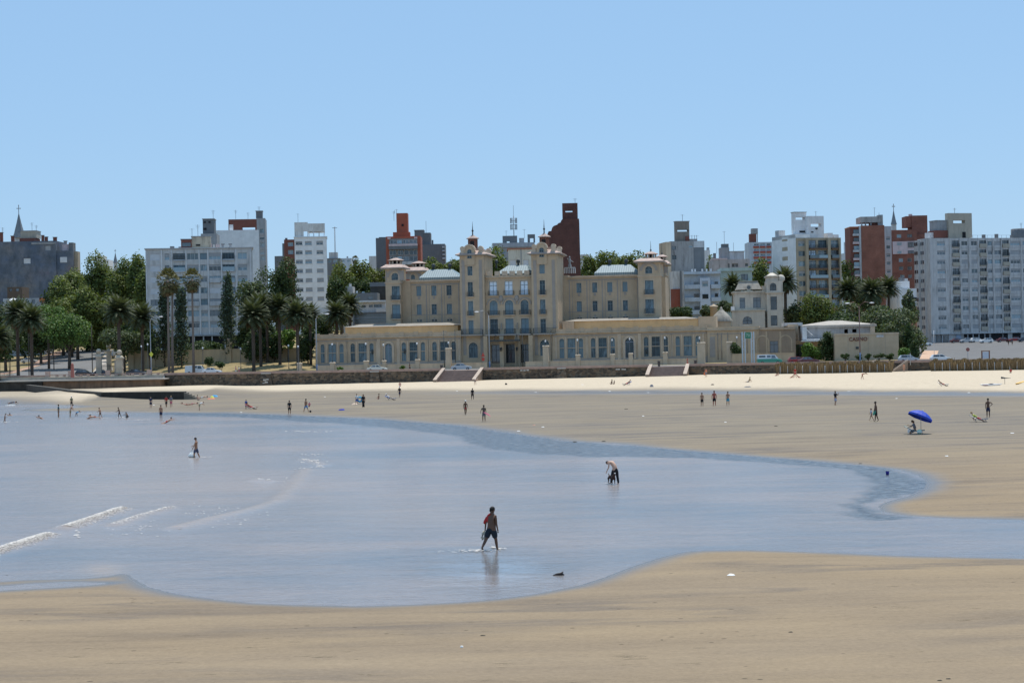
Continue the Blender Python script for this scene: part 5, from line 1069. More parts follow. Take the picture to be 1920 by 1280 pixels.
# ---- corner pavilions
def pavilion(px0, px1, wc0, wc1, ac0, ac1, v0, dep, eave, ra, rows, ln, rear, label, spz=None):
    pm = (px0 + px1) / 2; Z_ = lambda cy: ZL(370 + cy / 3.657, pm, v0); a, b_ = U(px0, v0), U(px1, v0)
    ops = [(U(wc0, v0), U(wc1, v0), Z_(r1), Z_(r0), False) for r0, r1 in rows] + [(U(ac0, v0), U(ac1, v0), Z_(ra[1]), Z_(ra[0]), True)]
    o = block_('pavilion', a, b_, v0, v0 + dep, Z_(eave[1]), ops, HW, 'hotel', label=label)
    for r0, r1 in rows: balcony(o, U(wc0, v0) - .15, U(wc1, v0) + .15, Z_(r1), 1.0, .4, v0, HW2)
    k = MB(); mx = (U(ac0, v0) + U(ac1, v0)) / 2
    for i in range(12): t0, t1 = math.pi * i / 12, math.pi * (i + 1) / 12; k.prism([(mx + q * math.cos(t), Z_(ra[0]) - 1.0 + q * math.sin(t)) for q, t in ((1.45, t0), (2.0, t0), (2.0, t1), (1.45, t1))], v0 - .12, v0 - .003)
    k.box(a + .4, mx - 2.1, v0 - .05, v0 - .003, Z_(ra[1]), Z_(eave[1]) - .4); k.box(mx + 2.1, b_ - .4, v0 - .05, v0 - .003, Z_(ra[1]), Z_(eave[1]) - .4); k.build('arch_moulding', HG, o)
    cornice(o, a, b_, v0, v0 + dep, Z_(ra[1] + 22), .3, .2)
    k = MB(); k.box(a - .9, b_ + .9, v0 - .9, v0 + dep + .9, Z_(eave[1]) + .004, Z_(eave[1]) + .3); k.build('eave', HG, o)
    k = MB(); ze = Z_(eave[1]) + .303; k.frus(a - 1, b_ + 1, v0 - 1, v0 + dep + 1, ze, Z_(eave[0]) + .3, (b_ - a) * .27, dep * .3); k.build('tiled_roof', TILE, o)
    lz = Z_(eave[0]) + .2; lantern(o, (a + b_) / 2 + .1, v0 + dep / 2, lz, U(ln[1], v0) - U(ln[0], v0), Z_(ln[2]) - lz, spz and ZL(spz, pm, v0)); return o
pavilion(724.2, x7(187), x7(130), x7(186), x7(130), x7(180), 10, 7.5, (466, 490), (518, 568), [(608, 703), (735, 832)], (x7(115), x7(220), 410), None, 'left front pavilion with tiled roof and small cupola')
pavilion(x7(255), x7(335), x7(268), x7(300), x7(260), x7(292), 24, 8, (485, 510), (528, 560), [], (x7(242), x7(345), 432), None, 'left rear pavilion with tiled roof and small cupola')
hb(U(x7(185), 13), U(x7(262), 13), 12.6, 26, 0, ZL(370 + 578 / 3.657, 760, 13), HW, 'link_wall')
x1_ = lambda c: 1180 + c / 3.657
pavilion(1198, x1_(218), x1_(112), x1_(170), x1_(116), x1_(164), 10, 12, (422, 446), (472, 522), [(568, 665), (698, 795)], (x1_(95), x1_(190), 362), None, 'right front pavilion with tiled roof and small cupola', 449)
pavilion(x1_(190), x1_(256), x1_(200), x1_(230), x1_(196), x1_(226), 27, 8, (440, 464), (480, 520), [], (x1_(180), x1_(255), 386), None, 'right rear pavilion with tiled roof and small cupola', 454)
hb(U(x1_(219), 15), U(x1_(222), 15) + 1.0, 15, 28, 0, ZL(370 + 545 / 3.657, 1240, 15), HW, 'side_wall')
# ---- low front wings
def lowwing(name, px0, px1, groups, door, ypar, ycor, v0, v1, label, refpx, gy, dy, bright=()):
    Z_ = lambda cy, p=None: ZL(cy, refpx, v0); a, b_ = U(px0, v0), U(px1, v0); ops = []; st = []
    for gi, g in enumerate(groups):
        for i, (x0, x1) in enumerate(g):
            ops.append((U(x0, v0), U(x1, v0), Z_(gy[1]), Z_(gy[0]) - (0 if i != 1 else 0), i != 1)); st.append('hotelb' if gi in bright else 'hotel')
    if door: ops.append((U(door[0], v0), U(door[1], v0), Z_(dy[1]), Z_(dy[0]), True)); st.append('door')
    k = MB(); wall_block(k, a, b_, v0, v1, 0, Z_(ypar), ops, par=.9); o = k.build(name, HLW, HR); o['label'] = label
    for (op, s0) in zip(ops, st):
        x0, x1, c, d, ar = op
        if ar: archglass(o, x0, x1, c, d, v0, GLB if s0 == 'hotelb' else GLH, mat('lilac_blue_paint', (.26, .31, .42), .6) if s0 == 'door' else FRT)
        else: put_windows(o, [op], s0, v0)
        s_ = MB(); surround(s_, x0, x1, c, d, v0, .12 if s0 != 'door' else .5, ar, .07 if s0 != 'door' else .2)
        if s0 != 'door': s_.box(x0, x1, v0 + .05, v0 + .3, c + (d - c) * .5, c + (d - c) * .5 + .14)
        s_.build('window_surround' if s0 != 'door' else 'door_surround', HW2, o)
    s_ = MB()
    if door: mx = (ops[-1][0] + ops[-1][1]) / 2; s_.box(mx - 2.6, mx - 1.9, v0 - .15, v0 - .003, .5, Z_(ycor + 3)); s_.build('portal', HW2, o); s_ = MB(); s_.box(mx + 1.9, mx + 2.6, v0 - .15, v0 - .003, .5, Z_(ycor + 3))
    if door: s_.build('portal', HW2, o)
    cornice(o, a + .3, b_ - .3, v0, v1 - .3, Z_(ycor + 1.5), .32, .5)
    k = MB(); n_ = max(2, int((b_ - a) / 3.1))
    for i in range(n_ + 1):      # scalloped parapet
        x = a + .5 + (b_ - a - 1) * i / n_; k = MB(); k.box(x - .55, x + .55, v0 - .12, v0 + .3, Z_(ycor) + .2, Z_(ypar) + .22); k.build('parapet_block', HLW, o)
    k = MB(); k.box(a, b_, v0 - .06, v0 - .003, Z_(ycor + 6), Z_(ycor + 4)); k.box(a, b_, v0 - .1, v0 - .003, 0, Z_(gy[1] + 1.5)); k.build('grey_band', HG, o)
    for g in groups:             # pilasters between the bays
        for x in ((U(g[0][1], v0) + U(g[1][0], v0)) / 2, (U(g[1][1], v0) + U(g[2][0], v0)) / 2, U(g[0][0], v0) - .75, U(g[2][1], v0) + .75): k = MB(); k.box(x - .17, x + .17, v0 - .14, v0 - .003, Z_(gy[1] + 1), Z_(gy[0] - 2)); k.box(x - .25, x + .25, v0 - .18, v0 - .003, Z_(gy[0] - 2), Z_(gy[0] - 3.2)); k.build('pilaster', HW2, o)
        x = U(g[2][1], v0) + 1.9; 
    if door:
        for s_ in (-1, 1): k = MB(); x = mx + s_ * 3.7; k.lathe([(.08, Z_(664)), (.22, Z_(660)), (.25, Z_(656)), (.05, Z_(654))], x, v0 - .25, 6); k.build('wall_lantern', IRON, o)
    return o
LG = [[(600, 607.5), (614.4, 629.2), (635.2, 643.2)], [(656, 664.4), (671, 686.4), (691.8, 699.4)], [(752, 760.4), (766.6, 781.8), (788, 795.8)], [(809.4, 818), (824.2, 839.6), (845.2, 853.8)]]
lowwing('low_wing', 590, 863.5, LG, (720.8, 734), 624.5, 632, -.8, 15, 'left low wing with arched window groups', 727, (642.5, 677.5), (643.5, 681))
RG = [[(1048, 1057), (1063, 1077.8), (1084, 1092.4)], [(1107, 1115.6), (1121.2, 1136.8), (1143.6, 1152)], [(1206.3, 1215), (1221, 1236.6), (1243.4, 1251.6)], [(1266, 1274), (1281, 1296.4), (1303, 1311.3)]]
lowwing('low_wing', 1036, 1325, RG, (1171.3, 1187.4), 614, 622, -.8, 15, 'right low wing with arched window groups', 1179, (632, 669), (633, 673))
# clerestory boxes with grey shallow roofs above the low wings
def clere(px0, px1, yt, yr, v0, v1, gable, ref):
    a, b_ = U(px0, v0), U(px1, v0); z0, z1 = 3, ZL(yt, ref, v0); o = hb(a, b_, v0, v1, z0, z1, HOC, 'clerestory'); k = MB(); zr = ZL(yr, ref, v0 + 3)
    k.frus(a - .3, b_ + .3, v0 - .35, v1 + .3, z1 + .003, zr, 3.2, 3.2, 0); k.build('shallow_roof', mat('grey_beige_roofing', (.30, .27, .23), .85, .15), o)
    return o
clere(647, 858, 611.5, 606.5, 3.5, 12.8, 1, 750); clere(1057, 1309, 600, 596, 3.5, 12.8, 0, 1180)
hb(U(1309.3, 3), U(1343, 3), 3, 12, 3, ZL(593, 1325, 3), HW, 'roof_block'); hb(U(1055, 3), U(1076, 3), 2.2, 3.4, 3, ZL(602, 1065, 3), HLW, 'roof_block')
# right-hand service wing
k = MB(); v0 = -1.2; a, b_ = U(1325.3, v0), U(1491, v0); Z_ = lambda cy: ZL(cy, 1410, v0)
ops = [(U(1442.6, v0), U(1457.8, v0), Z_(662), Z_(640), False)]
wall_block(k, a, U(1423, v0), v0, 13, 0, Z_(611.5), [], par=.8); o = k.build('service_wing', HW, HR); k = MB(); wall_block(k, U(1423, v0) + .003, b_, v0 - .3, 13, 0, Z_(614.5), ops, par=.6); o2 = k.build('service_wing', M_('hotel_brown_render', (.34, .26, .19), .4), HR)
put_windows(o2, ops, 'dark', v0 - .3); cornice(o, a + .3, U(1423, v0) - .6, v0, 12, Z_(619), .28, .4); cornice(o2, U(1423, v0) + .5, b_ - .4, v0 - .3, 12, Z_(619), .28, .4)
k = MB()
for p in (1345, 1352, 1364, 1389, 1400): x = U(p, v0); k.tube([(x, v0 - .08, 1), (x, v0 - .08, Z_(623))], .07, 4)
k.box(U(1330, v0), U(1398, v0), v0 - .05, v0 - .003, Z_(625.5), Z_(624)); k.box(U(1330, v0), U(1340, v0), v0 - .04, v0 - .003, Z_(668), Z_(630)); k.build('downpipe', HG, o)
k = MB()
for p in (1429, 1472):
    mx = U(p, v0)
    for i in range(10): t0, t1 = math.pi * i / 10, math.pi * (i + 1) / 10; k.prism([(mx + q * math.cos(t), Z_(641) + q * math.sin(t)) for q, t in ((1.2, t0), (1.45, t0), (1.45, t1), (1.2, t1))], v0 - .36, v0 - .303)
    k.box(mx - 1.45, mx - 1.2, v0 - .36, v0 - .303, Z_(660), Z_(641)); k.box(mx + 1.2, mx + 1.45, v0 - .36, v0 - .303, Z_(660), Z_(641))
k.box(U(1435, v0), U(1438, v0), v0 - .4, v0 - .303, 1, Z_(622)); k.box(U(1461, v0), U(1464, v0), v0 - .4, v0 - .303, 1, Z_(622)); k.build('blind_arch', HW, o2)
# ---- terrace wall in front
tf = Fr(960, 417, 8, 2.6, 670, 'terrace_wall', 'low beige terrace wall with square piers in front of the hotel', 'wall')
k = MB()
for x0, x1 in ((592, 836), (847, 912), (985, 1018), (1029, 1308), (1373, 1462)):
    a, b_ = tf.U(x0), tf.U(x1); zt = CH + ray((x0 + x1) / 2, 681)[1] * (417 - (a + b_) / 2 * tf.s) / F - tf.zb if False else 1.55
    k.box(a, b_, 0, .35, 0, zt - .15); k.box(a - .02, b_ + .02, -.05, .4, zt - .15, zt)
k.build('wall', HW2, tf.root)
for px, h, w_ in ((561, 2.3, 4), (623, 2.3, 4.2), (686, 2.5, 4), (720, 2.5, 3.2), (782.5, 2.6, 3.6), (841, 4.9, 5), (1023.5, 5.0, 5.2), (1083.5, 2.9, 3.9), (1148.5, 2.9, 3.7), (1182.5, 3.0, 3.8), (1247.5, 3.1, 4), (1315, 5.0, 7), (1368, 5.0, 5.2)):
    x = tf.U(px); r = w_ * 417 / F; k = MB(); k.box(x - r, x + r, -r + .17, r + .17, 0, h - .25); k.frus(x - r - .12, x + r + .12, -r + .05, r + .29, h - .25, h, .15, .15); k.build('pier', WHT if False else HW2, tf.root)
# ---- small cream villa annex with mansard roof
VC = M_('stained_white_villa', (.57, .515, .43), .7, stain=(.22, .19, .15)); MAN = M_('mottled_mansard', (.36, .33, .28), .8)
x4 = lambda c: 1400 + c / 3.657
fr = Fr(1420, 455, 4, None, 580, 'villa_annex', 'small cream villa with a mansard roof, round oculus and slim domed tower', 'villa')
def vb(x0, x1, yt, yb, v0, v1, ops, name, mt=VC, styles='dark'):
    k = MB(); oo = [(fr.U(a, v0), fr.U(b_, v0), fr.Z(d, v=v0), fr.Z(c, v=v0), ar) for a, b_, c, d, ar in ops]
    wall_block(k, fr.U(x0, v0), fr.U(x1, v0), v0, v1, -2, fr.Z(yt, v=v0), oo); o = k.build(name, mt, fr.root)
    for op in oo:
        if op[4]: archglass(o, op[0], op[1], op[2], op[3], v0, GLD, FRD)
        else: put_windows(o, [op], styles, v0)
    return o
o = vb(1377.5, 1438.5, 546, 690, 4, 13, [(x1_(758), x1_(795), 557.5, 577, False), (x1_(850), x1_(902), 557.5, 577, False)], 'body')
cornice(o, fr.U(1377.5, 4), fr.U(1438, 4), 4, 13, fr.Z(550, v=4), .6, .35, VC)
k = MB(); a, b_ = fr.U(1381.5, 4), fr.U(1429.5, 4); z0, z1 = fr.Z(545.5, v=4), fr.Z(527.5, v=4); k.frus(a, b_, 4.1, 12.8, z0 + .4, z1, .9, 1.4); k.box(a + .8, b_ - .8, 5.4, 11.4, z1 + .002, z1 + .2); mo = k.build('mansard_roof', MAN, fr.root)
x = fr.U(1180 + 822 / 3.657, 4); z = fr.Z(538.5, v=4); k = MB(); k.tube([(x, 3.9, z), (x, 5, z)], .72, 14); k.build('oculus_ring', VC, mo); k = MB(); k.tube([(x, 3.86, z), (x, 3.9 - .003, z)], .45, 12); k.build('oculus_glass', GLD, mo)
vb(1429.8, 1440, 536, 690, 5, 12, [], 'link_bay')
o = vb(1373, 1434, 580.5, 690, .5, 4 - .003, [(1392, 1410, 592.5, 607, True)], 'lower_front'); cornice(o, fr.U(1373.3, .5), fr.U(1433.7, .5), .5, 3.9, fr.Z(583, v=.5), .3, .3, VC)
o = vb(1438.5, 1468.5, 527, 690, 1.5, 10, [(1444.3, 1456.6, 531, 545.5, True), (1445, 1457, 556.5, 581.5, False), (1445, 1457, 592, 611, False)], 'slim_tower')
cornice(o, fr.U(1438.5, 1.5), fr.U(1468.5, 1.5), 1.5, 10, fr.Z(551, v=1.5), .35, .35, VC)
k = MB(); a, b_ = fr.U(1438.5, 1.5), fr.U(1461.5, 1.5); z0, z1 = fr.Z(527, v=1.5), fr.Z(519.5, v=1.5); k.box(a + .1, b_ - .2, 1.7, 8, z0 - .3, z1); k.box(a - .2, b_ + .1, 1.4, 8.3, z1 + .002, z1 + .25); k.frus(a, b_ - .1, 1.6, 8.1, z1 + .253, z1 + 1.0, 1.1, 2.2); k.build('tower_cap', VC, o)
k = MB(); k.box(fr.U(1462, 2), fr.U(1468, 2), 2, 6, z0 - .2, z0 + .6); k.ball((fr.U(1465.5, 2), 2.6, z0 + .5), 1.0); k.build('shoulder_scroll', VC, o)
k = MB(); k.box(fr.U(1371.5, .5), fr.U(1378, .5), 2, 4.2, fr.Z(581), fr.Z(573)); k.build('chimney', WHT, fr.root)
# conical dome beside it
fr = Fr(1352.5, 452, 0, 2.6, 590, 'domed_rotunda', 'low rotunda with a weathered conical dome and small turret behind the service wing', 'rotunda')
r = (fr.U(1372) - fr.U(1333)) / 2; z0, z1 = fr.Z(602), fr.Z(579.5); k = MB(); k.lathe([(r * .97, 0), (r * .97, z0)], 0, 0, 20); k.build('drum', HLW, fr.root)
k = MB(); k.lathe([(r * 1.06, z0 - .1), (r * 1.04, z0 + .25), (r * .72, z0 + (z1 - z0) * .5), (r * .35, z0 + (z1 - z0) * .8), (.3, z1), (.2, z1 + .5), (.01, z1 + .6)], 0, 0, 20); k.build('dome', MAN, fr.root)
k = MB(); x = fr.U(1180 + 597 / 3.657, -1); k.lathe([(.85, 3), (.85, fr.Z(575)), (1.1, fr.Z(574.5)), (1.0, fr.Z(573)), (.3, fr.Z(570.5)), (.01, fr.Z(569))], x, 4.5, 10); k.build('turret', HW, fr.root)
# ---------------------------------------------------------------- casino annex and hipped pavilion
fr = Fr(1625, 405, 3, None, 640, 'casino_annex', 'plain beige windowless casino box with dark red rooftop letters on its front', 'casino')
WCAS = M_('plain_beige_render', (.50, .40, .285), .12); mb = MB(); a, b_ = fr.U(1565.5), fr.U(1685); zt = CH + ray(1625, 624.5)[1] * 405 / F - fr.zb; wall_block(mb, a, b_, 0, 12, -1, zt, [], par=.3); mb.build('wall', WCAS, fr.root)
mb = MB(); mb.box(a - .1, b_ + .1, -.12, -.003, zt - .3, zt + .05); mb.build('coping', HW2, fr.root)
text('casino_letters', 'CASINO', 1.15, mat('dark_red_letters', (.16, .035, .03), .6), fr.root, (fr.U(1609), -.1, zt - 1.25), 0, .06).scale = (.92, 1.0, 1)
for px, w_, nm in ((1650, 1.5, 'round_sign'), (1607, .6, 'wall_plaque')):
    mb = MB(); z = CH + ray(px, 630 if px > 1620 else 652)[1] * 405 / F - fr.zb; mb.box(fr.U(px) - w_ / 2, fr.U(px) + w_ / 2, -.12, -.003, z - .25, z + .25); mb.build(nm, LGR if px > 1620 else IRON, fr.root)
mb = MB()
for p in (1590, 1628, 1660): x = fr.U(p); mb.box(x - .02, x + .02, -.03, -.003, .5, zt - .4)
mb.build('wall_joint', HG, fr.root)
fr = Fr(1572, 425, 3, None, 620, 'hipped_pavilion', 'wide low grey pavilion with a shallow pale hipped roof behind the casino box', 'pavilion')
a, b_ = fr.U(1505), fr.U(1640); ze = fr.Z(609); mb = MB(); wall_block(mb, a, b_, 0, 14, -1, ze, [(fr.U(1583), fr.U(1590), fr.Z(625), fr.Z(617.5), False), (fr.U(1598), fr.U(1606), fr.Z(624), fr.Z(617.5), False)], roof=False); mb.build('wall', GRY, fr.root)
mb = MB(); mb.frus(a - .4, b_ + .4, -.6, 14.6, ze + .003, fr.Z(600.5), (b_ - a) * .44, 6.5); mb.box(a - .4, b_ + .4, -.6, 14.6, ze - .5, ze); mb.build('hipped_roof', M_('pale_fibre_roof', (.42, .38, .33), .4), fr.root)
boxpx(fr, 1632, 1640.5, 607, 625, -.5, -.003, HW2, 'end_pier'); 
mb = MB(); mb.box(fr.U(1505), fr.U(1560), -5, -.61, fr.Z(636), fr.Z(634.5)); mb.box(fr.U(1497), fr.U(1545), -7, -5.003, fr.Z(639), fr.Z(637)); mb.build('white_awning', WHT2, fr.root)
mb = MB(); mb.tube([(fr.U(1503), -5, fr.Z(612)), (fr.U(1520), -5, fr.Z(628))], .08, 4); mb.box(fr.U(1500), fr.U(1508), -5.4, -1, fr.Z(636), fr.Z(612)); mb.build('awning_strut', WHT, fr.root)
fr = tower('low tan passage building with a dark gateway between the hotel and the bushes', 'building', 1488, 1540, 638, 425, HLW, 8, 3, ops_extra=[(1490, 1506, 645, 669, 'dark')], py=0) if False else tower('low tan passage building with a dark gateway between the hotel and the bushes', 'building', 1488, 1566, 638.5, 424, HLW, 8, 3, ops_extra=[(1490, 1506, 645, 668, 'dark')])
boxpx(fr, 1479, 1497, 607, 640, .5, 8, HLW, 'stair_block'); boxpx(fr, 1470, 1505, 604, 610, 3, 9, LGR, 'roof_rubble')
# low wall right of the service wing
fr = Fr(1420, 407, 5, 2.6, 670, 'yard_wall', 'low beige yard wall behind the green and white van', 'wall'); k = MB(); k.box(fr.U(1373), fr.U(1490), 0, .3, 0, 2.2); k.box(fr.U(1373), fr.U(1490), -.05, .35, 2.2, 2.35); k.build('wall', HLW, fr.root)
# long tan garden wall with pillars at the left
fr = Fr(400, 451, -2, 3.6, 665, 'garden_wall', 'long tan garden wall behind the palms left of the hotel', 'wall'); TW = M_('tan_garden_wall', (.46, .37, .24), .35); k = MB()
for x0, x1 in ((240, 425), (434, 568)): k.box(fr.U(x0), fr.U(x1), 0, .35, -1, fr.Z(656)); k.box(fr.U(x0), fr.U(x1), -.05, .4, fr.Z(656), fr.Z(656) + .15)
k.build('wall', TW, fr.root)
for px, yt in ((286, 624), (429, 633), (568, 634), (246, 640)): x = fr.U(px); z = fr.Z(yt); k = MB(); k.box(x - .6, x + .6, -.4, .8, -1, z - 1.4); k.box(x - .75, x + .75, -.55, .95, z - 1.4, z - 1.1); o = k.build('gate_pillar', TW, fr.root); k = MB(); k.lathe([(.3, z - 1.1), (.2, z - .9), (.45, z - .6), (.45, z - .3), (.15, z - .1), (.01, z)], x, .2, 8); k.build('urn', HW2, o)
# ================================================================ trees and plants
def leafmat(name, c, tr=.25, var=.55):
    m = bpy.data.materials.new(name); m.use_nodes = True; n = m.node_tree; b = n.nodes['Principled BSDF']; out = n.nodes['Material Output']
    a = N(n, 'ShaderNodeAttribute'); a.attribute_name = 'rnd'; v = noise(n, mapped(n, (.35, .35, .35)), 1, 2)
    k = math_(n, 'ADD', math_(n, 'MULTIPLY', a.outputs['Fac'], .7), math_(n, 'MULTIPLY', v, .5))
    cc = ramp(n, k, [(.2, tuple(x * (1 - var) for x in c)), (.6, c), (.95, tuple(x * (1 + var) for x in c))])
    n.links.new(cc, b.inputs['Base Color']); b.inputs['Roughness'].default_value = .6; b.inputs['Specular IOR Level'].default_value = .25
    t = N(n, 'ShaderNodeBsdfTranslucent'); n.links.new(mix(n, 1.0, cc, (1.3, 1.35, .6), 'MULTIPLY'), t.inputs[0]); mx = N(n, 'ShaderNodeMixShader'); mx.inputs[0].default_value = tr
    n.links.new(b.outputs[0], mx.inputs[1]); n.links.new(t.outputs[0], mx.inputs[2]); n.links.new(mx.outputs[0], out.inputs[0]); return m
LF = {'plane': leafmat('plane_leaves', (.125, .155, .045), .3), 'dark': leafmat('dark_green_leaves', (.05, .078, .028)), 'olive': leafmat('olive_leaves', (.09, .115, .055)),
      'poplar': leafmat('poplar_leaves', (.075, .10, .06)), 'acacia': leafmat('acacia_leaves', (.10, .165, .045)), 'bright': leafmat('bright_green_leaves', (.11, .19, .04))}
BARK = mat('grey_brown_bark', (.11, .085, .065), .9, .25, 2); PBARK = mat('palm_bark', (.085, .065, .05), .95, .3, 3)
def quads_mesh(name, C, Nn, S, mt, asp=1.0, rng=RNG):
    n_ = len(C); Nn = Nn / (np.linalg.norm(Nn, axis=1, keepdims=True) + 1e-9); r = rng.normal(size=(n_, 3)); U_ = np.cross(Nn, r); U_ /= np.linalg.norm(U_, axis=1, keepdims=True) + 1e-9; V_ = np.cross(Nn, U_)
    S = S[:, None]; j = lambda: rng.uniform(.6, 1.15, (n_, 1))
    co = np.stack([C - U_ * S * j(), C - V_ * S * asp * j(), C + U_ * S * j(), C + V_ * S * asp * j()], 1).reshape(-1, 3).astype(np.float32)
    me = bpy.data.meshes.new(name); me.vertices.add(4 * n_); me.vertices.foreach_set('co', co.ravel()); me.loops.add(4 * n_); me.polygons.add(n_)
    me.loops.foreach_set('vertex_index', np.arange(4 * n_, dtype=np.int32)); me.polygons.foreach_set('loop_start', np.arange(0, 4 * n_, 4, dtype=np.int32)); me.update(calc_edges=True)
    at = me.attributes.new('rnd', 'FLOAT', 'FACE'); at.data.foreach_set('value', rng.random(n_).astype(np.float32)); me.materials.append(mt); return me
def crown_mesh(name, rx, ry, rz, mt, leaf=.3, nl=12, dens=1.0, cone=0.0, flat=1.0):
    rng = RNG; cs = rng.normal(size=(nl, 3)); cs /= np.linalg.norm(cs, axis=1, keepdims=True); cs *= rng.uniform(.3, .8, (nl, 1)); cs[:, 2] *= flat; rr = rng.uniform(.34, .52, nl)
    if cone: 
        cs[:, 2] = rng.uniform(-.9, .85, nl); k = (1 - cone * (cs[:, 2] + 1) / 2); cs[:, 0] *= k * .8; cs[:, 1] *= k * .8; rr *= np.maximum(k, .35) * 1.25
    area = 4 * math.pi * ((rx * ry + rx * rz + ry * rz) / 3); n_ = int(min(9000, max(160, area * 2.9 * dens / (leaf * leaf * 2))))
    li = rng.integers(0, nl, n_); d = rng.normal(size=(n_, 3)); d /= np.linalg.norm(d, axis=1, keepdims=True); d[:, 2] = np.where((d[:, 2] < -.3) & (rng.random(n_) < .5), -d[:, 2], d[:, 2])
    rad = rr[li] * (1 - .35 * rng.random(n_) ** 2); q = cs[li] + d * rad[:, None] * (1 + .12 * rng.normal(size=(n_, 1)))
    C = q * np.array([rx, ry, rz]); Nn = d + .7 * rng.normal(size=(n_, 3)) + np.array([0, 0, .25]); S = leaf * rng.uniform(.55, 1.25, n_)
    return quads_mesh(name, C, Nn, S, mt)
def trunk_mesh(h, r, limbs=5, spread=2.5, up=2.5):
    k = MB(); k.tube([(0, 0, -.5), (.05, 0, h * .5), (-.05, .05, h), (0, 0, h + up * .6)], [r * 1.25, r, r * .75, r * .3], 7)
    for i in range(limbs):
        a = i * 2.4 + 1; d = spread * random.uniform(.6, 1); z0 = h * random.uniform(.7, 1.0)
        k.tube([(0, 0, z0), (math.cos(a) * d * .5, math.sin(a) * d * .5, z0 + up * .45), (math.cos(a) * d, math.sin(a) * d, z0 + up)], [r * .5, r * .33, r * .12], 5)
    return k.mesh('trunk', BARK)
def tree(px0, px1, yt, yb, D, kind, label, group=None, leaf=.3, nl=12, name='broadleaf_tree', cone=0, dens=1.0, cat='tree', flat=1.0, bush=False):
    q = P((px0 + px1) / 2, (yt + yb) / 2, D); rx = (px1 - px0) / 2 * D / F; rz = (yb - yt) / 2 * D / F; gz = float(landz(q.x, D)) - .1
    rt = empty(name, (q.x, D, gz), random.uniform(0, 6) if not bush else 0, label, cat, group); zc = q.z - gz
    if bush: rz = max(rz, zc * .9) if zc < rz * 2 else rz
    link('crown', crown_mesh('crown', rx * 1.2, rx * 1.1, rz * 1.15, LF[kind], leaf, nl, dens, cone, flat), rt, (0, 0, zc))
    if not bush: link('trunk', trunk_mesh(max(1.0, zc - rz * .7), max(.16, rx * .07), 6, rx * .6, rz * .9), rt)
    else:
        k = MB(); 
        for i in range(4): a = i * 1.6; k.tube([(0, 0, -.2), (math.cos(a) * rx * .4, math.sin(a) * rx * .3, zc)], [.06, .03], 4)
        k.build('stems', BARK, rt)
    return rt
GL1 = 'broadleaf trees massed behind the palms at the left'
for i, (a, k_, lb) in enumerate((((92, 172, 497, 600, 530), 'plane', 'tall green tree directly against the right end of the mural building'), ((142, 218, 489, 590, 560), 'plane', 'tall rounded tree below the stepped white roof block'), ((192, 256, 492, 600, 545), 'plane', 'large green tree under the slender far spire'),
     ((236, 290, 488, 585, 540), 'plane', 'yellow-green tree touching the left edge of the wide grey-white block'), ((104, 184, 545, 632, 515), 'plane', 'lower spreading tree in front of the mural building end'), ((165, 242, 556, 650, 520), 'plane', 'broad tree above the top of the side street'),
     ((226, 292, 566, 650, 505), 'olive', 'dull green tree behind the palm beside the gate pillars'), ((132, 214, 596, 672, 560), 'dark', 'dark shady tree at the top of the side street'), ((205, 275, 606, 664, 500), 'dark', 'dark grey-green tree behind the tall gate pillars'), ((76, 160, 545, 650, 540), 'dark', 'dark tree behind the spreading acacia'),
     ((100, 150, 600, 664, 560), 'dark', 'dark low tree left of the top of the side street'), ((228, 286, 600, 676, 462), 'dark', 'dark tree between the gate pillar palm and the first poplar'), ((160, 226, 622, 664, 575), 'dark', 'dark undergrowth tree closing the top of the side street'), ((-30, 50, 612, 672, 470), 'dark', 'dark low tree behind the bicycles'), ((40, 112, 606, 668, 500), 'dark', 'dark low tree above the white car under the palms'), ((252, 292, 510, 600, 520), 'plane', 'tree filling the corner beside the wide grey-white block'), ((-50, 48, 575, 668, 520), 'dark', 'dark tree behind the leftmost palms'), ((20, 100, 570, 668, 530), 'dark', 'dark tree behind the second pair of palms'))):
    tree(*a, k_, lb, GL1, .34, 14)
tree(60, 120, 566, 630, 475, 'acacia', 'bright feathery acacia crown left part behind the palms', None, .26, 14, 'acacia_tree', flat=.6)
tree(86, 172, 580, 662, 470, 'acacia', 'wide low bright green acacia overhanging the side street', None, .26, 16, 'acacia_tree', flat=.6)
for a, k_, lb in (((478, 556, 480, 610, 545), 'dark', 'large dark green tree between the wide grey-white block and the narrow white tower'), ((446, 508, 524, 604, 470), 'olive', 'grey-green loose tree at the right corner of the wide grey-white block'), ((520, 560, 620, 658, 450), 'bright', 'small yellow-green tree between two palm trunks left of the hotel'),
     ((474, 520, 600, 664, 470), 'dark', 'dark tree filling the gap behind the palm group'), ((196, 268, 612, 664, 448), 'olive', 'dusty grey-green bush tree behind the gate pillar palm'), ((560, 600, 612, 664, 470), 'dark', 'dark tree behind the two palms beside the hotel'), ((452, 500, 625, 676, 449), 'dark', 'dark shrubby tree in front of the garden wall at the palm group'), ((496, 532, 632, 672, 450), 'dark', 'dark shrubby tree between the middle palms'), ((556, 598, 628, 680, 444), 'dark', 'dark shrubby tree at the last palms before the hotel corner'), ((262, 300, 622, 680, 446), 'dark', 'dark tree left of the first poplar'), ((560, 640, 590, 640, 480), 'dark', 'dark trees below the narrow white tower'), ((340, 420, 640, 668, 470), 'dark', 'low dark tree in front of the ground floor columns'), ((445, 480, 600, 660, 465), 'dark', 'dark tree behind the left palm of the palm group')):
    tree(*a, k_, lb, None, .3, 12)
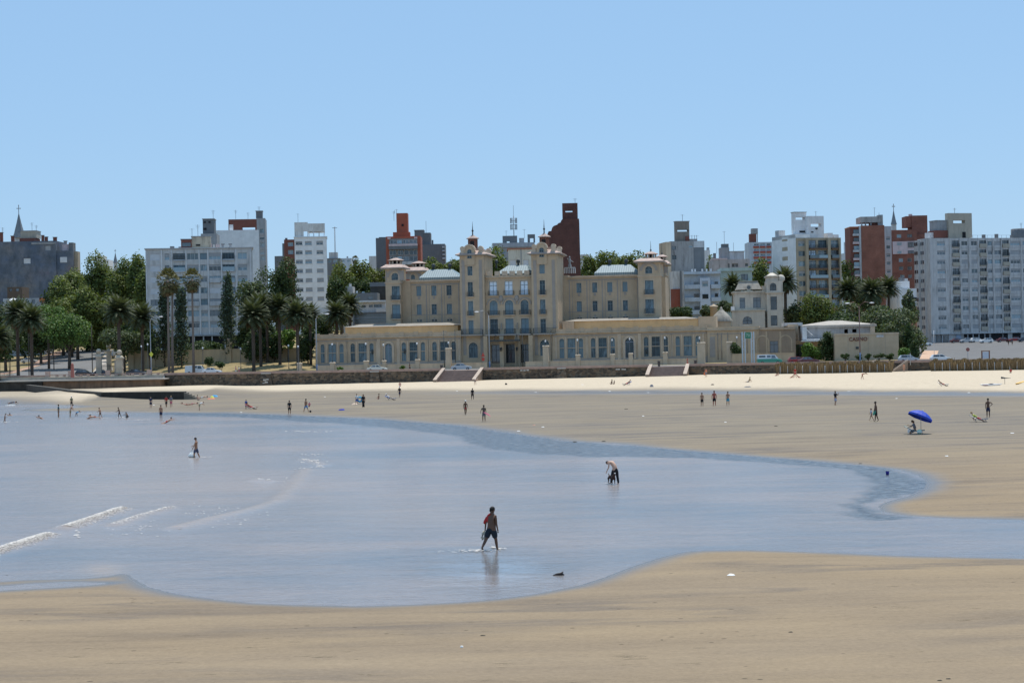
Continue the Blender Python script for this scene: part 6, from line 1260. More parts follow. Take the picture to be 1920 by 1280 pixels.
for a, lb in (((290, 325, 545, 655, 450), 'dark slim poplar left of the twin thin palm trunks'), ((322, 357, 548, 672, 446), 'dark slim poplar between the two tall thin palms'), ((408, 446, 528, 650, 452), 'tallest dark poplar in front of the right half of the wide grey-white block')):
    tree(*a, 'poplar', lb, 'poplars in front of the wide grey-white block', .28, 30, 'poplar_tree', .5, .75)
GB = 'tree tops of the park behind the hotel'
for a, k_, lb in (((612, 664, 497, 580, 620), 'plane', 'green tree right beside the narrow white tower'), ((650, 704, 494, 575, 640), 'plane', 'green tree under the pale far blocks'), ((688, 730, 499, 570, 625), 'plane', 'green tree touching the left edge of the red tower'), ((615, 668, 530, 610, 560), 'dark', 'darker lower tree beside the narrow white tower'), ((660, 700, 520, 580, 600), 'dark', 'darker tree behind the grey garage roofs'),
     ((784, 832, 487, 545, 570), 'plane', 'tree top right of the red tower above the metal roof'), ((826, 876, 484, 545, 575), 'plane', 'tree top touching the left hotel tower'), ((902, 960, 474, 545, 560), 'plane', 'tree top between the left hotel tower and the cream block'),
     ((1084, 1128, 486, 545, 600), 'plane', 'tree top right of the dark red-brown brick tower'), ((1116, 1164, 477, 545, 610), 'plane', 'tree top above the middle of the right metal roof'), ((1152, 1208, 473, 545, 600), 'plane', 'tree top left of the right hotel pavilion'), ((1134, 1186, 483, 545, 625), 'dark', 'darker tree top behind the gap above the right metal roof'), ((1186, 1262, 484, 545, 620), 'dark', 'dark tree top behind the right hotel pavilion'),
     ((1092, 1150, 491, 560, 650), 'plane', 'rear tree top filling the gap right of the dark red-brown tower'), ((1142, 1204, 487, 560, 655), 'plane', 'rear tree top behind the right end of the right metal roof'), ((616, 690, 506, 600, 665), 'plane', 'rear tree between the white tower and the garage roofs'), ((796, 864, 494, 560, 660), 'plane', 'rear tree top behind the left metal roof'), ((1320, 1346, 484, 540, 640), 'plane', 'yellow-green tree between the weathered grey block and the mottled pink-grey block'), ((1405, 1450, 494, 570, 560), 'plane', 'light green tree behind the villa tower'), ((1576, 1606, 489, 580, 600), 'plane', 'light green tree between the tan block and the red brick tower')):
    tree(*a, k_, lb, GB, .36, 18)
GR = 'trees right of the villa annex'
for a, k_, lb in (((1598, 1656, 516, 600, 570), 'dark', 'dark domed tree at the foot of the red brick tower'), ((1468, 1512, 566, 640, 480), 'olive', 'olive green tree just right of the villa tower'), ((1496, 1568, 549, 632, 475), 'plane', 'green tree in front of the tan block'), ((1556, 1640, 570, 632, 470), 'olive', 'olive tree behind the hipped pavilion roof'),
     ((1618, 1722, 566, 650, 468), 'olive', 'broad olive tree behind the casino box'), ((1660, 1728, 590, 664, 450), 'olive', 'olive tree right behind the end of the casino box'), ((1690, 1724, 548, 610, 500), 'olive', 'tree beside the low white houses'), ((1540, 1600, 590, 640, 450), 'dark', 'low dark tree just above the hipped roof')):
    tree(*a, k_, lb, GR, .3, 13)
for a, k_, lb in (((1262, 1302, 574, 600, 485), 'dark', 'dark green bush right of the hotel pavilion below the blue flats'), ((1312, 1346, 570, 600, 480), 'olive', 'olive bush left of the small turret'), ((1338, 1374, 568, 594, 490), 'olive', 'olive bush behind the dome'), ((1369, 1390.5, 645, 673, 410), 'dark', 'dark round bush beside the tall white gate pier'),
     ((1505, 1542, 638, 669, 411), 'bright', 'loose light green shrub in front of the dark gateway'), ((1536, 1567, 624, 672, 409), 'dark', 'tall dark shrub against the left end of the casino box'), ((1691, 1715, 618, 662, 408), 'dark', 'tall dark shrub at the right end of the casino box'), ((1686, 1706, 655, 673, 395), 'bright', 'round light green bush right of the casino box'),
     ((1578, 1592, 663, 673, 400), 'dark', 'low dark hedge bush at the left foot of the casino box'), ((1604, 1618, 664, 673, 400), 'dark', 'low hedge bush below the casino letters'), ((1622, 1634, 663, 672, 400), 'dark', 'low hedge bush right of the double street lamp'), ((1640, 1656, 663, 672, 400), 'dark', 'low hedge bush below the round wall sign'), ((1660, 1676, 664, 672, 399), 'dark', 'low hedge bush at the right foot of the casino box'),
     ((382, 398, 668, 688, 418), 'dark', 'small dark bush behind the white van'), ((405, 423, 676, 689, 418), 'dark', 'small low dark bush right of the white van'), ((12, 24, 664, 674, 440), 'dark', 'small dark shrub on the dry lawn at far left'), ((1706, 1724, 640, 672, 400), 'dark', 'dark shrub left of the orange paving')):
    tree(*a, k_, lb, None, .2, 9, 'bush', 0, 1.3, 'bush', 1, True)
for px, py in ((637, 682), (755, 681), (1117, 674), (1214, 672), (1275, 671)):
    q = P(px, py, 419); rt = empty('planter_shrub', (q.x, 419, 2.95), 0, 'tiny yellow-green shrub against the foot of the hotel wing near pixel column', 'bush', 'small shrubs along the hotel front')
    rt['label'] = {637: 'tiny yellow-green shrub at the first window group of the left hotel wing', 755: 'tiny yellow-green shrub right of the left wing door', 1117: 'tiny yellow-green shrub below the second window group of the right wing', 1214: 'tiny yellow-green shrub right of the right wing door', 1275: 'tiny yellow-green shrub at the last window group of the right wing'}[px]
    link('foliage', crown_mesh('foliage', .7, .5, .5, LF['bright'], .12, 6, 1), rt, (0, 0, .5)); k = MB(); k.tube([(0, 0, -.3), (0, 0, .6)], .05, 4); k.build('stem', BARK, rt)
# ---- palms
FR_ = leafmat('palm_fronds', (.075, .09, .045), .2); FRB = leafmat('dry_palm_fronds', (.13, .095, .05), .1); FAN = leafmat('fan_palm_leaves', (.12, .115, .05), .15)
def frond(vs, fs, a, el, L, droop, w_=.5):
    """arched rachis with two rows of narrow leaflets"""
    p = np.array([0., 0, 0]); n_ = 12; d0 = el; ca, sa = math.cos(a), math.sin(a)
    for i in range(n_):
        e = d0 - droop * (i / n_) ** 1.3; st = L / n_; q = p + st * np.array([math.cos(e) * ca, math.cos(e) * sa, math.sin(e)]); t = (i + .5) / n_
        wl = w_ * (math.sin(math.pi * min(1, .12 + t * .95)) ** .7 + .15)
        b0 = len(vs); vs += [tuple(p - np.array([-sa, ca, 0]) * .03), tuple(p + np.array([-sa, ca, 0]) * .03), tuple(q + np.array([-sa, ca, 0]) * .025), tuple(q - np.array([-sa, ca, 0]) * .025)]; fs.append((b0, b0 + 1, b0 + 2, b0 + 3))
        for s_ in (-1, 1):
            for h_ in (0, .5):
                o = p + (q - p) * h_; side = np.array([-sa, ca, 0]) * s_; fwd = np.array([math.cos(e) * ca, math.cos(e) * sa, math.sin(e)])
                tip = o + side * wl * 1.35 + fwd * wl * .75 + np.array([0, 0, -.35 * wl]); b0 = len(vs)
                vs += [tuple(o), tuple(o + fwd * .19), tuple(tip)]; fs.append((b0, b0 + 1, b0 + 2))
        p = q
def set_rnd(me):
    at = me.attributes.new('rnd', 'FLOAT', 'FACE'); at.data.foreach_set('value', RNG.random(len(me.polygons)).astype(np.float32))
def palm_crown(seed, n1=92):
    rnd = random.Random(seed); vs, fs = [], []
    for i in range(n1): frond(vs, fs, i * 2.39996 + rnd.uniform(-.2, .2), R(86 - 118 * (i / n1) ** .85), rnd.uniform(3.5, 4.4), R(rnd.uniform(38, 66)))
    me = bpy.data.meshes.new('crown'); me.from_pydata(vs, [], fs); me.materials.append(FR_); set_rnd(me)
    vs, fs = [], []
    for i in range(34): frond(vs, fs, i * 2.39996 * 1.3, R(-15 - 45 * rnd.random()), rnd.uniform(2.2, 3.4), R(50), .34)
    m2 = bpy.data.meshes.new('dry_fronds'); m2.from_pydata(vs, [], fs); m2.materials.append(FRB); set_rnd(m2); return me, m2
PC = [palm_crown(s_) for s_ in (1, 2, 3)]
def palm_trunk(h, r=.42):
    k = MB(); pts = []; rs = []; n_ = 14
    for i in range(n_ + 1): z = -.4 + (h + .4) * i / n_; pts.append((0, 0, z)); rs.append(r * (1.25 if i == 0 else 1) * (1 + .07 * (i % 2)))
    k.tube(pts, rs, 8); k.lathe([(r, h - .5), (r * 1.5, h - .1), (r * 1.35, h + .4), (r * .5, h + .8)], 0, 0, 9); return k.mesh('trunk', PBARK)
PG = 'date palms along the seafront'
for i, (px, yc, D, sc_, lb) in enumerate(((-4, 634, 418, .95, 'leftmost date palm cut by the left edge'), (32, 590, 432, 1.0, 'date palm left of the pair on the dry lawn'), (58, 600, 426, .95, 'date palm right of the pair on the dry lawn'), (222, 584, 428, 1.02, 'date palm with a dense drooping skirt behind the ball-topped gate pillars'), (266, 596, 440, .95, 'date palm at the left edge of the wide grey-white block'),
       (474, 592, 430, 1.02, 'front date palm at the left of the group between the poplar and the hotel'), (487, 574, 438, .9, 'higher rear date palm between the first two of the group'), (523, 578, 440, .95, 'slender date palm in the middle of the group'), (557, 590, 430, .98, 'date palm with an orange heart second from the hotel'), (581, 592, 442, .8, 'smaller date palm nearest the hotel corner'), (631, 590, 452, .92, 'date palm in front of the low modern office'), (656, 573, 462, .85, 'date palm just left of the white office roof'), (500, 586, 448, .85, 'rear date palm half hidden in the group'),
       (1374, 536, 500, .85, 'date palm in front of the grey-green flats'), (1472, 528, 480, 1.0, 'date palm behind the villa tower'), (1589, 545, 486, .92, 'dark date palm left of the red brick tower foot'), (1635, 548, 482, .98, 'date palm below the red brick tower'), (1666, 540, 488, .85, 'date palm below the slender church spire'), (1700, 632, 412, .42, 'short palm beside the right end of the casino box'), (1552, 634, 414, .42, 'short palm left of the casino box'))):
    q = P(px, yc, D); gz = float(landz(q.x, D)) - .1; rt = empty('date_palm', (q.x, D, gz), i * 1.3, lb, 'palm tree', PG)
    c1, c2 = PC[i % 3]; h = q.z - gz; link('crown', c1, rt, (0, 0, h), scale=(sc_ * 1.16,) * 3); link('dry_fronds', c2, rt, (0, 0, h - .15), scale=(sc_ * 1.1,) * 3); link('trunk', palm_trunk(h, .34 * sc_ + .04), rt)
def fan_crown(seed):
    rnd = random.Random(seed); vs, fs = [], []; nn = 70
    for i in range(nn):
        a = i * 2.39996; el = R(80 - 150 * i / nn); L = rnd.uniform(1.0, 1.6); d = np.array([math.cos(el) * math.cos(a), math.cos(el) * math.sin(a), math.sin(el)]); c0 = d * L + np.array([0, 0, -1.6 * max(0, (i / nn - .45))])
        s_ = np.array([-math.sin(a), math.cos(a), 0]); up = np.cross(d, s_)
        for k in range(9):
            t = (k - 4) * .3; dd = d * math.cos(t) + s_ * math.sin(t); tip = c0 + dd * rnd.uniform(.75, 1.0) + np.array([0, 0, -.3 * abs(k - 4) * .3 - .15]); b0 = len(vs); w_ = up * .04
            vs += [tuple(c0 - s_ * .05), tuple(c0 + dd * .5 + np.cross(dd, up) * .09), tuple(tip), tuple(c0 + dd * .5 - np.cross(dd, up) * .09)]; fs.append((b0, b0 + 1, b0 + 2, b0 + 3))
    me = bpy.data.meshes.new('crown'); me.from_pydata(vs, [], fs); me.materials.append(FAN); set_rnd(me)
    m2 = quads_mesh('dead_leaf_skirt', np.stack([RNG.normal(0, .4, 260), RNG.normal(0, .4, 260), -RNG.uniform(.8, 3.0, 260)], 1) * np.array([1, 1, 1]), RNG.normal(size=(260, 3)) * [1, 1, .3], RNG.uniform(.2, .42, 260), FRB, 1.2); return me, m2
FC = [fan_crown(5), fan_crown(6)]
for i, (px, yc, D, sc_, pb, lb) in enumerate(((314, 524, 420, 1.12, 317, 'tallest thin fan palm with two-toned crown in front of the wide grey-white block'), (323, 527, 424, .85, 323.5, 'thin fan palm standing close behind the tallest one'), (360, 522, 420, .98, 363, 'single thin fan palm right of the close pair'), (666, 486, 640, .55, 666, 'tiny distant palm top above the trees below the radio mast'))):
    q = P(px, yc, D); qb = P(pb, 686, D); gz = float(landz(q.x, D)) - .1; rt = empty('fan_palm', (qb.x, D, gz), 0, lb, 'palm tree', 'tall thin fan palms'); h = q.z - gz; dx = q.x - qb.x
    link('crown', FC[i % 2][0], rt, (dx, 0, h), scale=(sc_ * 1.15,) * 3); link('dead_leaf_skirt', FC[i % 2][1], rt, (dx, 0, h), scale=(sc_,) * 3)
    k = MB(); k.tube([(0, 0, -.3), (dx * .2, 0, h * .35), (dx * .6, 0, h * .7), (dx, 0, h)], [.34, .25, .22, .2], 8); k.build('trunk', mat('thin_palm_bark', (.17, .14, .12), .9), rt)
# ---- dry reed windbreaks on the sand
REED = leafmat('dry_reeds', (.235, .165, .09), .1, .4)
def reeds(px0, px1, ytop0, yb0, yb1, D0, label):
    n_ = int((px1 - px0) * 26); C = []; root = None; pa = P((px0 + px1) / 2, yb0, D0); rt = empty('reed_fence', (pa.x, D0, 0), 0, label, 'windbreak fence'); vs, fs = [], []
    for i in range(n_):
        t = random.random(); px = px0 + (px1 - px0) * t; py = yb0 + (yb1 - yb0) * t; a = ray(px, py)[0]; X = a * D0 / F; Y = float(wallD(X)) - 5.0 - random.uniform(0, .8); X = a * Y / F; z = float(beachz(X, Y)) - .1
        h = (2.0 + .35 * math.sin(px * .35) * math.sin(px * .11)) * random.uniform(.72, 1.08); lx, ly = random.gauss(0, .18), random.gauss(0, .15); w_ = random.uniform(.03, .07); b0 = len(vs); X -= rt.location.x; Y -= D0
        vs += [(X - w_, Y, z), (X + w_, Y + w_, z), (X + lx + w_ * 1.6, Y + ly, z + h), (X + lx - w_ * 1.3, Y + ly, z + h * .95)]; fs.append((b0, b0 + 1, b0 + 2, b0 + 3))
    me = bpy.data.meshes.new('reed_bundles'); me.from_pydata(vs, [], fs); me.materials.append(REED); set_rnd(me); link('reed_bundles', me, rt); k = MB()
    for i in range(int((px1 - px0) / 14)):
        px = px0 + 7 + i * 14; a = ray(px, yb0)[0]; X = a * D0 / F; Y = float(wallD(X)) - 5.9; X = a * Y / F; z = float(beachz(X, Y)); k = MB(); k.tube([(X - rt.location.x, Y - D0, z - .2), (X - rt.location.x, Y - D0, z + 1.5)], .06, 5); k.build('post', LGR, rt)
reeds(1456, 1672, 684, 701, 698, 366, 'brown dry reed windbreak left of the right-hand steps'); reeds(1746, 2010, 676, 693, 690, 352, 'brown dry reed windbreak running out of the right edge')
# ================================================================ lamps, poles, signs
GALV = mat('grey_lamp_metal', (.34, .36, .38), .5, .08, metal=.3); BLUP = mat('blue_painted_pole_base', (.10, .17, .30), .6); WGL = mat('white_lamp_globe', (.75, .76, .78), .3)
PTR = mat('rusty_red_pole', (.20, .12, .11), .7)
def atz(px, D, pyb=None):
    a = ray(px, 680)[0]; X = a * D / F; return X, (float(landz(X, D)) + .0)
def street_lamp(px, yt, D, arms, label, mt=GALV, blue=1.6):
    X, z = atz(px, D); z += .12; h = P(px, yt, D).z - z; rt = empty('street_lamp', (X, D, z), 0, label, 'street lamp', 'tall street lamps along the seafront road'); k = MB(); k.tube([(0, 0, 0), (0, 0, h * .5), (0, 0, h * .93)], [.13, .1, .075], 8); k.build('pole', mt, rt)
    k = MB(); k.tube([(0, 0, 0), (0, 0, blue)], .15, 8); k.build('painted_base', BLUP, rt)
    for s_ in arms:
        k = MB(); k.tube([(0, 0, h * .9), (s_ * .25, -.1, h * .97), (s_ * 1.1, -.3, h * 1.02), (s_ * 2.1, -.5, h)], [.07, .06, .05, .045], 6); k.build('arm', mt, rt)
        k = MB(); k.ball((s_ * 2.45, -.55, h - .02), .3, 0, 8, (.5, .2, .13)); k.build('lamp_head', WGL, rt)
street_lamp(283, 594, 415, (1,), 'street lamp with one curved arm at the left end of the tan garden wall'); street_lamp(594, 589, 412, (1,), 'street lamp with one curved arm and blue base at the left corner of the hotel')
street_lamp(918, 584, 399, (-1,), 'street lamp with blue base in front of the left hotel tower'); street_lamp(1613, 568, 386, (-1, 1), 'double-armed street lamp with a red-brown pole in front of the casino box', PTR, 1.9)
def globe_lamp(px, yt, D, z0, label, n=1, grp='black lamp posts with small white globes'):
    X = ray(px, 660)[0] * D / F; h = P(px, yt, D).z - z0; rt = empty('globe_lamp', (X, D, z0), 0, label, 'lamp post', grp); k = MB(); k.tube([(0, 0, 0), (0, 0, .3), (0, 0, .35), (0, 0, h - .35)], [.13, .11, .06, .045], 6); k.build('post', IRON, rt)
    k = MB(); k.ball((0, 0, h - .15), .2, 0, 8); k.lathe([(.16, h - .4), (.1, h - .3)], 0, 0, 8); k.build('globe', WGL, rt)
for px, yt, D, z0, lb in ((623, 644, 416.5, 4.9, 'globe lamp on the pier before the first window group of the left wing'), (686, 643, 416.5, 5.1, 'globe lamp on the pier before the second window group of the left wing'), (719, 645, 417, 5.1, 'globe lamp on the pier beside the left wing door'), (782, 642.5, 416.5, 5.2, 'globe lamp on the pier before the third window group of the left wing'),
       (841, 641, 417, 7.5, 'globe lamp on the tall pier left of the stairs'), (1023, 638, 416, 7.6, 'globe lamp on the tall pier at the right tower'), (1083, 636, 415, 5.5, 'globe lamp on the pier before the curtained windows of the right wing'), (1148, 636, 414, 5.5, 'globe lamp on the pier left of the right wing door'), (1181, 634, 414, 5.6, 'globe lamp directly in front of the right wing door'),
       (1247, 632, 412, 5.7, 'globe lamp on the pier right of the right wing door'), (1312, 632, 411, 7.6, 'globe lamp on the tall pier at the right end of the wing'), (1382, 631, 410, 3.0, 'globe lamp beside the green sign frame'),
       (265, 648, 432, 3.6, 'globe lamp by the two-arched gate at the far left of the garden wall'), (277, 644, 428, 3.4, 'globe lamp beside the tall curved lamp at the left'), (380, 651, 432, 3.8, 'globe lamp behind the white van'), (451, 652, 430, 3.8, 'globe lamp left of the date palm group'), (541, 646, 428, 3.6, 'globe lamp between the palms near the hotel'), (559, 648, 420, 3.0, 'globe lamp at the last palm before the hotel')):
    globe_lamp(px, yt, D, z0, lb)
def pole(px, yt, D, label, r=.09, name='utility_pole', cat='pole', mt=None, grp=None):
    X, z = atz(px, D); h = P(px, yt, D).z - z; rt = empty(name, (X, D, z), 0, label, cat, grp); k = MB(); k.tube([(0, 0, -.3), (0, 0, h)], [r * 1.3, r], 6); k.build('pole', mt or mat('dark_wood_pole', (.06, .05, .04), .9), rt)
    k = MB(); k.ball((0, 0, h), r * 1.6, 0, 6); k.build('pole_cap', IRON, rt)
pole(173, 612, 450, 'tall dark pole standing in the side street'); pole(101, 626, 470, 'dark pole on the brick path under the acacia'); pole(54, 590, 440, 'dark pole on the dry lawn between the two date palms')
for px, yt, lb in ((833, 620, 'dark flagpole left of the tall pier by the stairs'), (854, 619, 'dark flagpole right of the tall pier by the stairs'), (980, 625, 'dark flagpole right of the hotel entrance'), (1034, 622, 'dark flagpole beside the right tower door')): pole(px, yt, 419, lb, .06, 'flagpole', 'flagpole', IRON, 'dark flagpoles in front of the hotel')
pole(1815, 655, 380, 'thin pole of the round road sign on the plaza edge', .05, 'road_sign', 'sign', GALV); o = sc.objects.get('road_sign'); k = MB(); h = P(1815, 655, 380).z - o.location.z; k.tube([(0, -.06, h), (0, -.03, h)], .38, 12); k.build('sign_disc', mat('dull_red_sign', (.28, .10, .09), .6), o)
pole(1752, 618, 420, 'thin white pole in front of the right block entrance', .05, 'utility_pole', 'pole', WHT)
pole(1707, 662, 352 + 8, 'grey post standing on the sand by the right-hand steps', .07, 'utility_pole', 'pole', GALV)
pole(284, 662, 411, 'pole of the yellow diamond road sign at the kerb', .05, 'road_sign', 'sign', GALV); o = [x for x in sc.objects if x.name.startswith('road_sign')][-1]; h = P(284, 664, 411).z - o.location.z; k = MB(); k.prism([(-.45, h), (0, h - .6), (.45, h), (0, h + .6)], -.1, -.06); k.build('sign_plate', mat('yellow_green_sign', (.55, .58, .08), .6), o)
pole(906, 660, 411, 'pole of the small red and white sign by the hotel entrance', .04, 'road_sign', 'sign', GALV); o = [x for x in sc.objects if x.name.startswith('road_sign')][-1]; h = P(906, 664, 411).z - o.location.z; k = MB(); k.prism([(-.4, h - .5), (.4, h - .5), (0, h + .45)], -.1, -.06); k.prism([(-.3, h - 1.4), (.3, h - 1.4), (.3, h - .7), (-.3, h - .7)], -.1, -.06); k.build('sign_plate', mat('red_sign', (.5, .07, .05), .6), o)
# red totem post on the left promenade
X, z = atz(135.5, 413); rt = empty('marker_post', (X, 413, z), 0, 'slim pinkish red marker post by the parked black cars', 'post'); k = MB(); k.frus(-.35, .35, -.3, .3, 0, P(135, 684, 413).z - z, .08, .08); k.build('post', mat('pink_red_paint', (.38, .14, .11), .8), rt); k = MB(); k.ball((0, 0, P(135, 683, 413).z - z), .28, 0, 8); k.build('post_top', mat('pink_red_paint', (0, 0, 0)), rt)
# green sign on two pairs of white posts
rt = empty('sign_frame', (ray(1403, 650)[0] * 404 / F, 404, 2.9), 0, 'green sign hung between two pairs of tall pale blue posts', 'sign'); D = 404; s_ = F / D; SBL = mat('pale_blue_steel', (.50, .56, .62), .5)
for px in (1392, 1397, 1409, 1413.5): k = MB(); x = (px - 1403) / s_; k.box(x - .13, x + .13, -.13, .13, 0, P(1403, 622, D).z - 2.9); k.build('post', SBL, rt)
for py in (627, 640, 655):
    for a, b_ in ((-11.5, -5.5), (5.5, 11)): k = MB(); z = P(1403, py, D).z - 2.9; k.box(a / s_, b_ / s_, -.05, .05, z, z + .12); k.build('crossbar', SBL, rt)
k = MB(); z0, z1 = P(1403, 634.5, D).z - 2.9, P(1403, 623, D).z - 2.9; k.box(-.62, .56, -.2, -.135, z0, z1); sp_ = k.build('sign_panel', mat('green_sign_panel', (.05, .22, .14), .6), rt); text('sign_mark', '70', .85, mat('pale_green_mark', (.45, .6, .5), .6), sp_, (-.05, -.215, (z0 + z1) / 2))
# notice board with a pale poster between red-brown posts
D = 372; rt = empty('notice_board', (ray(1848, 668)[0] * D / F, D, 2.95), 0, 'notice board with a pale poster between two red-brown posts', 'notice board'); z1 = P(1848, 658.5, D).z - 2.95
for x in (-.72, .72): k = MB(); k.box(x - .1, x + .1, -.1, .1, 0, z1); k.build('post', mat('red_brown_wood', (.25, .11, .07), .8), rt)
k = MB(); k.box(-.85, .85, -.12, .12, z1 + .002, z1 + .14); k.build('top_beam', mat('red_brown_wood', (0, 0, 0)), rt); k = MB(); k.box(-.6, .6, -.05, .02, z1 - 1.35, z1 - .1); k.build('poster', mat('pale_poster', (.62, .62, .66), .6), rt)
# litter bins, wheeled items on the promenade
for px, lb in ((827, 'small dark litter bin left of the tall pier by the stairs'), (1238, 'dark litter bin at the top of the right stairs'), (1307, 'small dark litter bin at the right hotel pier')):
    X = Xw(px); D = float(wallD(X)) + 3; rt = empty('litter_bin', (X, D, 2.98), 0, lb, 'litter bin', 'dark litter bins on the promenade'); k = MB(); k.lathe([(.24, 0), (.3, 1.0), (.33, 1.02), (.33, 1.1), (.02, 1.14)], 0, 0, 10); k.build('body', FRD, rt); k = MB(); k.tube([(0, 0, .2), (0, .35, 1.1)], .04, 4); k.build('post', IRON, rt)
# square gate pillars with ball tops at the left
def gate_pillar(px, yt, w_px, D, label, stone=None):
    X, z = atz(px, D); h = P(px, yt, D).z - z; w_ = w_px * D / F / 2; rt = empty('gate_pillar', (X, D, z), 0, label, 'pillar', 'stone gate pillars with ball finials'); k = MB(); ST = mat('pale_gate_stone', (.46, .40, .31), .85, .12, .8, streak=.4)
    k.box(-w_ * 1.15, w_ * 1.15, -w_ * 1.15, w_ * 1.15, -.3, .5); k.box(-w_, w_, -w_, w_, .5, h - 2.0); k.box(-w_ * 1.1, w_ * 1.1, -w_ * 1.1, w_ * 1.1, h * .3, h * .3 + .2); k.build('shaft', ST, rt)
    k = MB(); k.box(-w_ * 1.3, w_ * 1.3, -w_ * 1.3, w_ * 1.3, h - 2.0, h - 1.7); k.frus(-w_ * 1.15, w_ * 1.15, -w_ * 1.15, w_ * 1.15, h - 1.7, h - 1.3, w_ * .5, w_ * .5); k.build('cap', ST, rt); k = MB(); k.lathe([(w_ * .45, h - 1.3), (w_ * .3, h - 1.15)], 0, 0, 8); k.ball((0, 0, h - .62), .58, 0, 10); k.build('ball_finial', ST, rt)
gate_pillar(185.5, 653, 9.5, 424, 'left tall gate pillar with ball finial beside the side street'); gate_pillar(224, 655, 12, 414, 'right and nearest tall gate pillar with ball finial'); gate_pillar(204.5, 644, 8, 452, 'farther gate pillar with ball finial between the two tall ones')
k_ = [(219, 676, 6, 414.5, 'short stub wall pillar attached left of the nearest gate pillar')]
for px, yt, w_, D, lb in k_: X, z = atz(px, D); rt = empty('stub_wall', (X, D, z), 0, lb, 'wall'); k = MB(); k.box(-.45, .3, -.4, .4, -.2, P(px, yt, D).z - z); k.build('wall', WALK, rt); k = MB(); k.box(-.5, .3, -.45, .45, P(px, yt, D).z - z, P(px, yt, D).z - z + .12); k.build('cap', WALK, rt)
for i, (px, yt, yb, D) in enumerate(((150, 670, 675, 560),)): pass
rt = empty('iron_fence', (ray(205, 680)[0] * 430 / F, 430, 3.1), 0, 'dark iron gate bars between the tall gate pillars', 'fence'); k = MB()
for i in range(20): x = -1.6 + i * .17; k.box(x - .03, x + .03, -.03, .03, 0, 2.2 + .2 * math.sin(i * .33))
k.build('bars', IRON, rt); k = MB(); k.box(-1.65, 1.7, -.04, .04, .3, .4); k.box(-1.65, 1.7, -.04, .04, 1.8, 1.9); k.build('rails', IRON, rt)
# small railings at the top of the right-hand sand steps
for pa, pb, ya, yb, lb in ((1627, 1643, 683, 675, 'slanted stone stair rail at the left of the right-hand steps'), (1675, 1702, 694, 675, 'long slanted pale stair rail at the right-hand steps')):
    Xa, Xb = Xw(pa), Xw(pb); Ya = float(wallD(Xa)) - 3.2; Yb = float(wallD(Xb)) - .6; A = P(pa, ya, Ya); B = P(pb, yb, Yb); rt = empty('stair_rail', tuple(A), 0, lb, 'stair rail', 'pale slanted rails of the right-hand steps'); d = B - A; k = MB()
    vs = [(0, -.2, -.18), (d.x, d.y - .2, d.z - .18), (d.x, d.y + .2, d.z - .18), (0, .2, -.18), (0, -.2, .14), (d.x, d.y - .2, d.z + .14), (d.x, d.y + .2, d.z + .14), (0, .2, .14)]; k.add(vs, [(0, 3, 2, 1), (4, 5, 6, 7), (0, 1, 5, 4), (1, 2, 6, 5), (2, 3, 7, 6), (3, 0, 4, 7)]); k.build('coping', CHK, rt)
    k = MB(); vs = [(0, -.15, -3), (d.x, d.y - .15, -3), (d.x, d.y + .15, -3), (0, .15, -3), (0, -.15, -.183), (d.x, d.y - .15, d.z - .183), (d.x, d.y + .15, d.z - .183), (0, .15, -.183)]; k.add(vs, [(0, 1, 5, 4), (1, 2, 6, 5), (2, 3, 7, 6), (3, 0, 4, 7)]); k.build('side_wall', mat('stair_side_stone', (0, 0, 0)), rt)
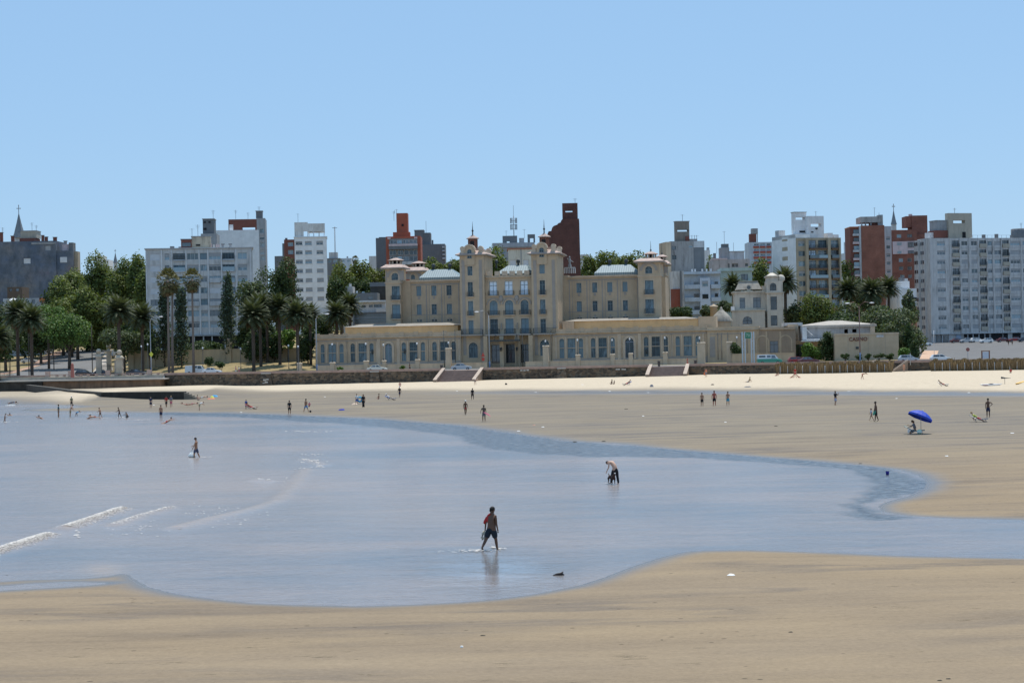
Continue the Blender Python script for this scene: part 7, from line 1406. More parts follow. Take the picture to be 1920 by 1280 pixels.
# ================================================================ vehicles
TYRE = mat('tyre_rubber', (.02, .02, .02), .9); RIM = mat('wheel_rim', (.35, .36, .38), .4, metal=.6); LAMPG = mat('headlight_glass', (.6, .62, .65), .15); TAILR = mat('tail_lamp_red', (.4, .02, .02), .3)
def paint(name, c, rough=.28): return mat(name, c, rough, .04, .5, spec=.6)
def vehicle(X, Y, z, rz, mt, label, kind='sedan', name='parked_car', cat='car', group='cars on the seafront', mt2=None):
    rt = empty(name, (X, Y, z), rz, label, cat, group); W = .84
    if kind == 'sedan': L = 2.15; low = [(-L, .35), (-L + .05, .72), (-L + .25, .86), (-1.0, .92), (.95, .92), (L - .35, .80), (L - .03, .62), (L, .35), (L - .3, .26), (-L + .3, .26)]; cab = [(-1.55, .90), (-.85, 1.38), (.25, 1.42), (1.05, .90)]
    elif kind == 'hatch': L = 1.95; low = [(-L, .35), (-L, .8), (-L + .1, .95), (1.0, .95), (L - .35, .82), (L - .03, .62), (L, .35), (L - .3, .26), (-L + .3, .26)]; cab = [(-L + .1, .93), (-L + .45, 1.42), (.25, 1.46), (1.05, .93)]
    elif kind == 'van': L = 2.5; W = .92; low = [(-L, .4), (-L, 1.1), (1.2, 1.1), (L - .45, 1.02), (L - .05, .75), (L, .4), (L - .3, .3), (-L + .3, .3)]; cab = [(-L + .003, 1.08), (-L + .08, 1.9), (-.2, 1.98), (1.05, 1.9), (L - .75, 1.08)]
    k = MB(); n_ = len(low)
    def loft(pts, ws, m=0):
        b = len(k.v)
        for y, sc_ in ws:
            cx = sum(p[0] for p in pts) / len(pts); cz = min(p[1] for p in pts)
            for p in pts: k.v.append((cx + (p[0] - cx) * sc_, y, cz + (p[1] - cz) * (1 if abs(sc_ - 1) < .001 else sc_)))
        m_ = len(pts)
        for i in range(len(ws) - 1):
            for j in range(m_): k.f.append([b + i * m_ + j, b + i * m_ + (j + 1) % m_, b + (i + 1) * m_ + (j + 1) % m_, b + (i + 1) * m_ + j]); k.m.append(m); k.sm.append(False)
        k.f.append([b + j for j in range(m_)][::-1]); k.m.append(m); k.sm.append(False); k.f.append([b + (len(ws) - 1) * m_ + j for j in range(m_)]); k.m.append(m); k.sm.append(False)
    loft(low, [(-W, .97), (-W + .06, 1), (W - .06, 1), (W, .97)], 1 if mt2 else 0); cw = W - .1
    cx = sum(p[0] for p in cab) / len(cab); z0 = cab[0][1]; zt = max(p[1] for p in cab)
    vs = []
    for y, t in ((-1, 0), (1, 0)):
        for p in cab: vs.append((p[0], y * (cw - (.14 if kind != 'van' else .06) * (p[1] - z0) / (zt - z0)), p[1]))
    m_ = len(cab); k.add(vs, [list(range(m_)), list(range(m_, 2 * m_))[::-1]] + [(i, i + m_, (i + 1) % m_ + m_, (i + 1) % m_) for i in range(m_)], 0)
    k.build('body', [mt, mt2 or mt], rt)
    def yk(zz): return cw - (.14 if kind != 'van' else .06) * (zz - z0) / (zt - z0) + .008
    def side(pts, nm='side_window'):
        for s_ in (-1, 1): q = MB(); q.add([(x, s_ * yk(zz), zz) for x, zz in pts], [list(range(len(pts)))]); q.build(nm, GLD, rt)
    h0, h1 = z0 + .05, zt - .09
    if kind == 'van': side([(-.6, 1.35), (.15, 1.35), (.15, 1.8), (-.6, 1.8)]); side([(.3, 1.2), (1.25, 1.2), (.95, 1.8), (.3, 1.8)]); side([(-2.2, 1.4), (-.9, 1.4), (-.9, 1.75), (-2.2, 1.75)]) if mt2 else None; ws = [(L - .79, 1.14), (1.09, 1.84)]
    elif kind == 'sedan': side([(-1.3, h0), (-.25, h0), (-.25, h1), (-.8, h1)]); side([(-.15, h0), (.82, h0), (.2, h1), (-.15, h1)]); ws = [(.98, z0 + .06), (.33, zt - .06)]
    else: side([(-1.6, h0), (-.35, h0), (-.35, h1), (-1.4, h1)]); side([(-.25, h0), (.82, h0), (.2, h1), (-.25, h1)]); ws = [(.98, z0 + .06), (.33, zt - .06)]
    q = MB(); (xa, za), (xb, zb_) = ws; q.add([(xa + .02, -yk(za) + .12, za + .02), (xa + .02, yk(za) - .12, za + .02), (xb + .03, yk(zb_) - .12, zb_ + .02), (xb + .03, -yk(zb_) + .12, zb_ + .02)], [(0, 1, 2, 3)]); q.build('windscreen', GLD, rt)
    for x in (-L * .62, L * .62):
        for s_ in (-1, 1):
            q = MB(); q.tube([(x, s_ * (W - .18), .31), (x, s_ * (W + .02), .31)], .31, 14); wo = q.build('wheel', TYRE, rt); q = MB(); q.tube([(x, s_ * (W + .021), .31), (x, s_ * (W + .035), .31)], .17, 10); q.build('rim', RIM, wo)
    for s_ in (-1, 1):
        q = MB(); q.box(L - .1, L + .01, s_ * (W - .25) - .15, s_ * (W - .25) + .15, .58, .72); q.build('headlight', LAMPG, rt); q = MB(); q.box(-L - .012, -L + .03, s_ * (W - .18) - .1, s_ * (W - .18) + .1, .66, .82); q.build('tail_light', TAILR, rt)
    return rt
def car_at(px, D, *a, rz=0, zoff=.09, **k): X = ray(px, 690)[0] * D / F; return vehicle(X, D, (float(landz(X, D)) if float(D) > float(wallD(X)) + 22 else 2.86) + (0.03 if D > wallD(X) + 22 else 0), rz, *a, **k)
PW = paint('white_car_paint', (.75, .75, .74)); PS = paint('silver_car_paint', (.42, .45, .48)); PB = paint('black_car_paint', (.03, .032, .036)); PN = paint('dark_blue_car_paint', (.035, .05, .075)); PR = paint('red_car_paint', (.30, .035, .035)); PG_ = paint('green_car_paint', (.05, .30, .20)); PM = paint('dark_maroon_car_paint', (.12, .03, .035)); PC_ = paint('cream_car_paint', (.68, .66, .56))
rw_ = lambda px, t: float(wallD(Xw(px))) + t
car_at(369, rw_(365, 15.5), PW, 'white panel van with side windows parked left of the small dark bush', kind='van', name='van', cat='van'); car_at(397, rw_(397, 10), PW, 'low white car just in front of the white van', kind='sedan')
car_at(707, rw_(707, 9), PC_, 'cream white sedan passing below the left wing door of the hotel'); car_at(865, rw_(865, 9), PS, 'silver sedan at the top of the left stairs')
car_at(158, rw_(158, 8), PB, 'black hatchback nearest the pink marker post', kind='hatch'); car_at(186, rw_(186, 11), PN, 'dark blue car just right of the black hatchback', rz=R(180)); car_at(255, rw_(255, 8), PN, 'dark blue sedan alone between the right two balustrade pillars')
X_w = ray(54, 653)[0] * 505 / F; vehicle(X_w, 505, float(landz(X_w, 505)) + .05, R(8), PW, 'white car parked in the shade under the left palms')
X_w = ray(212, 647)[0] * 520 / F; vehicle(X_w, 520, float(landz(X_w, 520)) + .1, R(80), PW, 'white van in the shade at the top of the side street', 'van', 'van', 'van')
car_at(1443, rw_(1443, 17), PW, 'white and green van in front of the service wing of the hotel', kind='van', name='van', cat='van', mt2=PG_); car_at(1496, rw_(1496, 13), PR, 'red and white car behind the maroon car', kind='hatch'); car_at(1516, rw_(1516, 9), PM, 'dark maroon sedan right of the green and white van')
car_at(1704, rw_(1704, 9), PS, 'silver-blue hatchback parked right of the casino box', kind='hatch'); car_at(1764, rw_(1764, 10), PW, 'small white car left of the round road sign', kind='hatch')
def lot(px, D, mt, lb, rz=0, kind='sedan', **k): X = ray(px, 648)[0] * D / F; vehicle(X, D, float(landz(X, D)) + .07, R(rz), mt, lb, kind, **k)
lot(1795, 575, PM, 'dark red car at the left end of the parked row by the long block', 5); lot(1812, 573, PS, 'silver car second in the parked row by the long block', 185, 'hatch'); lot(1832, 572, PW, 'white car in the middle of the parked row by the long block', 8, 'hatch'); lot(1849, 560, PW, 'white van-like car at the right of the bright group by the long block', 185, 'hatch')
lot(1882, 566, PM, 'dark maroon car left of the two people on the plaza', 5); lot(1904, 565, PR, 'dark red car behind the two people on the plaza', 175); lot(1922, 560, PN, 'dark car cut by the right edge on the plaza', 8)
lot(1733, 540, PW, 'white car half hidden left of the long block entrance', 10)
# bicycles leaning at the far left promenade
for px, lb in ((4, 'leftmost bicycle parked on the promenade'), (12, 'second bicycle parked on the promenade at far left')):
    X = Xw(px); D = float(wallD(X)) + 3; rt = empty('bicycle', (X, D, 2.98), R(10), lb, 'bicycle', 'bicycles at the far left promenade')
    for x in (-.5, .5):
        q = MB(); pts = [(x + .33 * math.cos(t * math.pi / 6), 0, .33 + .33 * math.sin(t * math.pi / 6)) for t in range(13)]; q.tube(pts, .025, 4); q.build('wheel', TYRE, rt)
    q = MB(); q.tube([(-.5, 0, .33), (-.15, 0, .3), (.3, 0, .8), (-.25, 0, .78), (-.15, 0, .3)], .02, 4); q.tube([(.5, 0, .33), (.3, 0, 1.0), (.15, 0, 1.02)], .02, 4); q.tube([(-.25, 0, .75), (-.28, 0, .95)], .02, 4); q.tube([(-.5, 0, .33), (-.25, 0, .78)], .015, 4); q.build('frame', PR, rt); q = MB(); q.ball((-.28, 0, .96), .1, 0, 6, (.14, .07, .04)); q.build('saddle', TYRE, rt)
# ================================================================ people
SK1 = mat('tanned_skin', (.33, .17, .10), .6, .1, 6); SK2 = mat('light_skin', (.55, .33, .23), .6, .08, 6); SK3 = mat('dark_tanned_skin', (.12, .06, .035), .6, .1, 6)
HB = mat('black_hair', (.012, .01, .009), .7); HBR = mat('brown_hair', (.06, .035, .02), .7); HBL = mat('blond_hair', (.35, .24, .12), .7)
def cl(c, n=None): nm = n or 'cloth_%02x%02x%02x' % tuple(int(x * 255) for x in c); return mat(nm, c, .9, .12, 5)
BLK, NAVY, WHC, REDC, TEAL, BLUC, PINK, GRYC, KHA, GRNC, YEL = (cl(c, n) for c, n in (((.015, .016, .02), 'black_cloth'), ((.02, .028, .07), 'navy_cloth'), ((.72, .72, .70), 'white_cloth'), ((.42, .03, .03), 'red_cloth'), ((.03, .22, .32), 'teal_cloth'), ((.03, .10, .38), 'blue_cloth'), ((.6, .16, .22), 'pink_cloth'), ((.16, .17, .2), 'grey_cloth'), ((.36, .31, .2), 'khaki_cloth'), ((.08, .30, .22), 'sea_green_cloth'), ((.55, .6, .12), 'yellow_green_cloth')))
def skinobj(name, pts, edges, rads, mt, parent, sub=2):
    me = bpy.data.meshes.new(name); me.from_pydata([tuple(p) for p in pts], edges, []); me.materials.append(mt); o = bpy.data.objects.new(name, me); col.objects.link(o)
    o.modifiers.new('skin', 'SKIN'); sv_ = me.skin_vertices[0].data
    for i, r in enumerate(rads): sv_[i].radius = (r, r) if not isinstance(r, tuple) else r
    sv_[0].use_root = True; o.modifiers['skin'].use_smooth_shade = True; s_ = o.modifiers.new('sub', 'SUBSURF'); s_.levels = s_.render_levels = sub
    bpy.context.view_layer.update(); dg = bpy.context.evaluated_depsgraph_get(); m2 = bpy.data.meshes.new_from_object(o.evaluated_get(dg)); bpy.data.objects.remove(o); m2.name = name
    if not m2.materials: m2.materials.append(mt)
    return link(name, m2, parent)
V3 = Vector
def fk(H, torso=0, legs=((4, 4), (-4, 4)), arms=((5, 10, 8), (-5, 10, 8)), head=0, legab=(3, 3), turn=0, curve=0):
    """joint positions; angles in degrees, x = right, y = forward, z = up; pelvis at the origin"""
    J = {}; t = R(torso)
    def d(a, ab=0): a = R(a); ab = R(ab); return V3((math.sin(ab), math.sin(a) * math.cos(ab), -math.cos(a) * math.cos(ab)))
    up = V3((0, math.sin(t), math.cos(t))); t2 = R(torso + curve); up2 = V3((0, math.sin(t2), math.cos(t2)))
    J['pel'] = V3((0, 0, 0)); J['wai'] = up * .10 * H; J['che'] = J['wai'] + up * .06 * H + up2 * .06 * H; J['nk0'] = J['che'] + up2 * .085 * H
    h = R(torso + curve + head); hd = V3((0, math.sin(h), math.cos(h))); J['nk1'] = J['nk0'] + hd * .045 * H; J['hd'] = J['nk1'] + hd * .065 * H + V3((0, math.cos(h), -math.sin(h))) * .008 * H; J['hdd'] = hd
    for i, s_ in enumerate((-1, 1)):
        hip = V3((s_ * .05 * H, 0, -.02 * H)); a, k = legs[i]; ab = s_ * legab[i]; kn = hip + d(a, ab) * .245 * H; an = kn + d(a - k, ab * .4) * .24 * H; fwd = R(a - k + 90 - 8)
        J['hip%d' % i], J['kn%d' % i], J['an%d' % i] = hip, kn, an; J['to%d' % i] = an + V3((0, math.sin(fwd), -math.cos(fwd))) * .09 * H
        sh = J['che'] + up2 * .055 * H + V3((s_ * .105 * H, 0, 0)); b, e, ab2 = arms[i][:3]; el = sh + d(b, s_ * ab2) * .17 * H; wr = el + d(b + e, s_ * (arms[i][3] if len(arms[i]) > 3 else ab2 * .3)) * .145 * H
        J['sh%d' % i], J['el%d' % i], J['wr%d' % i] = sh, el, wr; J['ha%d' % i] = wr + (wr - el).normalized() * .055 * H
    return J
def person(loc, H, face, label, pose, skin=SK1, hair=HB, top=None, bottom=BLK, long_=False, hat=None, fingers=False, group=None, dress=False, lift=0.0, sink=0.0, rest='feet', rx=None, hairlen=0, cat='person', fat=1.0):
    J = fk(H, **pose); zs = min(J['to0'].z, J['to1'].z, J['an0'].z, J['an1'].z) - .018 * H
    if rest == 'seat': zs = J['pel'].z - .075 * H
    if rest == 'lie': zs = min(v.z for k, v in J.items() if k != 'hdd') - .06 * H
    rt = empty('person', (loc[0], loc[1], loc[2] - sink + lift), R(face), label, cat, group); off = V3((0, 0, -zs))
    P_ = {k: (v + off if k != 'hdd' else v) for k, v in J.items()}
    pts, ed, ra = [], [], []
    def add(p, r, par=None): pts.append(p); ra.append(r * H * (1.1 + .25 * (fat - 1))); i = len(pts) - 1; (ed.append((par, i)) if par is not None else None); return i
    f = fat; pe = add(P_['pel'], .068 * f); wa = add(P_['wai'], .060 * f, pe); ch = add(P_['che'], .070 * f, wa); n0 = add(P_['nk0'], .036, ch); n1 = add(P_['nk1'], .030, n0)
    h0 = add(P_['hd'] - J['hdd'] * .012 * H, .050, n1); h1 = add(P_['hd'] + J['hdd'] * .03 * H, .048, h0)
    fw = V3((0, J['hdd'].z, -J['hdd'].y)); 
    for i, s_ in enumerate((0, 1)):
        hp = add(P_['hip%d' % s_], .050 * f, pe); mid = add(P_['hip%d' % s_].lerp(P_['kn%d' % s_], .5), .045 * f, hp); kn = add(P_['kn%d' % s_], .032, mid); cf = add(P_['kn%d' % s_].lerp(P_['an%d' % s_], .35), .032, kn); an = add(P_['an%d' % s_], .018, cf); to = add(P_['to%d' % s_], .015, an)
        sh = add(P_['sh%d' % s_], .031, ch); el = add(P_['el%d' % s_], .021, sh); wr = add(P_['wr%d' % s_], .014, el); ha = add(P_['ha%d' % s_].lerp(P_['wr%d' % s_], .35), .016, wr)
        dirh = (P_['ha%d' % s_] - P_['wr%d' % s_]).normalized(); sd = dirh.cross(V3((1, 0, 0))).normalized() if abs(dirh.x) < .9 else V3((0, 1, 0))
        if not fingers: add(P_['ha%d' % s_], .010, ha)
        P_['hv%d' % s_] = (pts[ha], dirh, sd)
    body = skinobj('body', pts, ed, ra, skin, rt, 2 if H > 1.5 and fingers else 1)
    # face: nose, ears, eyes, mouth
    hc = P_['hd']; s3 = .066 * H
    k = MB(); k.ball(tuple(hc + fw * s3 * .80 - J['hdd'] * .01 * H), .011 * H, 0, 6); 
    for s_ in (-1, 1): k.ball((hc.x + s_ * .054 * H, hc.y, hc.z), .013 * H, 0, 6, (.006 * H, .012 * H, .018 * H))
    k.build('nose_and_ears', skin, body)
    if fingers:
        for s_ in (0, 1):
            c, d, sd = P_['hv%d' % s_]; k = MB()
            for i, (o_, L) in enumerate(((-.012, .030), (-.004, .036), (.004, .034), (.012, .026))): p0 = c + sd * o_ * H + d * .008 * H; cu = V3((0, 0, 0)) + (d + V3((.25 if s_ == 0 else -.25, 0, 0))).normalized(); k.tube([p0, p0 + d * L * .5 * H, p0 + d * L * .5 * H + cu * L * .5 * H], [.0048 * H, .0045 * H, .0035 * H], 6)
            p0 = c + sd * .012 * H; k.tube([p0, p0 + (sd * .7 + d * .5) * .018 * H, p0 + (sd * .6 + d) * .026 * H], [.006 * H, .005 * H, .004 * H], 6); k.build('fingers', skin, body)
        k = MB()
        for s_ in (-1, 1): k.ball(tuple(hc + fw * s3 * .68 + V3((s_ * .02 * H, 0, 0)) + J['hdd'] * .01 * H), .006 * H, 0, 6)
        k.ball(tuple(hc + fw * s3 * .72 - J['hdd'] * .035 * H), .008 * H, 0, 6, (.014 * H, .005 * H, .004 * H)); k.build('eyes_and_mouth', HB, body)
    k = MB(); c = hc + J['hdd'] * .022 * H - fw * .010 * H; k.ball(tuple(c), .06 * H, 0, 10, (.056 * H, .062 * H, .058 * H))
    if hairlen: k.tube([tuple(c - fw * .03 * H), tuple(c - fw * .045 * H - J['hdd'] * .06 * H), tuple(c - fw * .05 * H - J['hdd'] * hairlen * H)], [.05 * H, .045 * H, .02 * H], 8)
    k.build('hair', hair, rt)
    if hat: k = MB(); q = c + J['hdd'] * .028 * H; k.ball(tuple(q), .06 * H, 0, 10, (.064 * H, .068 * H, .05 * H)); k.ball(tuple(q + fw * .055 * H - J['hdd'] * .01 * H), .04 * H, 0, 8, (.05 * H, .055 * H, .012 * H)); k.build('hat', hat, rt)
    # clothes as thicker sleeves over the same joints
    g = .010 * H
    if bottom:
        pts, ed, ra = [], [], []; pe = add(P_['pel'], .072 * f + .008); add(P_['pel'].lerp(P_['wai'], .4), .066 * f + .005, pe)
        for s_ in (0, 1):
            hp = add(P_['hip%d' % s_], .056 * f + .004, pe); m1 = add(P_['hip%d' % s_].lerp(P_['kn%d' % s_], .5), .053 * f + .006, hp); 
            if not long_ == 'brief': kn = add(P_['hip%d' % s_].lerp(P_['kn%d' % s_], .96 if not dress else .8), .050 if long_ != True else .042, m1)
            if long_ is True: add(P_['kn%d' % s_].lerp(P_['an%d' % s_], .5), .038, kn); add(P_['an%d' % s_], .030, len(pts) - 1)
        skinobj('shorts' if long_ is not True else 'trousers', pts, ed, ra, bottom, rt, 1)
    if top:
        pts, ed, ra = [], [], []; wa = add(P_['pel'].lerp(P_['wai'], .25), .070 * f + .006); w2 = add(P_['wai'], .066 * f + .006, wa); ch = add(P_['che'], .075 * f + .006, w2); add(P_['nk0'] , .042, ch)
        for s_ in (0, 1): sh = add(P_['sh%d' % s_], .038, ch); add(P_['sh%d' % s_].lerp(P_['el%d' % s_], .7), .032, sh)
        skinobj('shirt', pts, ed, ra, top, rt, 1)
    if dress: 
        k = MB(); a, b_ = P_['pel'], (P_['kn0'] + P_['kn1']) / 2; k.tube([a + V3((0, 0, .05 * H)), a, b_, b_ + (b_ - a) * .9], [.075 * H, .085 * H, .095 * H, .10 * H], 10); k.build('skirt', bottom, rt)
    rt['_j'] = 0; del rt['_j']; return rt, P_
POS = dict(stand=dict(legs=((3, 3), (-3, 2)), arms=((4, 8, 8), (-2, 8, 8))), walk=dict(torso=4, legs=((24, 12), (-18, 14)), arms=((-16, 10, 8), (18, 16, 8))), walk2=dict(torso=3, legs=((-16, 20), (20, 6)), arms=((16, 14, 9), (-14, 8, 9))),
    hips=dict(legs=((2, 2), (-2, 2)), arms=((-30, 85, 40, -30), (-30, 85, 40, -30))), hipsone=dict(legs=((2, 2), (-3, 2)), arms=((-30, 80, 45, -35), (4, 8, 6))), bend=dict(torso=58, legs=((8, 8), (-6, 4)), arms=((45, 10, 5), (40, 12, 5)), head=25), sit=dict(torso=-8, legs=((70, 110), (62, 95)), arms=((30, 30, 8), (20, 40, 8)), head=10),
    sitlong=dict(torso=-22, legs=((82, 8), (84, 30)), arms=((-30, 5, 10), (-35, 5, 12)), head=12), lieback=dict(torso=-84, legs=((88, 0), (84, 25)), arms=((-60, 20, 20), (-70, 10, 20))), prone=dict(torso=80, legs=((-88, 0), (-86, 4)), arms=((90, 60, 25), (90, 60, 25)), head=-40), crouch=dict(torso=35, legs=((105, 140), (98, 135)), arms=((70, 20, 8), (60, 30, 8)), head=-10),
    swim=dict(torso=65, legs=((-70, 10), (-60, 20)), arms=((100, 20, 15), (70, 40, 20)), head=-50), wade=dict(torso=10, legs=((18, 25), (-15, 20)), arms=((20, 50, 12), (-10, 30, 14)), head=10), recl=dict(torso=-52, legs=((68, 8), (74, 40)), arms=((-10, 40, 10), (-5, 60, 12)), head=20),
    carry=dict(torso=2, legs=((14, 10), (-12, 10)), arms=((20, 60, 10), (6, 10, 8))), camera=dict(torso=-2, legs=((16, 6), (-14, 34)), arms=((60, 105, 10), (55, 100, 10))))
def pp(px, py, H, face, pose, label, water=False, land=None, **k):
    q = G(px, py, water) if land is None else V3(land); kk = POS[pose] if isinstance(pose, str) else pose
    return person(q, H, face, label, kk, **k)
# the man walking in the middle foreground, red shirt over one shoulder, shoes in his left hand
q = G(922, 1030, True)
rt, J = person(q, 1.73, -38, 'barefoot man in dark shorts wading away, red shirt over one shoulder, carrying pale shoes', dict(torso=6, legs=((-24, 14), (18, 8)), legab=(6, 3), arms=((-10, 8, 18, 6), (4, 12, 4)), head=6), SK3, HB, None, cl((.012, .02, .03), 'dark_blue_shorts_cloth'), fingers=True, sink=.05, fat=1.22, hairlen=.02)
pts = [J['nk0'] + V3((-.03, -.03, .02)), J['sh0'] + V3((0, -.01, .02)), J['sh0'].lerp(J['el0'], .55) + V3((-.02, -.02, 0)), J['el0'] + V3((-.03, -.02, .04)), J['el0'] + V3((-.06, -.02, -.05)), J['sh0'] + V3((.05, -.09, -.12)), J['sh0'] + V3((.07, -.09, -.3))]
skinobj('draped_shirt', pts, [(0, 1), (1, 2), (2, 3), (3, 4), (1, 5), (5, 6)], [.055, .075, .066, .066, .045, .06, .035], REDC, rt, 2)
h = rt.matrix_basis @ J['ha0']; h.z = q.z - .05 + J['ha0'].z
k = MB(); 
for dx, ry in ((-.04, .1), (.05, -.08)): k.tube([(dx, ry, .02), (dx - .05, ry, -.1), (dx - .09, ry, -.24), (dx - .06, ry, -.33)], [.035, .055, .05, .04], 8)
sb = k.build('carried_shoes', mat('pale_canvas_shoes', (.42, .40, .32), .8, .3, 8), None, tuple(h)); tag(sb, 'pair of pale canvas shoes hanging from the hand of the wading man', 'shoes')
# bent man with a dog
q = G(1154, 907, True)
person(q, 1.72, 48, 'shirtless man in black trousers bending over a small dog in the shallows', dict(torso=22, curve=46, legs=((20, 12), (-6, 2)), legab=(6, 6), arms=((-12, 40, 22), (-4, 36, 16)), head=35), SK2, HB, None, BLK, long_=True, fingers=True, sink=.04)
def dog(loc, s_, face, mt, label, white=None):
    rt = empty('dog', loc, R(face), label, 'dog'); pts = [(0, -.22, .36), (0, 0, .35), (0, .2, .37), (0, .32, .47), (0, .40, .52), (0, .5, .49)]; ed = [(0, 1), (1, 2), (2, 3), (3, 4), (4, 5)]; ra = [.075, .075, .095, .06, .06, .028]
    for x in (-.07, .07):
        b = len(pts); pts += [(x, .22, .26), (x, .2, .13), (x, .22, 0.02), (x, -.26, .27), (x, -.21, .17), (x, -.28, .1), (x, -.26, .02)]; ed += [(2, b), (b, b + 1), (b + 1, b + 2), (0, b + 3), (b + 3, b + 4), (b + 4, b + 5), (b + 5, b + 6)]; ra += [.045, .025, .022, .055, .033, .022, .022]
    b = len(pts); pts += [(0, -.34, .42), (0, -.42, .52)]; ed += [(0, b), (b, b + 1)]; ra += [.022, .012]
    skinobj('body', [V3(p) * s_ for p in pts], ed, [r * s_ for r in ra], mt, rt, 1); k = MB()
    for x in (-.05, .05): k.ball((x * s_, .38 * s_, .585 * s_), .03 * s_, 0, 6, (.02 * s_, .03 * s_, .045 * s_))
    k.build('ears', mt, rt)
    if white: k = MB(); k.ball((0, .41 * s_, .545 * s_), .05 * s_, 0, 8, (.045 * s_, .055 * s_, .035 * s_)); k.build('white_patch', WHC, rt)
    return rt
q2 = G(1147, 907, True); dog((q2.x, q2.y - .1, q2.z), 1.15, 200, mat('dark_brown_fur', (.05, .025, .018), .9, .3, 9), 'small dark brown dog with a pale head patch standing by the bent man', True)
# man wading at the left with a white bag
pp(368, 857, 1.66, 78, dict(torso=-4, legs=((16, 14), (-16, 6)), arms=((16, 18, 8), (42, 22, 6)), head=24), 'shirtless man in grey-blue shorts wading left in the middle distance', True, skin=SK1, bottom=cl((.07, .08, .13), 'grey_blue_shorts_cloth'), fingers=True, sink=.2)
q = G(360, 857, True); k = MB(); k.lathe([(.02, .62), (.03, .45), (.12, .36), (.26, .2), (.3, .06), (.2, 0), (.01, 0)], 0, 0, 8); k.tube([(0, 0, .6), (.18, 0, .95)], .012, 4); tag(k.build('plastic_bag', mat('white_plastic_bag', (.75, .77, .74), .4, .1, 4), None, tuple(q)), 'white plastic bag carried low by the man wading at the left', 'bag')
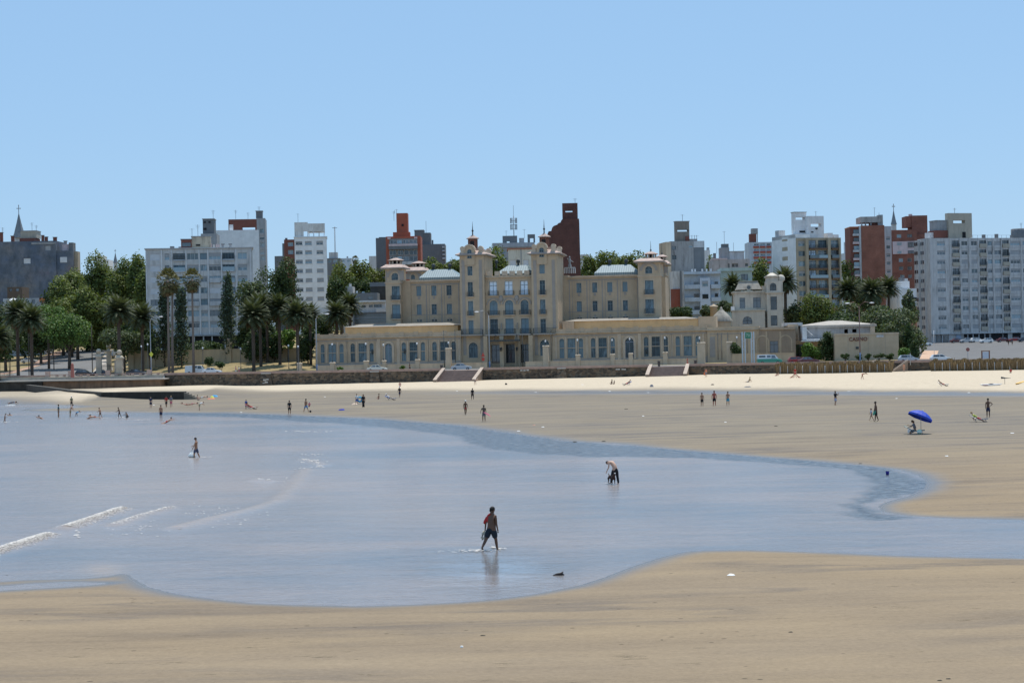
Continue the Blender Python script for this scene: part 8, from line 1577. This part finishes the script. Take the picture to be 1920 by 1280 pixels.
# bathers and walkers: (px, foot row, height, facing, pose, label, options)
W_ = True
LIST = [
 (9, 791, 1.15, -60, 'wade', 'child splashing at the extreme left edge of the water', W_, dict(bottom=BLK, long_='brief', sink=.15, hair=HBR)),
 (25, 779, 1.5, 90, 'swim', 'head of a swimmer just right of the splashing child', W_, dict(bottom=None, sink=.55)),
 (80, 785, 1.5, 90, 'swim', 'dark-haired swimmer low in the water left of the standing bathers', W_, dict(bottom=None, sink=.42)),
 (110, 782, 1.68, -80, 'stand', 'bather in a dark teal swimsuit standing farthest left of the standing bathers', W_, dict(top=cl((.02, .1, .12), 'dark_teal_cloth'), bottom=cl((.02, .1, .12), 'dark_teal_cloth'), long_='brief', sink=.1)),
 (132, 781, 1.68, -70, dict(torso=22, legs=((4, 4), (-4, 4)), arms=((20, 10, 8), (30, 10, 8)), head=20), 'pale stooping bather next to the child in bright blue', W_, dict(skin=SK2, bottom=cl((.3, .24, .12), 'ochre_cloth'), sink=.1)),
 (143, 780, 1.05, -80, dict(torso=70, legs=((30, 40), (-10, 20)), arms=((90, 10, 8), (80, 10, 8)), head=-30), 'small child in bright blue leaning over the water', W_, dict(top=cl((.03, .32, .6), 'bright_blue_cloth'), bottom=cl((.03, .32, .6), 'bright_blue_cloth'), long_='brief', sink=.12)),
 (163, 785, 1.5, -90, 'swim', 'dark head of a swimmer between the blue child and the running bather', W_, dict(bottom=None, sink=.45)),
 (178, 785, 1.5, 90, 'prone', 'bather floating flat left of the wading child with raised arm', W_, dict(bottom=REDC, long_='brief', sink=.05, rest='lie', skin=SK2)),
 (188, 783.5, 1.35, 70, 'wade', 'child wading left with one raised arm', W_, dict(bottom=BLK, long_='brief', sink=.08)),
 (224, 783, 1.35, 80, 'wade', 'child standing in the shallows beside the crouching one', W_, dict(bottom=NAVY, long_='brief', sink=.06, skin=SK3)),
 (240, 784, 1.3, 60, 'crouch', 'dark crouching child at the edge of the foam', W_, dict(bottom=BLK, sink=.12, skin=SK3)),
 (302, 785, 1.66, 170, 'stand', 'shirtless man in dark trunks standing alone in the shallows facing inland', W_, dict(bottom=NAVY, skin=SK1, sink=.05)),
 (313, 794, 1.55, -80, 'swim', 'red-skinned bather lying in the water with head raised', W_, dict(bottom=REDC, long_='brief', sink=.28, rest='lie', skin=SK2)),
 (283, 765, 1.6, 180, 'stand', 'person in dark blue on the wet sand left of a couple', False, dict(top=NAVY, bottom=NAVY, skin=SK2)),
 (312, 764, 1.6, 175, 'walk', 'person in a dark red top on the wet sand, left one of a couple', False, dict(top=REDC, bottom=BLK)),
 (321, 763.5, 1.6, 180, 'stand', 'person in a greyish dress, right one of a couple on the wet sand', False, dict(top=GRYC, bottom=PINK, skin=SK2, hair=HBL)),
 (350, 762, 1.6, 90, 'prone', 'sunbather lying flat left of the bending person', False, dict(bottom=REDC, long_='brief', rest='lie', skin=SK2)),
 (361, 762, 1.6, 90, 'lieback', 'second sunbather lying flat nearest the bending person', False, dict(bottom=PINK, long_='brief', rest='lie', skin=SK2)),
 (374, 769, 1.45, -60, 'bend', 'person in a white shirt bending forward near the sunbathers', False, dict(top=WHC, bottom=KHA, skin=SK2)),
 (371, 750, 1.5, -60, 'sit', 'person seated at the foot of the slipway steps', False, dict(bottom=NAVY, rest='seat', skin=SK2)),
 (381, 749, 1.6, 80, 'lieback', 'pale sunbather lying right of the slipway steps', False, dict(bottom=WHC, rest='lie', skin=SK2)),
 (23, 747, 1.6, 80, 'lieback', 'person lying on a pale towel on the sand at far left', False, dict(bottom=NAVY, top=GRYC, rest='lie')),
 (461.7, 767, 1.25, 175, 'stand', 'child in a blue shirt beside the deck chair', False, dict(top=BLUC, bottom=BLUC, skin=SK1)),
 (543, 777, 1.68, 175, dict(torso=0, legs=((10, 4), (-12, 6)), legab=(6, 6), arms=((4, 12, 12), (-4, 12, 12))), 'person in black walking away on the wet sand', False, dict(top=BLK, bottom=BLK)),
 (574, 773, 1.68, 40, dict(torso=0, legs=((28, 6), (-24, 10)), arms=((-14, 12, 8), (16, 20, 8))), 'shirtless man in bright blue shorts striding with a ball at his feet', False, dict(bottom=cl((.03, .2, .45), 'bright_blue_shorts_cloth'), skin=SK1)),
 (580, 762, 1.2, 30, 'sit', 'small child in pink with a white cap behind the striding man', False, dict(top=PINK, bottom=BLK, hat=WHC, skin=SK2, rest='seat')),
 (669, 759, 1.45, -160, 'carry', 'child in a white shirt holding a blue swim ring', False, dict(top=WHC, bottom=BLUC, skin=SK2)),
 (681.5, 763.5, 1.66, 170, dict(legs=((3, 3), (-3, 3)), arms=((10, 10, 16), (5, 20, 20))), 'large woman in a long black dress beside the swim ring', False, dict(top=BLK, bottom=BLK, dress=True, fat=1.35, hair=HBR, hairlen=.08)),
 (710, 748, 1.5, 120, 'sit', 'person sitting alone on the wet sand left of the white-hatted lounger', False, dict(bottom=PINK, long_='brief', rest='seat', skin=SK1)),
 (749.5, 745, 1.62, 160, 'walk', 'person in dark clothes with a pale cap walking up the beach', False, dict(top=BLK, bottom=NAVY, hat=WHC)),
 (750, 724, 1.6, 0, 'sit', 'pinkish person sitting on the dry sand against the sea wall', False, dict(bottom=PINK, rest='seat', skin=SK2, top=cl((.5, .3, .26), 'salmon_cloth'))),
 (891, 721, 1.65, -150, 'bend', 'person in a white shirt bending at the foot of the left stairs', False, dict(top=WHC, bottom=GRYC, skin=SK2)),
 (886, 749.5, 1.62, -170, 'walk', 'person in dark swimwear walking below the left stairs', False, dict(top=BLK, bottom=BLK, skin=SK3)),
 (873, 778, 1.62, -165, 'walk2', 'slim person in a white cap walking on the wet sand', False, dict(bottom=REDC, long_='brief', hat=WHC, skin=SK3)),
 (907.5, 790, 1.66, -175, dict(torso=2, legs=((8, 10), (-6, 6)), arms=((4, 8, 8), (-20, 50, 25))), 'person with a pink towel over the arm near the water edge', False, dict(bottom=GRYC, skin=SK3, top=cl((.12, .09, .07), 'brown_cloth'))),
 (1147, 720, 1.5, 60, 'sit', 'dark figure sitting on the dry sand left of the blue deck chair', False, dict(bottom=BLK, rest='seat', skin=SK3)),
 (1151.5, 720, 1.2, 60, 'sit', 'smaller dark figure sitting beside another on the dry sand', False, dict(bottom=BLK, rest='seat', skin=SK3)),
 (1324, 706, 1.6, 10, 'stand', 'person with an orange bag standing below the sea wall', False, dict(top=cl((.6, .2, .12), 'orange_cloth'), bottom=GRYC, skin=SK2)),
 (1404, 716, 1.6, 70, 'sitlong', 'person sitting with outstretched legs on the dry sand left of the reeds', False, dict(bottom=GRYC, rest='seat', top=KHA)),
 (1316.5, 761.5, 1.55, 178, 'stand', 'left one of three walkers, shirtless in black shorts', False, dict(bottom=BLK, skin=SK1)),
 (1339.5, 761, 1.74, 182, dict(legs=((6, 3), (-6, 3)), arms=((6, 12, 14), (-4, 12, 14))), 'middle one of three walkers, red-skinned in black shorts', False, dict(bottom=BLK, skin=cl((.36, .10, .07), 'sunburnt_skin'), fat=1.1)),
 (1365, 760.5, 1.62, 180, 'carry', 'right one of three walkers in turquoise shorts', False, dict(bottom=cl((.02, .28, .42), 'turquoise_cloth'), skin=SK1)),
 (1566.7, 759.5, 1.62, -40, 'camera', 'person in a dark top and pale shorts striding with hands raised to the face', False, dict(top=BLK, bottom=cl((.35, .38, .5), 'pale_blue_cloth'), skin=SK1)),
 (1456, 704, 1.5, 60, 'recl', 'reclining red-skinned person at the left end of the reeds', False, dict(bottom=REDC, rest='seat', skin=SK2)),
 (1484, 708, 1.5, 60, 'recl', 'left sunbather in the red group before the reeds', False, dict(bottom=REDC, rest='seat', skin=SK2)),
 (1491, 707, 1.6, 180, 'stand', 'person in red standing in the group before the reeds', False, dict(top=REDC, bottom=REDC, skin=SK2)),
 (1498, 708, 1.5, -60, 'recl', 'right sunbather in the red group before the reeds', False, dict(bottom=REDC, rest='seat', skin=SK2)),
 (1617, 711, 1.6, -75, dict(torso=75, legs=((20, 10), (-22, 4)), arms=((80, 5, 5), (70, 5, 5)), head=0), 'tanned person bending down to the dry sand below the reeds', False, dict(bottom=REDC, long_='brief', skin=SK1)),
 (1634, 788.5, 1.12, 90, 'walk', 'small child in pale blue walking ahead of the tall bather', False, dict(top=cl((.4, .45, .6), 'pale_lilac_cloth'), bottom=cl((.4, .45, .6), 'pale_lilac_cloth'), long_='brief', hair=HBR, hairlen=.08)),
 (1643, 790, 1.78, 95, dict(torso=4, legs=((14, 10), (-12, 8)), arms=((14, 16, 8), (6, 14, 8))), 'tall dark bather with a green towel following the small child', False, dict(bottom=BLK, skin=SK3)),
 (1853, 782.5, 1.74, 160, 'hipsone', 'shirtless man in navy shorts with a hand on his hip beside the recliner', False, dict(bottom=NAVY, skin=SK3)),
 (1895, 699, 1.5, 0, 'sit', 'small figure with a red top on the dry sand by the right edge reeds', False, dict(top=REDC, bottom=GRYC, rest='seat', skin=SK2)),
 (1695, 697, 1.6, 10, 'stand', 'orange-skinned person standing at the foot of the right-hand steps', False, dict(top=cl((.55, .26, .16), 'coral_cloth'), bottom=cl((.5, .24, .15), 'coral_shorts_cloth'), skin=SK2)),
 (134, 749, 1.55, 10, 'stand', 'person with a white hat standing against the dark slipway wall', False, dict(top=cl((.2, .2, .12), 'olive_cloth'), bottom=BLK, hat=WHC)),
]
for (px, py, H_, fc, ps, lb, wt, kw) in LIST: pp(px, py, H_, fc, ps, lb, wt, **kw)
for px, t, H_, lb, kw in ((767, 3, 1.65, 'dark figure walking on the promenade right of the cream sedan', dict(top=BLK, bottom=BLK)), (1291, 2, 1.65, 'person in red leaning at the top of the right stairs', dict(top=REDC, bottom=REDC, skin=SK2)), (1722, 12, 1.6, 'left one of two dark figures at the orange paving', dict(top=REDC, bottom=BLK)), (1730, 12, 1.7, 'right one of two dark figures at the orange paving', dict(top=NAVY, bottom=NAVY)), (427, 12, 1.6, 'pinkish person walking behind the white car', dict(top=PINK, bottom=WHC, skin=SK2)), (433, 12, 1.6, 'person in white walking right of the pinkish one', dict(top=WHC, bottom=PINK, skin=SK2))):
    X = Xw(px); D = float(wallD(X)) + t; pp(px, 0, H_, 90, 'walk', lb, land=(X, D, 2.98 if t < 6 else 2.86), **kw)
for px, lb, kw in ((1891, 'left one of two dark walkers on the plaza', dict(top=BLK, bottom=BLK)), (1898, 'right one of two dark walkers on the plaza', dict(top=NAVY, bottom=BLK))): 
    X = ray(px, 650)[0] * 520 / F; pp(px, 0, 1.7, 180, 'walk2', lb, land=(X, 520, float(landz(X, 520)) + .06), **kw)
# ---------------------------------------------------------------- beach things
def thing_at(px, py, name, label, cat, water=False, rz=0, group=None): q = G(px, py, water); return empty(name, tuple(q), R(rz), label, cat, group), q
def deckchair(px, py, rz, mt, label, L=1.7):
    rt, q = thing_at(px, py, 'deck_chair', label, 'deck chair', rz=rz, group='beach deck chairs'); k = MB(); k.tube([(-.28, -.75, .28), (-.28, .1, .22), (-.28, .85, .62)], .03, 5); k.tube([(.28, -.75, .28), (.28, .1, .22), (.28, .85, .62)], .03, 5)
    for y in (-.6, .25): k.tube([(-.28, y, 0), (-.28, y + .1, .25), (.28, y + .1, .25), (.28, y, 0)], .02, 5)
    k.build('frame', RIM, rt); k = MB(); k.add([(-.27, -.75, .31), (.27, -.75, .31), (.27, .1, .25), (-.27, .1, .25), (-.27, .85, .65), (.27, .85, .65)] + [(-.27, -.75, .28), (.27, -.75, .28), (.27, .1, .22), (-.27, .1, .22), (-.27, .85, .62), (.27, .85, .62)], [(0, 1, 2, 3), (3, 2, 5, 4), (6, 9, 8, 7), (9, 10, 11, 8), (0, 6, 7, 1), (4, 5, 11, 10)]); k.build('sling', mt, rt); return rt, q
def recliner(px, py, rz, mt, label, plabel, **kw):
    rt, q = deckchair(px, py, rz, mt, label); c = V3((0, .15, .22)); c.rotate(rt.rotation_euler)
    person((q.x + c.x, q.y + c.y, q.z + .24), 1.62, rz + 180, plabel, POS['recl'], rest='seat', **kw)
recliner(472, 767, 75, REDC, 'red-brown deck chair beside the child in blue', 'person reclining in the red-brown deck chair', bottom=REDC, skin=SK1)
recliner(733, 750, 80, BLUC, 'grey-blue deck chair of the white-hatted lounger', 'lounger with a white hat in the grey-blue deck chair', bottom=BLK, top=WHC, hat=WHC, skin=SK2)
recliner(1836, 791, 80, NAVY, 'dark low deck chair right of the blue umbrella', 'person in a yellow-green top reclining right of the blue umbrella', bottom=REDC, top=YEL, hair=HBL, skin=SK2)
recliner(1769, 724, 80, TEAL, 'teal deck chair on the dry sand at the right', 'tanned person reclining in the teal deck chair', bottom=REDC, skin=SK1)
recliner(1175, 722, -75, BLUC, 'small blue deck chair on the dry sand', 'tanned person lounging in the small blue deck chair', bottom=REDC, skin=SK1)
rt, q = deckchair(1716, 813, 80, GRNC, 'low striped green deck chair under the blue umbrella')
person((q.x, q.y, q.z + .22), 1.62, 80, 'woman in a grey top sitting forward in the chair under the blue umbrella, reading', dict(torso=12, legs=((62, 40), (70, 60)), arms=((45, 30, 8), (50, 60, 8)), head=20), SK1, HBR, GRYC, GRYC, rest='seat', hairlen=.1)
rt, q = thing_at(1706, 811, 'tote_bag', 'small white bag on the sand left of the umbrella chair', 'bag'); k = MB(); k.frus(-.18, .18, -.1, .1, 0, .3, .03, .02); k.build('bag', WHC, rt); k = MB(); k.tube([(-.1, 0, .3), (-.05, 0, .42), (.05, 0, .42), (.1, 0, .3)], .012, 4); k.build('strap', WHC, rt)
rt, q = thing_at(1724, 814, 'beach_ball', 'pale green striped ball beside the umbrella chair', 'ball'); rt2 = rt; k = MB(); k.ball((0, 0, .2), .2, 0, 12); k.build('ball', mat('pale_green_ball', (.45, .65, .5), .4), rt)
k = MB(); k.lathe([(.201, .15), (.206, .2), (.201, .25)], 0, 0, 12); k.build('stripe', WHC, rt)
# blue beach umbrella, tilted to the left and towards the camera
q = G(1727, 813); rt = empty('beach_umbrella', tuple(q), 0, 'bright blue tilted beach umbrella with white ferrule', 'umbrella'); h = P(1727, 779, q.y).z - q.z; top = V3((.0, 0, h)); ax = V3((.40, .10, .91)).normalized(); rot = ax.to_track_quat('Z', 'Y'); Rr = 1.02
k = MB(); k.tube([(0, 0, -.3), (0, 0, h * .6), tuple(top * .98 + ax * .05)], .022, 6); k.build('pole', RIM, rt)
BUM = mat('royal_blue_canvas', (.012, .05, .42), .55, .08, 3); k = MB(); ns = 8; ring = []
prof = [(0, .40), (.35, .33), (.7, .17), (1.0, -.06), (1.0, -.20)]
for r_, zz in prof: ring.append([top + (rot @ V3((Rr * r_ * math.cos(2 * math.pi * i / 16) * (1 if i % 2 == 0 else .955), Rr * r_ * math.sin(2 * math.pi * i / 16) * (1 if i % 2 == 0 else .955), zz * Rr))) for i in range(16)])
b0 = 0
for rg in ring: k.v += [tuple(p) for p in rg]
for j in range(len(ring) - 1):
    for i in range(16): k.f.append([j * 16 + i, j * 16 + (i + 1) % 16, (j + 1) * 16 + (i + 1) % 16, (j + 1) * 16 + i]); k.m.append(0); k.sm.append(False)
k.build('canopy', BUM, rt); k = MB()
for i in range(0, 16, 2): k.tube([tuple(ring[0][0] - ax * .02), tuple(ring[3][i] - ax * .02)], .008, 4)
k.build('ribs', RIM, rt); k = MB(); k.ball(tuple(top + ax * .45 * Rr), .05, 0, 8); k.build('ferrule', WHC, rt)
# swim ring, ball, towels, board, kayak
rt, q = thing_at(675, 757, 'swim_ring', 'turquoise blue swim ring held between the child and the woman in black', 'swim ring'); k = MB(); pts = [(.3 * math.cos(t * math.pi / 8), 0, .62 + .3 * math.sin(t * math.pi / 8)) for t in range(17)]; k.tube(pts, .12, 8); k.build('ring', cl((.03, .35, .55), 'turquoise_vinyl'), rt); k = MB(); k.ball((0, -.1, .9), .04, 0, 6); k.build('valve', WHC, rt)
rt, q = thing_at(582, 773, 'ball', 'dark ball at the feet of the striding man in blue shorts', 'ball'); k = MB(); k.ball((0, 0, .14), .14, 0, 10); k.build('ball', BLK, rt)
def flat_item(px, py, rx, ry, mt, name, label, cat, rz=0, water=False, h=.07, group=None):
    q = G(px, py, water); k = MB(); n_ = 9; vs = []; k.v = [(rx * math.cos(2 * math.pi * i / n_) * random.uniform(.75, 1.1), ry * math.sin(2 * math.pi * i / n_) * random.uniform(.75, 1.1), .006) for i in range(n_)] + [(rx * .6 * math.cos(2 * math.pi * i / n_), ry * .6 * math.sin(2 * math.pi * i / n_), h * random.uniform(.7, 1.2)) for i in range(n_)]
    for i in range(n_): k.f.append([i, (i + 1) % n_, n_ + (i + 1) % n_, n_ + i]); k.m.append(0); k.sm.append(True)
    k.f.append(list(range(n_, 2 * n_))); k.m.append(0); k.sm.append(True); return tag(k.build(name, mt, None, tuple(q), (0, 0, R(rz))), label, cat, group)
flat_item(665, 758.5, .45, .5, cl((.62, .48, .36), 'cream_towel'), 'beach_towel', 'cream towel bundle left of the child with the swim ring', 'towel', h=.2); flat_item(641, 769, .45, .4, cl((.03, .05, .3), 'dark_blue_towel'), 'beach_towel', 'dark blue cloth lying on the wet sand', 'towel', h=.16)
flat_item(403, 738, .6, .5, cl((.08, .35, .6), 'sky_blue_towel'), 'beach_towel', 'sky blue and yellow towel at the top of the wet sand', 'towel', h=.3); flat_item(398, 739, .35, .4, YEL, 'beach_bag', 'yellow bag beside the sky blue towel', 'bag', h=.35)
flat_item(396, 740.5, .8, .5, cl((.7, .2, .12), 'orange_red_towel'), 'beach_towel', 'orange-red towel right of the slipway steps', 'towel', h=.12); flat_item(20, 747.5, .9, .5, WHC, 'beach_towel', 'white towel under the person lying at far left', 'towel', h=.04)
flat_item(917, 777, .5, .15, PINK, 'beach_towel', 'pink towel trailing from the arm of the walker near the water edge', 'towel', h=.12); o = sc.objects[-1]
o = [x for x in sc.objects if x.get('label', '').startswith('pink towel trailing')][0]; qq = G(911, 790); o.location = (qq.x + .05, qq.y, qq.z + .75); o.rotation_euler = (0, R(28), 0)
flat_item(1639, 778, .12, .35, GRNC, 'rolled_towel', 'sea green rolled towel under the arm of the tall dark bather', 'towel', h=.15); o = [x for x in sc.objects if x.get('label', '').startswith('sea green rolled')][0]; qq = G(1641, 790); o.location = (qq.x - .08, qq.y - .1, qq.z + .8); o.rotation_euler = (R(60), R(30), 0)
k = MB(); k.frus(-.16, .16, -.1, .1, 0, .5, .02, .02); k.tube([(-.1, 0, .5), (0, 0, .7), (.1, 0, .5)], .015, 4); q = G(1321, 706); tag(k.build('beach_bag', cl((.75, .22, .1), 'bright_orange_cloth'), None, (q.x, q.y - .1, q.z + .35)), 'bright orange bag held by the person below the sea wall', 'bag')
KAY = paint('white_kayak_hull', (.72, .70, .68)); A = G(1858, 723); rt = empty('kayak', tuple(A), R(12), 'long white and red kayak lying on the dry sand at the right', 'kayak'); L = 1.75; k = MB()
k.tube([(-L, 0, .26), (-L * .8, 0, .17), (-L * .4, 0, .13), (0, 0, .13), (L * .4, 0, .13), (L * .8, 0, .17), (L, 0, .28)], [.02, .1, .16, .18, .16, .1, .02], 10); k.build('hull', KAY, rt); k = MB(); k.ball((0, 0, .28), .3, 0, 10, (.45, .14, .06)); k.build('cockpit', INT, rt); k = MB(); k.box(-L * .75, -L * .3, -.2, -.1, .1, .16); k.build('red_stripe', PR, rt)
A, B = G(1905, 721), G(1924, 713); rt = empty('surfboard', tuple(A), math.atan2(B.y - A.y, B.x - A.x), 'orange-yellow board lying by the right edge of the dry sand', 'surfboard'); L = (B - A).length; k = MB(); pts = [(0, 0), (L * .1, -.22), (L * .5, -.3), (L * .95, -.2), (L, 0), (L * .95, .2), (L * .5, .3), (L * .1, .22)]; k.slab(pts, .1, .18); k.build('board', cl((.75, .48, .15), 'orange_yellow_board'), rt); k = MB(); k.frus(L * .85, L * .95, -.02, .02, .181, .35, .02, .005); k.build('fin', BLK, rt)
q = G(1884, 720); rt = empty('folded_parasol', tuple(q), 0, 'thin pole with a dark folded parasol pointing sideways on the dry sand', 'umbrella'); k = MB(); k.tube([(0, 0, -.2), (0, 0, .85)], .03, 5); k.build('pole', IRON, rt); k = MB(); k.tube([(-.5, 0, .95), (-.3, 0, .93), (.1, 0, .88), (.9, 0, .86)], [.17, .13, .07, .015], 8); k.build('folded_canopy', FRD, rt)
flat_item(1222, 725, .35, .3, GRYC, 'beach_bag', 'grey bag on the dry sand below the right stairs', 'bag', h=.35); flat_item(949, 721, .25, .2, BLK, 'beach_bag', 'small dark bag on the dry sand right of the left stairs', 'bag', h=.3)
flat_item(1402, 725.5, .6, .3, GRYC, 'beach_towel', 'grey and white towel below the sitting person', 'towel', h=.14); flat_item(1336, 721.5, .3, .2, BLK, 'sand_debris', 'dark scrap on the dry sand below the person with the orange bag', 'debris', h=.14)
# driftwood piece in the foreground water, blue bucket, litter and pebbles
q = G(1047, 1078, True); k = MB(); k.tube([(-.19, 0, .0), (-.05, .02, .03), (.08, 0, .05), (.17, .03, .12)], [.02, .045, .05, .015], 7); k.tube([(.02, 0, .02), (.12, .02, .05), (.2, .05, .0)], [.04, .05, .02], 6); tag(k.build('driftwood', mat('wet_dark_wood', (.03, .02, .015), .6), None, tuple(q)), 'dark jagged scrap of driftwood in the foreground shallows', 'driftwood')
q = G(1664, 890, True); rt = empty('bucket', tuple(q), 0, 'small dark blue bucket standing in the shallows at the right', 'bucket'); k = MB(); k.lathe([(.01, 0), (.085, 0), (.11, .22), (.1, .22)], 0, 0, 12); k.build('pail', cl((.02, .02, .2), 'dark_blue_plastic'), rt); k = MB(); k.tube([(.11 * math.cos(t * math.pi / 6), 0, .22 + .07 * math.sin(t * math.pi / 6)) for t in range(7)], .008, 4); k.build('handle', WHC, rt)
LW = mat('white_litter', (.72, .72, .7), .6)
for px, py, r_, mt, lb in ((972, 808, .16, LW, 'white scrap at the water edge below the three pieces of litter'), (1001, 797, .12, cl((.6, .3, .22), 'salmon_scrap'), 'salmon scrap on the wet sand'), (1018, 800.5, .13, LW, 'white and blue scrap right of the salmon scrap'), (1004.5, 735.5, .2, LW, 'white scrap on the film of water left of centre'), (1143, 733.5, .2, LW, 'white scrap below the dark sitting figures'), (857, 733, .2, LW, 'white scrap below the left stairs'), (1092, 721, .2, LW, 'white scrap on the dry sand right of the buttress'), (1215.5, 736, .16, LW, 'white scrap straight below the right stairs'),
      (1206, 780, .12, LW, 'single white scrap in the middle of the wet sand'), (1371, 1078, .13, LW, 'long white scrap on the foreground sand'), (1592, 733.7, .25, LW, 'long white scrap at the foot of the dry sand right of the striding person'), (1816.5, 736, .2, LW, 'white scrap above the deck chair at the right'), (1898, 812, .16, LW, 'white scrap near the right edge of the wet sand'), (609, 744, .16, LW, 'white scrap on the wet sand left of the swim ring group'), (1360, 791.5, .12, LW, 'white scrap below the three walkers'), (288, 746, .16, LW, 'white scrap by the slipway'),
      (1681, 747, .14, LW, 'white scrap above the tall dark bather'), (866, 1213, .04, LW, 'tiny white shell on the foreground sand'), (1775, 855, .1, LW, 'white scrap right of the river bend'), (452, 773, .14, LW, 'white scrap at the water edge below the deck chair')):
    flat_item(px, py, r_ * 1.2, r_, mt, 'litter', lb, 'litter', h=.05, group='scraps of litter on the beach')
PEB = mat('dark_pebble', (.05, .045, .035), .9)
for px, py, r_, lb in ((1482, 1184.5, .055, 'dark clump on the foreground sand below centre right'), (1613, 869, .1, 'dark scrap at the water edge left of the blue bucket'), (1351, 1117, .02, 'tiny dark pebble above the long white scrap'), (1241, 1199, .035, 'dark pebble on the foreground sand'), (1778, 1272, .05, 'dark seaweed clump at the bottom right'), (1762, 1275, .05, 'flatter seaweed clump at the bottom right'), (13, 1078, .04, 'dark pebble in the shallow pool at far left'), (1078, 828.5, .16, 'dark weed strip on the far water edge'), (1132, 827.5, .16, 'second dark weed strip right of another on the far water edge'), (1455, 799, .16, 'dark weed streak on the wet sand below the three walkers'), (905, 1191, .06, 'small brown twig on the foreground sand'), (1174, 767, .2, 'dark weed streak on the wet sand at centre')):
    flat_item(px, py, r_ * 1.3, r_ * .7, PEB, 'seaweed_clump', lb, 'seaweed', h=r_ * .35, group='dark clumps on the sand')
